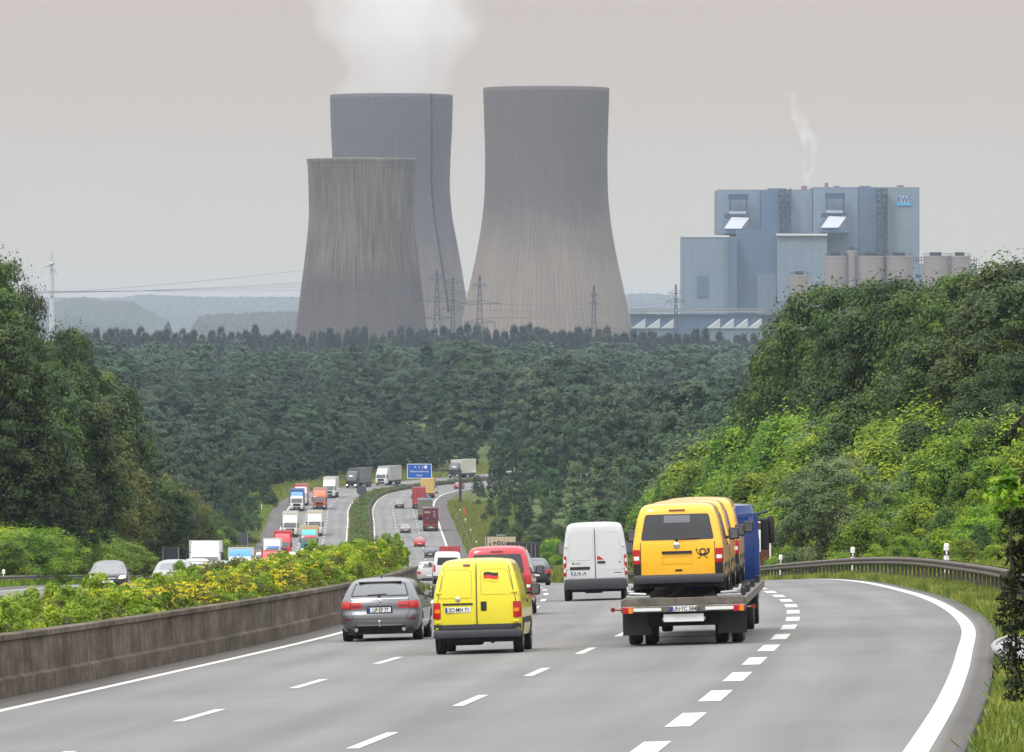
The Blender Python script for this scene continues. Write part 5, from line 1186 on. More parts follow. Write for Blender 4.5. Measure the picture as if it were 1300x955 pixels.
# trees along the far straight, our side
MW_ = 'trees beside the far straight of our carriageway'
for key, xc, top, y, wk in (
    ('forest1', 655, 498, 1560, .75), ('forest2', 690, 482, 1500, .8), ('forest0', 735, 478, 1430, .8), ('forest2', 780, 474, 1380, .8), ('forest1', 830, 470, 1320, .8), ('forest2', 875, 468, 1260, .8), ('forest3', 915, 462, 1200, .8), ('forest0', 950, 480, 1120, .8),
    ('forest0', 640, 530, 1520, .7), ('forest2', 710, 520, 1400, .8), ('forest1', 760, 515, 1300, .8), ('forest2', 810, 512, 1240, .8), ('forest0', 860, 510, 1160, .8), ('forest3', 905, 505, 1080, .8),
    ('forest1', 632, 560, 1500, .7), ('coneM', 676, 556, 1350, .9), ('coneM', 700, 585, 1260, .9), ('poplM', 730, 580, 1200, 1), ('poplM', 760, 572, 1150, 1), ('poplM', 790, 568, 1100, 1), ('coneM', 655, 590, 1330, .9), ('forest0', 820, 560, 1020, .7), ('poplM', 850, 570, 1000, 1), ('willowB', 885, 530, 960, 1.3), ('willowB', 905, 545, 920, 1.2),
    ('forest0', 625, 598, 1380, .6), ('coneM', 640, 620, 1250, .9), ('coneM', 668, 628, 1180, 1), ('poplM', 700, 625, 1120, 1), ('coneM', 735, 630, 1060, 1), ('coneM', 765, 622, 1000, 1), ('forest3', 800, 620, 940, .6), ('willowB', 682, 655, 960, 1.1), ('midB', 830, 620, 860, 1), ('midB', 790, 650, 850, 1), ('midB', 740, 660, 900, 1), ('midB', 710, 664, 930, 1.1), ('midB', 655, 662, 1050, 1), ('coneM', 612, 640, 1350, .8), ('midB', 630, 655, 1180, 1), ('midB', 765, 680, 820, 1.2), ('brightA', 700, 680, 860, 1)):
    tree_px(key, xc, top, y, {'coneM': 'conifer', 'poplM': 'poplar', 'willowB': 'willow', 'midB': 'small_tree', 'brightA': 'bush'}.get(key, 'forest_tree'),
            {'coneM': 'dark pointed tree beside the far straight, below the woods', 'poplM': 'pale feathery pointed tree beside the far straight', 'willowB': 'pale grey-green willow between far woods and bright thicket', 'midB': 'small green tree beside the far straight', 'brightA': 'small bright bush beside the far straight'}.get(key, 'dark rounded tree in the woods beside the far straight'), wk, group=MW_)
# trees beside the queue of lorries
for key, xc, top, y, wk in (('forest0', 300, 560, 1250, .7), ('forest1', 270, 590, 1100, .7), ('coneM', 335, 590, 1340, .9), ('coneM', 318, 620, 1200, .9), ('midB', 345, 622, 1330, 1.1), ('midB', 300, 640, 1100, 1.2), ('forest3', 285, 600, 1150, .6), ('midB', 275, 650, 960, 1.2), ('midB', 322, 650, 1180, 1.1), ('brightA', 280, 668, 1120, 1.1), ('brightA', 262, 668, 880, 1.1), ('midB', 250, 640, 900, 1.1), ('forest2', 240, 560, 1150, .8), ('forest1', 350, 570, 1480, .8), ('forest0', 315, 540, 1500, .9), ('forest2', 262, 530, 1350, .9), ('midB', 355, 640, 1420, 1.0), ('coneM', 372, 590, 1560, .8)):
    tree_px(key, xc, top, y, {'coneM': 'conifer', 'midB': 'small_tree', 'brightA': 'bush'}.get(key, 'forest_tree'), {'coneM': 'dark pointed tree on the verge above the lorry queue', 'midB': 'small green tree on the verge beside the lorry queue', 'brightA': 'small bright bush on the verge beside the lorry queue'}.get(key, 'rounded woodland tree above the lorry queue'), wk, group='trees beside the queue of lorries')
for key, xc, top, y, wk in (('coneM', 622, 628, 1260, .8), ('midB', 614, 650, 1240, 1.2), ('forest0', 640, 600, 1290, .6), ('midB', 626, 668, 1120, 1.2), ('coneM', 640, 650, 1120, .9), ('midB', 645, 678, 1020, 1.2), ('forest3', 665, 618, 1150, .6), ('midB', 607, 632, 1330, 1.1), ('midB', 668, 684, 960, 1.3), ('forest2', 606, 600, 1420, .6), ('coneM', 612, 610, 1400, .8), ('midB', 690, 690, 900, 1.3), ('coneM', 690, 640, 1020, .9)):
    tree_px(key, xc, top, y, {'coneM': 'conifer', 'midB': 'small_tree'}.get(key, 'forest_tree'), {'coneM': 'dark pointed tree beside the far straight, below the woods', 'midB': 'small green tree beside the far straight'}.get(key, 'dark rounded tree in the woods beside the far straight'), wk, group=MW_)
# trees crowding the outside of the far bend
rb = np.random.default_rng(23)
for y in np.arange(1290, 1640, 13.0):
    for k in range(7):
        off = -float(MED(y))-14.3-(12 if y < 1400 else 9)-k*9.5-rb.random()*4; x_, y_ = P(y, off)
        if x_ > 12 or x_ < -.066*y_-6: continue
        kk = ('forest0', 'forest4', 'forest2', 'forest1', 'forest3', 'forest5')[rb.integers(0, 6)]; s_ = (.34+.10*rb.random()) if k == 0 else (.5+.12*rb.random()) if k == 1 else .68+.16*rb.random()
        tree(kk, x_, y_, s_, 'forest_tree', 'woodland tree at the outside of the far bend', group='trees outside the far bend', parts=False)
# the forest beyond the bend: single trees row after row, then a mass
FR = 'forest beyond the motorway bend'; cnt = 0
r0 = np.random.default_rng(11); y = 1625.0; row = 0
while y < 2380:
    half = y*.053; x0 = -y*.066; x1 = y*.040; st = 12.5+row*.6
    for x in np.arange(x0+r0.random()*st, x1, st):
        xx, yy = x+r0.normal()*2, y+r0.normal()*5
        if yy < 1720 and xx > float(L(min(yy, 1790)))-30: continue
        t = 1+.22*math.sin(xx*.045+yy*.004)+.2*r0.normal()
        s = np.clip(.80*t*(.72 if row == 0 else .85 if row == 1 else 1), .40, 1.25)
        zone = math.sin(xx*.021+yy*.0037)+.5*math.sin(xx*.05-yy*.011); k = 'forest%d' % (r0.choice([6, 7, 0, 3]) if zone > .75 else r0.choice([4, 1, 2]) if zone < -.6 else r0.integers(0, 8))
        tree(k, xx, yy, s, 'forest_tree', {'4': 'pointed dark tree', '1': 'blue-green rounded tree', '2': 'dark rounded tree', '0': 'green rounded tree', '3': 'tall green tree', '5': 'small round dark tree', '6': 'light green broad tree', '7': 'light green rounded tree'}[k[-1]]+' in the forest below the cooling towers', group=FR, parts=False); cnt += 1
    y += 34+row*5.5; row += 1
print('forest trees', cnt)
# distant woods as one mass
Vs, Qs, Ts = [], [], []; k0 = 0; r1 = np.random.default_rng(5)
NV = {k: (np.array([v.co[:] for v in SP[k][1].vertices]), np.array([a.value for a in SP[k][1].attributes['tint'].data])) for k in ('forest0', 'forest1', 'forest3')}
y = 2420.0
while y < 3380:
    st = 17
    for x in np.arange(-y*.066, y*.043, st):
        k = ('forest0', 'forest1', 'forest3')[r1.integers(0, 3)]; Vv, Tt = NV[k]; s = .72+.35*r1.random()+.1*math.sin(x*.02)
        nq = len(Vv)//4; sel = r1.choice(nq, nq//6, replace=False); W = Vv.reshape(-1, 4, 3)[sel]; c = W.mean(1, keepdims=True); W = c+(W-c)*2.2
        W = W.reshape(-1, 3)*s; a = r1.random()*6.28; ca, sa = math.cos(a), math.sin(a)
        xx, yy = x+r1.normal()*4, y+r1.normal()*10; z = gh(xx, yy)
        Vs.append(np.stack([W[:, 0]*ca-W[:, 1]*sa+xx, W[:, 0]*sa+W[:, 1]*ca+yy, W[:, 2]+z-.5], 1)); Qs.append(np.arange(len(W)).reshape(-1, 4)+k0); Ts.append(np.clip(np.repeat(Tt.reshape(-1, 4)[sel, 0], 4)+r1.normal()*.12, 0, 1)); k0 += len(W)
    y += 75
LM['far'] = LM['mid']
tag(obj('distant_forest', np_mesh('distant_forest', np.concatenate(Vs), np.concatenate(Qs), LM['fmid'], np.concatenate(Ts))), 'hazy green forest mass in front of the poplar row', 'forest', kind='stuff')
# the even row of poplars in front of the power station
r2 = np.random.default_rng(17); n = 0
for rowy, zt in ((3480, 0), (3560, -.4)):
    x = -rowy*.063
    while x < rowy*.036:
        if n < 300:
            k = 'poplar%d' % r2.integers(0, 3); z = gh(x, rowy); top = 412+7*(rowy*.0+abs(math.sin(x*.011)))*.6+r2.random()*10-(5 if r2.random() < .2 else 0)
            if x*F/rowy+CX > 780: top += (x*F/rowy+CX-780)*.05
            H = -(top-HR)*rowy/F-z; s = H/28
            o = tree(k, x, rowy+r2.normal()*8, s, 'poplar', 'tall dark poplar in the even row below the cooling towers', group='row of poplars below the cooling towers', parts=False, z=z-.5, sz=s*(.93+.14*r2.random())); n += 1
        x += 3.6+r2.random()*1.7
print('poplars', n)

# ------------------------------------------------------------------ planting on the median: hedge, flowering weeds, grass
def hedge_band(name, label, y0, y1, n, mk, seed, leaf, rc, per, hfun, species_, umin=1.45, umax=8.4, kind='stuff'):
    r = np.random.default_rng(seed); C = []
    while len(C) < n:
        y = y0+(y1-y0)*r.random(); u = umin+(umax-umin)*r.random()**1.35
        if r.random() > mk(y, u) or (u > 5.6 and 160 < y < 232): continue
        x, ya = P(y, -u); top = hfun(y, u)*(1+.10*r.normal()); zr = float(roadz(x, ya)); zs = .80*(1-float(sstep(250, 268, y)))*float(sstep(0, 5.6, 8.9-u))
        z = zs+(max(top-zs, .1))*(.25+.75*r.random()**.5)-rc*.7
        if u < 1.9 and r.random() < .5: z = min(z, zs+.12)
        C.append((x, ya, zr+z))
    C = np.array(C); V, Q, T = leaves(C, rc*(.6+.8*r.random(n)), per, leaf, r, 1.25, .35, aspect=.38)
    return tag(obj(name, np_mesh(name, V, Q, LM[species_], T)), label, 'planting', kind=kind)
def hed_h(y, u):
    h = 1.40+.30*float(sstep(177, 188, y))+.16*float(sstep(225, 240, y))-.09*max(u-3, 0)-.16*max(u-5.5, 0)
    h -= .36*float(sstep(4.2, 6.5, u))
    h += .09*math.sin(y*.35+u)+.06*math.sin(y*.9)
    return max(h*(1 if y < 262 else max(.4, 1-(y-262)/40)), .45)
flw = lambda y, u: .62*(math.exp(-((y-158)/11)**2)+math.exp(-((y-183)/12)**2)+.22*math.exp(-((y-222)/12)**2)) + (.06 if y > 200 else 0)
hedge_band('hedge', 'leafy bright green hedge of shrubs along the top of the concrete barrier', 104, 266, 2600, lambda y, u: max(.22, 1-flw(y, u)), 3, .052, .19, 200, hed_h, 'hedge')
hedge_band('weeds', 'taller loose weeds with narrow green stems growing in the median hedge', 104, 266, 900, lambda y, u: .25+flw(y, u), 4, .050, .22, 170, lambda y, u: hed_h(y, u)-.05, 'olive')
r = np.random.default_rng(8); Cc = []
while len(Cc) < 1700:
    y = 140+120*r.random(); u = 1.5+5*r.random()**1.5
    if r.random() > flw(y, u): continue
    x, ya = P(y, -u); h = hed_h(y, u); Cc.append((x, ya, float(roadz(x, ya))+h*(.66+.40*r.random()**.8)))
V, Q, T = leaves(np.array(Cc), .10, 18, .027, r, .6, .8); tag(obj('flowering_weeds', np_mesh('flowering_weeds', V, Q, LM['flower'], T)), 'clusters of small yellow flowers over the median hedge', 'flowers', kind='stuff')

def grass_band(name, label, n, fy, fu, h, seed, sp='grass', w=.03):
    r = np.random.default_rng(seed); ys_ = fy(r.random(n)); us_ = fu(ys_, r.random(n))
    xs = L(np.minimum(ys_, 1780)); hd_ = (L(np.minimum(ys_, 1780)+2)-L(np.minimum(ys_, 1780)-2))/4; nn_ = np.hypot(1, hd_)
    X = xs+us_/nn_; Yy = ys_-us_*hd_/nn_; Z = ground_h(us_, ys_, X)
    hh = (h if np.isscalar(h) else h(ys_))*(.5+.9*r.random(n)); a = r.random(n)*6.28; dx, dy = np.cos(a), np.sin(a); ww = w*(h if np.isscalar(h) else h(ys_))/.3*(.7+.6*r.random(n)); ln = r.normal(size=(n, 2))*.35*hh[:, None]
    p = np.stack([X, Yy, Z-.03], 1)
    V = np.stack([p-np.stack([dx*ww, dy*ww, 0*ww], 1), p+np.stack([dx*ww, dy*ww, 0*ww], 1), p+np.stack([ln[:, 0]+dx*ww*.3, ln[:, 1]+dy*ww*.3, hh], 1), p+np.stack([ln[:, 0]-dx*ww*.3, ln[:, 1]-dy*ww*.3, hh*.97], 1)], 1).reshape(-1, 3)
    T = np.repeat(np.clip(.5+.35*np.sin(X*1.1)*np.sin(Yy*.35)+.3*r.normal(size=n), 0, 1), 4)
    return tag(obj(name, np_mesh(name, V, np.arange(n*4).reshape(n, 4), LM[sp], T)), label, 'grass', kind='stuff')
A_ = lambda y: ASPH(y)
grass_band('verge_grass', 'yellow-green grass strip between the merging lane and the guard rail', 90000, lambda t: 50+325*t**1.2, lambda y, t: A_(y)+.12+2.6*t, .22, 1)
grass_band('bank_grass', 'grass and weeds beyond the curving guard rail', 60000, lambda t: 130+600*t**1.3, lambda y, t: A_(y)+2.6+9*t, .45, 2)
grass_band('far_verge_grass', 'green grass verge beside the far descending hard shoulder', 60000, lambda t: 600+760*t, lambda y, t: A_(y)+.1+14*t**1.4, .7, 5)
grass_band('median_grass', 'rough green grass along the far median between the carriageways', 70000, lambda t: 300+1390*t, lambda y, t: -MED(y)+.5+(MED(y)-1.0)*t, lambda y: .35+.35*sstep(300, 900, y), 6)
grass_band('outer_grass', 'grass bank beyond the oncoming carriageway', 80000, lambda t: 330+300*t, lambda y, t: -MED(y)-14.4-20*t**1.3, .4, 7, sp='hedge')
grass_band('far_outer_grass', 'muted grass verge beside the queue of oncoming lorries', 90000, lambda t: 620+860*t, lambda y, t: -MED(y)-14.4-20*t**1.3, .6, 14)
grass_band('bend_grass', 'pale green verge outside the far bend at the forest edge', 40000, lambda t: 1400+290*t, lambda y, t: -MED(y)-14.4-24*t, .8, 9)
# low scrub on the far median
r = np.random.default_rng(33); Cm = []
for _ in range(420):
    y = 620+1050*r.random(); u = float(MED(y))*(.25+.5*r.random()); x, ya = P(y, -u); Cm.append((x, ya, float(roadz(x, ya))+.25+.35*r.random()))
V, Q, T = leaves(np.array(Cm), .6, 60, .16, r, .8, .5); tag(obj('median_scrub', np_mesh('median_scrub', V, Q, LM['mid'], T)), 'low dark scrub along the far median rail', 'scrub', kind='stuff')

# ------------------------------------------------------------------ branch hanging into view close to the camera
r = np.random.default_rng(77)
bx, by = 2.62, 27.0; zg = float(roadz(0, by))
o = thing('yew_tree', 'dark conifer with a twig hanging down in front of the guard rail', 'tree', (bx, by, zg-.3))
b = MB(); b.tube((0, 0, 0), (.05, 0, 6.2), .09, .05, 10); twigs = []
tips = [((.05, 0, 3.7), (-.70, .0, 3.12)), ((.05, 0, 3.5), (-.68, .05, 3.0)), ((.05, 0, 4.2), (-.72, 0, 3.42)), ((.05, 0, 3.0), (-.60, 0, 2.75)), ((.05, 0, 3.9), (-.66, 0, 3.25))]
Cn = []; Cy = []
for a, c in tips:
    a, c = Vector(a), Vector(c); m = (a+c)/2+Vector((0, 0, .12)); b.tube(a, m, .018, .012, 6); b.tube(m, c, .012, .006, 6)
    for t in np.linspace(.5, 1, 26): q = a.lerp(c, t); Cn.append((q.x, q.y, q.z-.02+r.normal()*.015))
    if c.z < 3.2:
        for j in range(2):
            s0 = c+Vector((.05*j, 0, 0)); e = s0+Vector((.02*j+.01, .03, -(c.z-2.42)+.1*j)); b.tube(s0, e, .006, .003, 5)
            for t in np.linspace(0, 1, 24): q = s0.lerp(e, t); Cn.append((q.x+r.normal()*.026, q.y+r.normal()*.02, q.z))
for _ in range(520):
    z_ = .5+6.3*r.random(); a_ = r.random()*6.28; q_ = .42*(1-.8*max(0, z_-3.5)/3.3)*r.random()**.5; Cn.append((.08+q_*math.cos(a_), q_*math.sin(a_)*1.6, z_))
b.build('trunk', M['bark'], o)
V, Q, T = leaves(np.array(Cn), .035, 40, .014, r, .9, .1, aspect=.3)
LM['yew'] = leafmat('leaf_yew', (.008, .016, .006), (.015, .030, .008), (.05, .07, .015), trans=.2)
obj('foliage', np_mesh('yew_foliage', V, Q, LM['yew'], T), o)
Cy = np.array([(-.73+r.normal()*.03, r.normal()*.05, 3.22+r.normal()*.05) for _ in range(16)])
V, Q, T = leaves(Cy, .035, 22, .016, r, .8, .4); obj('young_shoots', np_mesh('yew_shoots', V, Q, LM['bright'], T), o)
# ------------------------------------------------------------------ signs and gantry
def board(r, x0, x1, y, z0, z1, face, name='sign_board', back='signback', border='white', rad=.0):
    b = MB(); b.box(x0, x1, y, y+.05, z0, z1, .01); p = b.build(name, M[back], r)
    b = MB(); b.box(x0, x1, y-.012, y-.002, z0, z1, .004); q = b.build('sign_border', M[border], p)
    k = .035*(z1-z0); b = MB(); b.box(x0+k, x1-k, y-.018, y-.0125, z0+k, z1-k, .002); b.build('sign_face', M[face], p); return p
# cantilever gantry with blue motorway sign
mx, my = P(1348, 16.4); mz = float(base(my)); r = thing('gantry_sign', 'blue overhead motorway sign with white lettering on a cantilever mast', 'road sign', (mx, my, mz))
b = MB(); b.box(-.28, .28, -.2, .2, -.2, 6.6, .03); b.box(-.45, .45, -.4, .4, -.2, .3); b.build('mast', M['darksteel'], r)
s_ = F/my; xl, xr = (517-CX)/s_-mx, (548-CX)/s_-mx; zt, zb_ = -(589-HR)/s_-mz, -(607.5-HR)/s_-mz; za = -(597.5-HR)/s_-mz
b = MB(); b.box(xl+.3, .2, -.1, .12, za-.18, za+.18, .02); b.box(xl+.3, .2, -.1, .12, za-.85, za-.72, .02) if False else None
for xx in (xl+1.0, xr-1.0): b.box(xx-.06, xx+.06, -.2, -.1, zb_+.1, zt-.1)
b.build('arm', M['darksteel'], r)
p = board(r, xl, xr, -.28, zb_, zt, 'signblue'); xm = (xl+xr)/2
text_obj('sign_lettering', 'A  2', .6, M['white'], p, (xm-.5, -.32, zt-.62) ); b = MB()
b.tube((xm+.55, -.32, zt-.95), (xm+.75, -.32, zt-.4), .05); b.lathe([(.3, 0), (.3, -.02), (.22, -.02)], 'y', (xm+1.2, -.31, zt-.62), 16); b.build('exit_symbol', M['white'], p)
text_obj('sign_lettering', 'Hamm-Uentrop', .55, M['white'], p, (xm, -.32, zt-1.45)); text_obj('sign_lettering', 'Soest', .52, M['white'], p, (xm, -.32, zt-2.2))
# small blue sign on the verge
x, y = P(880, 16.0); r = thing('blue_sign', 'small blue sign with a white A, just above the red people carrier', 'road sign', (x, y, float(roadz(x, y))))
b = MB(); b.tube((-.35, 0, -.3), (-.35, 0, 3.0), .05); b.tube((.35, 0, -.3), (.35, 0, 3.0), .05); b.build('post', M['steel'], r); zc = -(685.5-HR)*y/F-r.location.z
p = board(r, -.55, .55, -.1, zc-.62, zc+.62, 'signblue'); b = MB(); b.box(-.22, .42, -.125, -.119, zc-.38, zc+.30); b.build('white_field', M['white'], p); text_obj('sign_lettering', 'A', .5, M['signblue'], p, (.1, -.13, zc-.03), bold=.02)
# brown tourist sign
x, y = P(420, 19.95); r = thing('tourist_sign', 'brown and white tourist sign half hidden behind the transporter cab', 'road sign', (x, y, gh(x, y)))
b = MB(); b.tube((-.7, 0, -.3), (-.7, 0, 4), .06); b.tube((.7, 0, -.3), (.7, 0, 4), .06); b.build('post', M['steel'], r); z1 = -(662-HR)*y/F-r.location.z; z0 = -(722-HR)*y/F-r.location.z
p = board(r, -1.2, .92, -.12, z0, z1, 'signbrown'); b = MB(); b.box(-.95, .30, -.145, -.14, z0+1.0, z1-.5); b.build('white_field', M['white'], p)
# grey-backed boards facing the oncoming traffic
for (xc, w, r0_, r1_, y, lb) in ((216.5, 22, 695, 713, 590, 'dark grey back of a sign board above the silver oncoming saloon'), (308, 14, 676, 692, 1050, 'dark grey back of a smaller sign board behind the blue-panelled lorry')):
    s_ = F/y; x = (xc-CX)/s_; z = gh(x, y); r = thing('sign_board', lb, 'road sign', (x, y, z)); hw = w/2/s_
    b = MB(); [b.tube((k*hw*.9, .03, -.3), (k*hw*.9, .03, -(r0_-HR)/s_-z), .05) for k in (-1, 1)]; b.build('post', M['steel'], r)
    b = MB(); b.box(-hw, hw, .05, .1, -(r1_-HR)/s_-z, -(r0_-HR)/s_-z, .01)
    for t in np.linspace(.1, .9, 5): zz = (-(r1_-HR)/s_-z)*(1-t)+(-(r0_-HR)/s_-z)*t; b.box(-hw+.02, hw-.02, .0, .049, zz-.02, zz+.02)
    b.build('panel', M['signback'], r)
# lorry speed sign on the far median, small orange marker posts
x, y = P(1330, -2.3); r = thing('round_sign', 'small dark round sign back on the far median', 'road sign', (x, y, float(base(y))))
b = MB(); b.tube((0, 0, -.2), (0, 0, 3.6), .06); b.build('post', M['darksteel'], r); b = MB(); b.lathe([(.95, 0), (.95, .04), (0, .05)], 'y', (0, -.1, 3.2), 24); b.box(-.5, .5, -.1, -.05, 1.6, 2.1); b.build('panel', M['signback'], r)
for (xx, off, lb) in ((1175, lambda y: -float(MED(y))-17.2, 'orange-red marker post on the verge left of the cream lorries'), (1255, lambda y: 16.2, 'orange-red marker post by the rail beside the maroon lorry')):
    x, y = P(xx, off(xx)); r = thing('marker_post', lb.replace(' left of', ' beside'), 'road post', (x, y, gh(x, y))); b = MB(); b.tube((0, 0, -.2), (0, 0, 1.6), .06); b.build('post', M['steel'], r); b = MB(); b.box(-.18, .18, -.08, .0, .9, 2.3, .02); b.build('marker_board', pm('paint_orange_marker', (.6, .09, .02)), r)
# slotted steel grating / rail end close to the right edge
x, y = P(116, 16.05); r = thing('metal_grating', 'curved pale steel grating with dark slots beside the hard shoulder', 'grating', (x, y, float(roadz(x, y))))
def gx(t): return .0+.85*t**2.6-.10*math.sin(t*3.1)
def gz(t, x=0): return float(roadz(r.location.x, y+14*t))-r.location.z+.14+.12*t
b = MB()
for i in range(17): t = i/16; yy = 14*t; b.box(gx(t), 2.2, yy, yy+.42, gz(t), gz(t)+.05, .01)
b.build('grate', M['steel'], r)
b = MB(); pts = [(gx(i/24)-.02, 14.4*i/24, gz(i/24)+.05) for i in range(25)]; b.path(pts, .05); b.build('rim', M['steel'], r)
b = MB(); b.grid([[(gx(t), 14.3*t, gz(t)-.10), (2.2, 14.3*t, gz(t)-.10)] for t in np.linspace(0, 1, 12)]); b.build('trough', M['under'], r)

# ------------------------------------------------------------------ the power station, 4 to 5 km away
def tower_mat(name, lo, hi, dark, seed, zsplit, zmix, streak=.5, stain_z=None):
    m = bpy.data.materials.new(name); m.use_nodes = True; nt = m.node_tree; b = nt.nodes['Principled BSDF']; b.inputs['Roughness'].default_value = .9; b.inputs['Specular IOR Level'].default_value = .15
    uv = nt.nodes.new('ShaderNodeUVMap'); uv.uv_map = 'UVMap'; sp = nt.nodes.new('ShaderNodeSeparateXYZ'); nt.links.new(uv.outputs[0], sp.inputs[0])
    def noise(sx, sy, det, w=0.0):
        mp = nt.nodes.new('ShaderNodeMapping'); mp.inputs['Scale'].default_value = (sx, sy, 1); mp.inputs['Location'].default_value = (seed, w, 0); nt.links.new(uv.outputs[0], mp.inputs[0])
        n = nt.nodes.new('ShaderNodeTexNoise'); n.inputs['Scale'].default_value = 1; n.inputs['Detail'].default_value = det; n.inputs['Roughness'].default_value = .65; nt.links.new(mp.outputs[0], n.inputs['Vector']); return n.outputs['Fac']
    def mth(op, a, c, d=None):
        x = nt.nodes.new('ShaderNodeMath'); x.operation = op
        for i, v in enumerate((a, c, d)):
            if v is None: continue
            if isinstance(v, (int, float)): x.inputs[i].default_value = v
            else: nt.links.new(v, x.inputs[i])
        return x.outputs[0]
    # u = angle (0..1), v = height in metres / 100
    n1 = noise(34, 2.2, 7); n2 = noise(170, 3.5, 4, 3); n3 = noise(6, 3, 5, 9)
    h = mth('MULTIPLY_ADD', n1, .22, sp.outputs['Y']); h = mth('MULTIPLY_ADD', n3, .30, h)
    mr = nt.nodes.new('ShaderNodeMapRange'); mr.interpolation_type = 'SMOOTHSTEP'; mr.inputs['From Min'].default_value = zsplit+.26-zmix; mr.inputs['From Max'].default_value = zsplit+.26+zmix; nt.links.new(h, mr.inputs['Value'])
    mx = nt.nodes.new('ShaderNodeMix'); mx.data_type = 'RGBA'; mx.inputs['A'].default_value = (*lo, 1); mx.inputs['B'].default_value = (*hi, 1); nt.links.new(mr.outputs[0], mx.inputs['Factor'])
    st = nt.nodes.new('ShaderNodeMapRange'); st.inputs['From Min'].default_value = .42; st.inputs['From Max'].default_value = .68; st.inputs['To Max'].default_value = streak
    sfac = mth('MULTIPLY_ADD', n2, .45, mth('MULTIPLY_ADD', n3, .25, mth('MULTIPLY', n1, .30))); nt.links.new(sfac, st.inputs['Value']); sout = st.outputs[0]
    if stain_z:
        band = nt.nodes.new('ShaderNodeMapRange'); band.interpolation_type = 'SMOOTHSTEP'; band.inputs['From Min'].default_value = stain_z[0]; band.inputs['From Max'].default_value = stain_z[1]; band.inputs['To Min'].default_value = .35; nt.links.new(h, band.inputs['Value']); sout = mth('MULTIPLY', sout, band.outputs[0])
    m2 = nt.nodes.new('ShaderNodeMix'); m2.data_type = 'RGBA'; m2.inputs['B'].default_value = (*dark, 1); nt.links.new(mx.outputs['Result'], m2.inputs['A']); nt.links.new(sout, m2.inputs['Factor'])
    # casting-lift rings and meridional ribs
    ri = mth('SINE', mth('MULTIPLY', sp.outputs['X'], 2*math.pi*110), None); rg = mth('SINE', mth('MULTIPLY', sp.outputs['Y'], 2*math.pi*34), None)
    k = mth('MULTIPLY_ADD', ri, .085, 1.0); k = mth('MULTIPLY_ADD', rg, .03, k)
    m3 = nt.nodes.new('ShaderNodeMix'); m3.data_type = 'RGBA'; m3.blend_type = 'MULTIPLY'; m3.inputs['Factor'].default_value = 1; nt.links.new(m2.outputs['Result'], m3.inputs['A'])
    cb = nt.nodes.new('ShaderNodeCombineColor')
    for i in range(3): nt.links.new(k, cb.inputs[i])
    nt.links.new(cb.outputs[0], m3.inputs['B']); nt.links.new(m3.outputs['Result'], b.inputs['Base Color']); return m
def cooling_tower(label, xc, D, prof_px, m, rim=None, pipe=None):
    """prof_px: list of (photo row, half width in pixels)"""
    s = F/D; x = (xc-CX)/s; zb = -37.0; r = thing('cooling_tower', label, 'cooling tower', (x, D, zb))
    zz = np.array([-(p[0]-HR)/s-zb for p in prof_px])[::-1]; ww = np.array([p[1]/s for p in prof_px])[::-1]
    f = pchip(zz, ww); H = zz[-1]; N = 192; NZ = 60; hs = np.linspace(9, H, NZ); V = []; UVs = []
    for h in hs:
        w = float(f(h))
        for i in range(N+1):
            t = 2*math.pi*i/N; rib = 1+.0012*math.cos(t*96); V.append((-w*math.sin(t)*rib, w*math.cos(t)*rib, h)); UVs.append((i/N, h/100))
    I = np.arange(NZ*(N+1)).reshape(NZ, N+1); Q = np.stack([I[:-1, :-1], I[:-1, 1:], I[1:, 1:], I[1:, :-1]], -1).reshape(-1, 4)
    me = np_mesh('tower_shell', V, Q, m); uvl = me.uv_layers.new(name='UVMap'); vi = np.zeros(len(me.loops), np.int32); me.loops.foreach_get('vertex_index', vi); uvl.data.foreach_set('uv', np.array(UVs, np.float32)[vi].ravel())
    for p in me.polygons: p.use_smooth = True
    sh = obj('shell', me, r); so = sh.modifiers.new('thickness', 'SOLIDIFY'); so.thickness = -.8
    b = MB(); w = float(f(H)); b.lathe([(w-.9, H-1.2), (w+.35, H-1.2), (w+.35, H+.1), (w-.9, H+.1)], 'z', n=96, close=True); b.build('rim', rim or M['darksteel'], r)
    b = MB(); w0 = float(f(9)); 
    for i in range(48):
        t = 2*math.pi*i/48; t2 = t+math.pi/48; b.tube((w0*1.04*math.sin(t), -w0*1.04*math.cos(t), 0), (w0*math.sin(t2), -w0*math.cos(t2), 9.2), .5, n=5, caps=False); b.tube((w0*1.04*math.sin(t), -w0*1.04*math.cos(t), 0), (w0*math.sin(t-math.pi/48), -w0*math.cos(t-math.pi/48), 9.2), .5, n=5, caps=False)
    b.build('leg_ring', M['steel'], r)
    if pipe:
        b = MB(); pts = []
        for h in np.linspace(H, 40, 26): w = float(f(h)); t = pipe+(H-h)*.0009; pts.append((w*1.006*math.sin(t), -w*1.006*math.cos(t), h))
        b.path(pts, 1.15, 6)
        for p_ in pts[1::4]: b.box(p_[0]-1.1, p_[0]+1.1, p_[1]-1.2, p_[1]+.4, p_[2]-1, p_[2]+1)
        b.build('ladder', M['black'], r)
    return r
LO_, HI_ = (.222, .187, .157), (.130, .108, .100)
cooling_tower('widest pale cooling tower standing free of the other two', 693.5, 4400, [(112, 78.5), (160, 77), (200, 76), (240, 76.5), (280, 80), (320, 86.5), (360, 95), (410, 106), (470, 119)], tower_mat('tower_concrete_pale', LO_, HI_, (.075, .068, .068), 3.1, .86, .30, .55))
cooling_tower('tall cooling tower with a dark ladder line and steam above its rim', 497, 4750, [(121, 76.5), (160, 75.5), (200, 73.5), (235, 72.5), (270, 75), (310, 82), (350, 89), (410, 98), (470, 108)], tower_mat('tower_concrete_grey', (.205, .175, .155), (.118, .104, .104), (.062, .060, .066), 8.7, .72, .30, .55), pipe=.72)
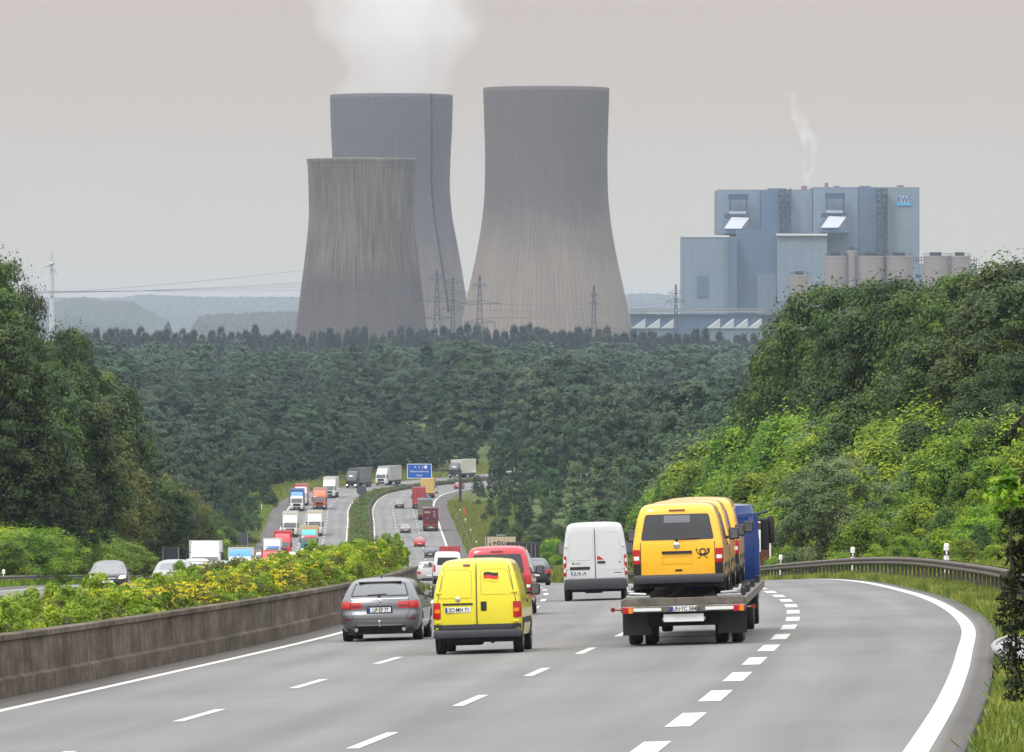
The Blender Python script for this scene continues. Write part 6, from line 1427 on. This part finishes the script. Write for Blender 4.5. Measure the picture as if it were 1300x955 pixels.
cooling_tower('short brown-streaked cooling tower in front of the tall one', 459, 4100, [(202, 68.5), (208, 66.8), (240, 65.5), (270, 65), (300, 67), (330, 70.5), (370, 75.5), (410, 80.5), (470, 88)], tower_mat('tower_concrete_stained', (.108, .092, .088), (.170, .140, .108), (.012, .011, .011), 5.5, .60, .10, 1.0, (.55, .95)), rim=mat('tower_rim_pale', (.45, .45, .43), .8))

# boiler houses
fac = mat('pale_blue_cladding', (.155, .205, .255), .6, var=.04, vscale=.02); fac2 = mat('blue_grey_cladding', (.07, .12, .185), .6, var=.05, vscale=.02); fac3 = mat('mid_cladding', (.115, .155, .205), .6, var=.05, vscale=.02); dk = mat('stair_tower_dark', (.018, .025, .04), .7); wh = mat('white_cladding', (.38, .41, .44), .5); roofm = mat('roof_edge', (.55, .56, .56), .6)
def clad(m, w, h, k=.86):
    nt = m.node_tree; b = nt.nodes['Principled BSDF']; tc = nt.nodes['Texture Coordinate']; sp = nt.nodes.new('ShaderNodeSeparateXYZ'); nt.links.new(tc.outputs['Object'], sp.inputs[0]); cb = nt.nodes.new('ShaderNodeCombineXYZ')
    nt.links.new(sp.outputs['X'], cb.inputs['X']); nt.links.new(sp.outputs['Z'], cb.inputs['Y']); br = nt.nodes.new('ShaderNodeTexBrick'); br.offset = 0; br.inputs['Scale'].default_value = 1; br.inputs['Brick Width'].default_value = w; br.inputs['Row Height'].default_value = h; br.inputs['Mortar Size'].default_value = .28
    br.inputs['Color1'].default_value = (1, 1, 1, 1); br.inputs['Color2'].default_value = (.92, .93, .94, 1); br.inputs['Mortar'].default_value = (k, k, k, 1); nt.links.new(cb.outputs[0], br.inputs['Vector'])
    mx = nt.nodes.new('ShaderNodeMix'); mx.data_type = 'RGBA'; mx.blend_type = 'MULTIPLY'; mx.inputs['Factor'].default_value = 1; src = b.inputs['Base Color'].links[0].from_socket
    nt.links.new(src, mx.inputs['A']); nt.links.new(br.outputs['Color'], mx.inputs['B']); nt.links.new(mx.outputs['Result'], b.inputs['Base Color'])
clad(fac, 6, 14, .80); clad(fac2, 7, 18, .80); clad(fac3, 6, 14, .80)
silo = mat('silo_concrete', (.215, .18, .165), .8, var=.08, vscale=.05)
DB = 5000.0; sB = F/DB; ZB = -37.0; ox = (1015-CX)/sB; r = thing('boiler_house', 'huge blue-grey boiler house block with two high halls and a company sign', 'power station', (ox, DB, ZB))
def X_(p): return (p-CX)/sB-ox
def Z_(p): return -(p-HR)/sB-ZB
def blk(name, x0, x1, t, b_, y0, y1, m, parent=None):
    b = MB(); b.box(X_(x0), X_(x1), y0, y1, 0 if b_ is None else Z_(b_), Z_(t)); return b.build(name, m, parent or r)
h1 = blk('hall', 911, 1031, 241, None, 0, 80, fac3); h2 = blk('hall', 1031.5, 1166, 238, None, -8, 76, fac3)
blk('hall_face', 911, 965, 242, 405, -3, -.5, fac, h1); blk('hall_face', 1004, 1031, 242, 405, -3, -.5, fac, h1); blk('hall_face', 965.4, 988, 242, 420, -8, -.6, fac2, h1); blk('hall_face', 1031.8, 1088, 239, 405, -11, -8.2, fac, h2); blk('hall_face', 1124, 1166, 239, 405, -12, -8.2, fac, h2); blk('hall_face', 1088.4, 1112, 239, 410, -10, -8.2, fac2, h2)
w1 = blk('wing', 863, 932, 302, None, -60, -10, fac); blk('wing_face', 922, 932, 303, 405, -62, -60.2, fac2, w1); blk('wing', 932.3, 982, 293, None, -50, -4, fac2); w2 = blk('wing', 982.4, 1045, 300, None, -58, -12.5, fac); blk('wing_face', 958, 982, 348, 400, -54, -50.4, fac3, w1)
for (x0, x1, t, nm) in ((863, 922, 301, w1), (982.4, 1045, 299, w2)): blk('roof_edge', x0-.5, x1+.5, t-1, t+1.5, -60.6, -9, roofm, nm)
blk('louvre_panel', 882, 896.5, 351, 378, -60.5, -60.05, dk if False else fac2, w1)
blk('pilaster', 919, 921.5, 303, 405, -62.5, -60.1, dk if False else fac3, w1)
for hx, hh in ((920, h1), (1042, h2)):
    b = MB(); yy = -16 if hx < 1000 else -24; top = 247 if hx < 1000 else 246
    b.box(X_(hx+4), X_(hx+29), yy, yy+8, Z_(top+7), Z_(top)); b.box(X_(hx+5), X_(hx+7), yy, yy+2, Z_(top+27), Z_(top+6)); b.box(X_(hx+26), X_(hx+28), yy, yy+2, Z_(top+27), Z_(top+6)); b.box(X_(hx+2), X_(hx+30), yy-2, yy+8, Z_(top+27.5), Z_(top+25)); b.box(X_(hx-1), X_(hx+4), yy-2, yy+8, Z_(top+31), Z_(top+25)); b.build('crane_frame', mat('crane_frame_blue', (.01, .05, .10), .6), hh)
    b = MB(); t0 = top+28; b.add([(X_(hx-2), yy-14, Z_(t0+16)), (X_(hx+19), yy-14, Z_(t0+16)), (X_(hx+30), yy-2, Z_(t0+2)), (X_(hx+8), yy-2, Z_(t0+1)), (X_(hx-2), yy+10, Z_(t0+16)), (X_(hx+30), yy+10, Z_(t0+16))], [(0, 1, 2, 3), (0, 3, 4), (1, 5, 2), (3, 2, 5, 4)]); b.build('sloping_roof', wh, hh)
    blk('roof_base', hx-3, hx+35, t0+16, t0+22, yy-12, -1, fac2, hh); blk('white_band', hx+5, hx+26, t0-6, t0-1, yy-1, -.6, wh, hh)
for sx0, sx1, hh, y0 in ((989, 1002.5, h1, -14), (1111, 1124, h2, -22)):
    b = MB(); xa, xb = X_(sx0), X_(sx1)
    for x in (xa, xb, (xa+xb)/2): b.box(x-.5, x+.5, y0, y0+1, Z_(400), Z_(240))
    for i, t in enumerate(np.arange(242, 400, 7.5)):
        b.box(xa, xb, y0, y0+9, Z_(t)-.5, Z_(t)+.5); z0, z1 = Z_(t+7.5), Z_(t); b.tube((xa if i % 2 else xb, y0, z0), (xb if i % 2 else xa, y0, z1), .6, n=4)
    b.build('stair_tower', dk, hh)
b = MB()
for a, w, t, bb in ((1018, 7, 236, 241), (1048, 4, 232, 239), (1140, 8, 235, 239)): b.box(X_(a), X_(a+w), 5, 15, Z_(bb), Z_(t))
b.build('roof_vent', mat('vent_red_brown', (.22, .12, .12), .7), h1)
b = MB()
for a, w in ((975, 22), (1092, 14), (1060, 6)): b.box(X_(a), X_(a+w), 5, 20, Z_(242), Z_(239 if a < 1030 else 236))
b.build('roof_plant', fac2, h1)
p = blk('sign_panel', 1137, 1157, 249.5, 261.5, -12.6, -12.1, wh, h2); q = blk('sign_strip', 1137, 1157, 258.5, 261.5, -12.9, -12.65, mat('sign_cyan', (.01, .35, .62), .5), p)
text_obj('sign_lettering', 'RWE', Z_(250.5)-Z_(260.5)+.8, mat('sign_lettering_blue', (.01, .08, .30), .5), p, (X_(1147), -12.9, Z_(254.3)), ext=.05, bold=.12, sx=.80)
# silos beside the boiler house
def silo_(x0, x1, t, D, label, top_gear=True):
    s = F/D; xc = ((x0+x1)/2-CX)/s; rr = (x1-x0)/2/s; H = -(t-HR)/s+37; o = thing('silo', label, 'silo', (xc, D, -37), 'concrete silos in front of the boiler house')
    b = MB(); b.lathe([(rr, 0), (rr, H-.8), (rr*1.02, H-.8), (rr*1.02, H), (rr*.9, H+.6), (0, H+.8)], 'z', n=40); b.build('shaft', silo, o, smooth=40)
    b = MB()
    for i in range(10): a = 2*math.pi*i/10; b.tube((rr*math.cos(a), rr*math.sin(a), H), (rr*math.cos(a), rr*math.sin(a), H+2.2), .16, n=4)
    b.lathe([(rr, H+2.1), (rr+.2, H+2.2), (rr, H+2.3)], 'z', n=24); b.box(-rr*.5, rr*.4, -2, 2, H+.5, H+3); b.build('railing', dk, o)
    return o
SL = 'pale concrete silo in the row between the boiler house and the oaks'
for x0, x1, t in ((1047, 1075, 326), (1075.5, 1087, 319), (1089, 1123, 326), (1124.5, 1159, 326)): silo_(x0, x1, t, 4750, SL)
silo_(1003, 1027, 350, 4700, 'lower pale silo with scaffolding behind the dark oaks')
for x0, x1 in ((1172, 1205), (1205.5, 1232)): silo_(x0, x1, 326, 4720, SL)
# conveyor frame and low halls
def low(label, x0, x1, t, D, m, cat='industrial building', name='low_hall', depth=30):
    s = F/D; o = thing(name, label, cat, (((x0+x1)/2-CX)/s, D, -37)); hw = (x1-x0)/2/s; b = MB(); b.box(-hw, hw, 0, depth, 0, -(t-HR)/s+37); b.build('hall', m, o); return o, s, hw
o, s, hw = low('long low blue-grey conveyor hall at the foot of the boiler house', 800, 968, 399, 4550, fac2)
b = MB(); z = 37-(395.5-HR)/s; b.box(-hw, hw, -3, -1, z-.6, z+.3)
for i in range(30): x = -hw+2*hw*i/29; b.tube((x, -2, z-.3), (x+(2*hw/29)*.5, -2, z+1.6), .25, n=4); b.tube((x+(2*hw/29)*.5, -2, z+1.6), (x+2*hw/29*(i < 29), -2, z-.3), .25, n=4)
b.box(-hw, hw, -3, -1, z+1.4, z+1.9); b.build('conveyor_bridge', M['steel'], o)
for k, (x0, x1, lb) in enumerate(((802, 858, 'group of white sawtooth roofs nearest the pale cooling tower'), (898, 968, 'group of white sawtooth roofs below the boiler house wing'))):
    o, s, hw = low(lb, x0, x1, 417, 4350, fac3, name='sawtooth_hall'); n = 3 if k == 0 else 4; b = MB(); w = 2*hw/n; zb = 37-(417-HR)/s; zt = 37-(405-HR)/s
    for i in range(n): xa = -hw+w*i; b.add([(xa, -1, zb), (xa+w*.92, -1, zt), (xa+w*.92, -1, zb), (xa, 20, zb), (xa+w*.92, 20, zt), (xa+w*.92, 20, zb)], [(0, 2, 1), (0, 1, 4, 3), (1, 2, 5, 4)])
    b.build('sawtooth_roof', wh, o)
o, s, hw = low('small pale control building between the silos and boiler wing', 1160, 1240, 335, 4800, fac)
b = MB(); zt = 37-(335-HR)/s
for i in range(26): x = -hw+2*hw*i/25; b.tube((x, 2, zt), (x, 2, zt+5-(i % 3)), .3, n=4)
b.box(-hw, hw, 1, 3, zt+2.2, zt+2.8); b.box(-hw, hw*.5, 1, 3, zt+4.2, zt+4.6); b.build('roof_pipework', dk, o)

# pylons and wires
PG = 'lattice pylons in front of the cooling towers'
def pylon(label, xc, top, D, arms, w0=3.2):
    s = F/D; z0 = -37.0; H = -(top-HR)/s-z0; o = thing('pylon', label, 'pylon', ((xc-CX)/s, D, z0), PG); b = MB(); n = 14
    def half(t): return w0*(1-t)**1.15+.35
    for k in range(n):
        t0, t1 = k/n, (k+1)/n; a, c = half(t0), half(t1); z0_, z1_ = H*t0, H*t1
        for sx in (-1, 1):
            for sy in (-1, 1): b.tube((sx*a, sy*a, z0_), (sx*c, sy*c, z1_), .34, n=4, caps=False)
        for sy in (-1, 1): b.tube((-a, sy*a, z0_), (c, sy*c, z1_), .2, n=4, caps=False); b.tube((a, sy*a, z0_), (-c, sy*c, z1_), .2, n=4, caps=False)
    b.build('mast', dk2, o)
    b = MB()
    for zr, hwid in arms:
        z = -(zr-HR)/s+37
        for sx in (-1, 1): b.tube((0, 0, z+1.8), (sx*hwid/s, 0, z), .2, n=4); b.tube((0, 0, z-.4), (sx*hwid/s, 0, z), .2, n=4); b.tube((sx*hwid/s, 0, z), (sx*hwid/s, 0, z-2.5), .15, n=4); b.tube((sx*hwid/s*.5, 0, z), (sx*hwid/s*.5, 0, z-2.5), .15, n=4)
    b.build('crossarm', dk2, o); return o
dk2 = mat('pylon_steel', (.035, .045, .06), .6)
pylon('broad lattice pylon before the ladder side of the tall cooling tower', 555, 343, 3800, ((353, 10), (382, 26), (404, 18)))
pylon('slender pylon between the two tall cooling towers', 575, 352, 4200, ((358, 12), (372, 18), (392, 14)), 1.6)
pylon('pointed pylon before the foot of the widest cooling tower', 609, 350, 3850, ((362, 9), (385.5, 27), (409, 20)))
pylon('small pylon alone before the widest cooling tower', 754, 363, 3950, ((374, 5), (385, 5)), 2.4)
pylon('pylon beside the boiler house wing', 858, 361, 4300, ((372, 9), (383, 12)), 2.0)
WG = 'power lines sagging towards the wind turbine'
for i, (ra, rb, rc_) in enumerate(((322, 344, 353), (346, 356, 353), (352, 362, 360), (358, 372, 382), (366, 375, 382))):
    b = MB(); D0, D1 = 3000, 3800; pts = []
    for t in np.linspace(0, 1, 30):
        xpx = 30+t*(545-30); D = D0+(D1-D0)*t; row = (374-i*1.2)*(1-t)+ra*t+ (6-i)*4*t*(1-t)*1.0; pts.append(((xpx-CX)*D/F, D, -(row-HR)*D/F))
    b.path(pts, .075, 4); o = b.build('power_line', dk2); tag(o, 'thin sagging power line crossing the sky before the short cooling tower', 'power line', WG)
for i in range(3):
    b = MB(); pts = []
    for t in np.linspace(0, 1, 24):
        xpx = 615+t*(860-615); D = 3850+450*t; row = (385+i*9)*(1-t)+(378+i*4)*t+14*4*t*(1-t)*.4; pts.append(((xpx-CX)*D/F, D, -(row-HR)*D/F))
    b.path(pts, .075, 4); tag(b.build('power_line', dk2), 'thin power line between the pointed pylon and boiler house pylon', 'power line', 'power lines past the widest cooling tower')
# wind turbine
s = F/5200; r = thing('wind_turbine', 'slim pale wind turbine above the hazy hills', 'wind turbine', ((66-CX)/s, 5200, -37)); H = -(335-HR)/s+37; tw = mat('turbine_grey', (.42, .44, .46), .5)
b = MB(); b.tube((0, 0, 0), (0, 0, H), 2.4, 1.4, 16); b.build('tower', tw, r, smooth=50); b = MB(); b.box(-1.6, 1.6, -3, 6, H-1.6, H+1.8, .5); nac = b.build('nacelle', tw, r)
b = MB(); b.lathe([(1.7, -3), (1.5, -4.6), (0, -5.6)], 'y', (0, 0, H), 14); b.build('hub', tw, nac, smooth=50)
for a, ln in ((90, 18/s), (-62, 19/s), (202, 16/s)):
    b = MB(); c_, s_ = math.cos(R(a)), math.sin(R(a)); prev = None
    for (t0, w0_), (t1, w1_) in zip(((0, .9), (.12, 1.5), (.5, 1.0)), ((.12, 1.5), (.5, 1.0), (1, .25))):
        q = []
        for t, w in ((t0, w0_), (t1, w1_)):
            cx_, cz_ = c_*t*ln, H+s_*t*ln
            for dx, dy in ((-w, 0), (0, .3), (w, 0), (0, -.3)): q.append((cx_-s_*dx, -4.2+dy, cz_+c_*dx))
        b.add(q, [(i, (i+1) % 4, 4+(i+1) % 4, 4+i) for i in range(4)])
    b.build('blade', tw, r)
# hills with woods on the skyline
hm = leafmat('hill_woods', (.012, .026, .014), (.02, .036, .018), (.04, .055, .025), trans=.0)
def hill(name, D, prof, seed, depth=700, bump=1.0):
    r = np.random.default_rng(seed); s = F/D; xs = np.arange((prof[0][0]-CX)/s, (prof[-1][0]-CX)/s, 1.3/s*1.0); f = pchip([(p[0]-CX)/s for p in prof], [-(p[1]-HR)/s for p in prof]); top = f(xs)
    t = np.clip(r.normal(size=len(xs)), -1.5, 1.5); t = np.convolve(t, [.25, .5, .25], 'same')*bump/s; k = np.sin(xs*.02+seed)*.8/s
    rows = [np.stack([xs, np.full_like(xs, D-depth*.5), np.full_like(xs, -40)], 1), np.stack([xs, np.full_like(xs, D-depth*.42), (top-14/s*.3+t*.3)*.0+np.minimum(top-3, -8)+t], 1), np.stack([xs, np.full_like(xs, D), top+t+k], 1), np.stack([xs, np.full_like(xs, D+depth*.5), np.full_like(xs, -40)], 1)]
    # crowns: a bumpy canopy skin with several bands
    bands = [rows[0]]
    for q in np.linspace(.05, 1, 12): bands.append(np.stack([xs, np.full_like(xs, D-depth*.42*(1-q)), -34+(top+34)*(q**.45)+np.convolve(r.normal(size=len(xs)), [.25, .5, .25], 'same')*bump/s+k*q], 1))
    bands.append(rows[3]); b = MB(); b.grid([[tuple(p) for p in B_] for B_ in bands]); tag(b.build(name, hm), kind='structure')
hill('hills', 12500, [(-60, 379), (60, 378), (150, 377), (185, 374.5), (240, 377), (330, 376), (420, 377), (600, 378), (640, 380), (790, 374), (815, 372), (840, 373.5), (870, 378), (1000, 380), (1400, 376)], 1, 900, .9)
hill('wooded_hill', 8200, [(-60, 392), (20, 384), (72, 382), (90, 377.5), (110, 377), (135, 381), (165, 381.5), (180, 390), (200, 400), (215, 408)], 2, 500, .7)
hill('wooded_rise', 5600, [(245, 411), (256, 400), (300, 397), (345, 395), (390, 395), (440, 398), (620, 402), (790, 396), (850, 399), (960, 402)], 3, 300, .9)
# ------------------------------------------------------------------ steam
def steam(name, label, pts, D, dens, nscale, seed, col=(.93, .93, .95), thr=.42, FADE=-.34, flare=1.0):
    """closed tube of varying radius round the plume's centre line, filled with an uneven volume. pts: (photo column, row, half width)"""
    s = F/D; b = MB(); N = 20; prof = []
    P0 = ((pts[0][0]-CX)/s, D, -(pts[0][1]-HR)/s)
    for i, (c, r_, w) in enumerate(pts):
        x, z, rad = (c-CX)/s-P0[0], -(r_-HR)/s-P0[2], w/s; prof.append([(x+rad*math.cos(2*math.pi*k/N), rad*math.sin(2*math.pi*k/N), z) for k in range(N)])
    vs = [p for r_ in prof for p in r_]; fs = [(j*N+i, j*N+(i+1) % N, (j+1)*N+(i+1) % N, (j+1)*N+i) for j in range(len(prof)-1) for i in range(N)]+[tuple(range(N-1, -1, -1)), tuple(range((len(prof)-1)*N, len(prof)*N))]
    b.add(vs, fs); o = obj(name, b.mesh(name, [])); o.location = P0
    m = bpy.data.materials.new(name+'_volume'); m.use_nodes = True; nt = m.node_tree; nt.nodes.remove(nt.nodes['Principled BSDF'])
    v = nt.nodes.new('ShaderNodeVolumePrincipled'); v.inputs['Color'].default_value = (*col, 1); v.inputs['Anisotropy'].default_value = 0
    tc = nt.nodes.new('ShaderNodeTexCoord'); n = nt.nodes.new('ShaderNodeTexNoise'); n.inputs['Scale'].default_value = nscale; n.inputs['Detail'].default_value = 5; n.inputs['Roughness'].default_value = .55
    mp = nt.nodes.new('ShaderNodeMapping'); mp.inputs['Location'].default_value = (seed, 0, 0); mp.inputs['Scale'].default_value = (1, 1, .6); nt.links.new(tc.outputs['Object'], mp.inputs[0]); nt.links.new(mp.outputs[0], n.inputs['Vector'])
    # fade towards the outside: distance from the axis through generated coordinates
    sx = nt.nodes.new('ShaderNodeSeparateXYZ'); nt.links.new(tc.outputs['Generated'], sx.inputs[0])
    def mth(op, a, c=None, d=None):
        x = nt.nodes.new('ShaderNodeMath'); x.operation = op
        for i, q in enumerate((a, c, d)):
            if q is None: continue
            if isinstance(q, (int, float)): x.inputs[i].default_value = q
            else: nt.links.new(q, x.inputs[i])
        return x.outputs[0]
    mr = nt.nodes.new('ShaderNodeMapRange'); mr.inputs['From Min'].default_value = thr; mr.inputs['From Max'].default_value = thr+.16; mr.inputs['To Max'].default_value = dens
    dx = mth('ABSOLUTE', mth('MULTIPLY_ADD', sx.outputs['X'], 2, -1)); dy = mth('ABSOLUTE', mth('MULTIPLY_ADD', sx.outputs['Y'], 2, -1)); fl = nt.nodes.new('ShaderNodeMapRange'); fl.interpolation_type = 'SMOOTHSTEP'; fl.inputs['From Min'].default_value = .12; fl.inputs['From Max'].default_value = .5; fl.inputs['To Min'].default_value = flare*flare; fl.inputs['To Max'].default_value = 1; nt.links.new(sx.outputs['Z'], fl.inputs['Value']); rad2 = mth('MULTIPLY', mth('ADD', mth('MULTIPLY', dx, dx), mth('MULTIPLY', dy, dy)), fl.outputs[0])
    val = mth('MULTIPLY_ADD', mth('MULTIPLY', rad2, rad2), FADE, n.outputs['Fac']); nt.links.new(val, mr.inputs['Value']); nt.links.new(mr.outputs[0], v.inputs['Density'])
    nt.links.new(v.outputs[0], nt.nodes['Material Output'].inputs['Volume']); o.data.materials.append(m); tag(o, label, 'steam', kind='stuff'); return o
steam('steam', 'broad pale steam cloud rising from the tall cooling tower', [(493, 123, 72), (494, 116, 96), (495, 104, 116), (497, 88, 126), (499, 70, 132), (500, 54, 136), (500, 30, 136), (500, 8, 136), (499, -20, 136), (498, -60, 136)], 4750, .0085, .020, 4, col=(1, 1, 1), thr=.31, FADE=-.30, flare=1.6)
steam('smoke', 'thin white smoke wisp rising from the boiler house vent', [(1022, 235, 2.5), (1024, 222, 6), (1029, 205, 10), (1030, 190, 11), (1025, 174, 11), (1018, 158, 11), (1012, 140, 10), (1008, 120, 8)], 5010, .032, .12, 9, col=(1, 1, 1), thr=.44, FADE=-.02)
# ------------------------------------------------------------------ haze
HZ0, HZ1 = -42.0, 300.0
def build_haze(dens, col):
    b = MB(); b.box(-2600, 2600, -60, 13400, HZ0, HZ1); o = b.build('haze', []) if False else obj('haze', b.mesh('haze', []))
    m = bpy.data.materials.new('haze_air'); m.use_nodes = True; nt = m.node_tree; nt.nodes.remove(nt.nodes['Principled BSDF'])
    v = nt.nodes.new('ShaderNodeVolumePrincipled'); v.inputs['Color'].default_value = (*col, 1); v.inputs['Density'].default_value = dens; v.inputs['Anisotropy'].default_value = 0
    nt.links.new(v.outputs[0], nt.nodes['Material Output'].inputs['Volume']); o.data.materials.append(m); tag(o, 'pale bluish haze over the valley', 'haze', kind='stuff'); return o
build_haze(HAZE_D, HAZE_C)
# ------------------------------------------------------------------ sky, sun, camera
SUN_EL, SUN_AZ = R(52), R(215)           # high, from behind the camera and a little to one side
w = bpy.data.worlds.new('World'); scn.world = w; w.use_nodes = True; nt = w.node_tree; bg = nt.nodes['Background']
sky = nt.nodes.new('ShaderNodeTexSky'); sky.sky_type = 'NISHITA'; sky.sun_disc = False; sky.sun_elevation = SUN_EL; sky.sun_rotation = SUN_AZ; sky.dust_density = 4
# overcast: a cloud layer covers nearly all of the clear sky, brighter overhead than at the horizon
tc = nt.nodes.new('ShaderNodeTexCoord'); sp = nt.nodes.new('ShaderNodeSeparateXYZ'); nt.links.new(tc.outputs['Generated'], sp.inputs[0])
rp = nt.nodes.new('ShaderNodeValToRGB'); e = rp.color_ramp.elements
K = 10.0
e[0].position = 0; e[0].color = (*[c*.1 for c in (.50*1, .50, .49)], 1)
def stop(p, c): k = e.new(p); k.color = (*[x*.1 for x in c], 1)
e[1].position = 1; e[1].color = (*[x*.1 for x in SKYTOP], 1)
for p_, c_ in SKYSTOPS: stop(p_, c_)
nt.links.new(sp.outputs['Z'], rp.inputs['Fac'])
nz = nt.nodes.new('ShaderNodeTexNoise'); nz.inputs['Scale'].default_value = 2.2; nz.inputs['Detail'].default_value = 5
mp = nt.nodes.new('ShaderNodeMapping'); mp.inputs['Scale'].default_value = (1, 1, 4); nt.links.new(tc.outputs['Generated'], mp.inputs[0]); nt.links.new(mp.outputs[0], nz.inputs['Vector'])
mr = nt.nodes.new('ShaderNodeMapRange'); mr.inputs['To Min'].default_value = .80; mr.inputs['To Max'].default_value = 1.20; nt.links.new(nz.outputs['Fac'], mr.inputs['Value'])
sc_ = nt.nodes.new('ShaderNodeVectorMath'); sc_.operation = 'SCALE'; nt.links.new(rp.outputs['Color'], sc_.inputs[0])
mm = nt.nodes.new('ShaderNodeMath'); mm.operation = 'MULTIPLY'; mm.inputs[1].default_value = 10.0/SKYSTR; nt.links.new(mr.outputs[0], mm.inputs[0]); nt.links.new(mm.outputs[0], sc_.inputs['Scale'])
mx = nt.nodes.new('ShaderNodeMix'); mx.data_type = 'RGBA'; mx.inputs['Factor'].default_value = .95; nt.links.new(sky.outputs[0], mx.inputs['A']); nt.links.new(sc_.outputs[0], mx.inputs['B'])
nt.links.new(mx.outputs['Result'], bg.inputs['Color']); bg.inputs['Strength'].default_value = SKYSTR
l = bpy.data.lights.new('sun', 'SUN'); l.energy = 1.5; l.angle = R(12); l.color = (1, .95, .88); so = bpy.data.objects.new('sun', l); COL.objects.link(so)
d = Vector((math.sin(SUN_AZ)*math.cos(SUN_EL), math.cos(SUN_AZ)*math.cos(SUN_EL), math.sin(SUN_EL))); so.rotation_euler = (-d).to_track_quat('-Z', 'Y').to_euler(); so.location = (0, -20, 60)
cd = bpy.data.cameras.new('camera'); cd.sensor_width = 36; cd.lens = F/1300*36; cd.clip_start = 1; cd.clip_end = 40000; cam = bpy.data.objects.new('camera', cd); COL.objects.link(cam)
cam.rotation_euler = (R(90)-math.atan((477.5-HR)/F), 0, 0); scn.camera = cam
scn.view_settings.view_transform = 'Standard'; scn.view_settings.look = 'None'; scn.view_settings.gamma = 1; scn.view_settings.use_curve_mapping = False; scn.view_settings.exposure = EXPO
scn.cycles.volume_bounces = 1; scn.cycles.max_bounces = 6; scn.cycles.diffuse_bounces = 2; scn.cycles.glossy_bounces = 3; scn.cycles.transmission_bounces = 3; scn.cycles.transparent_max_bounces = 8
scn.cycles.use_adaptive_sampling = True; scn.cycles.use_denoising = True
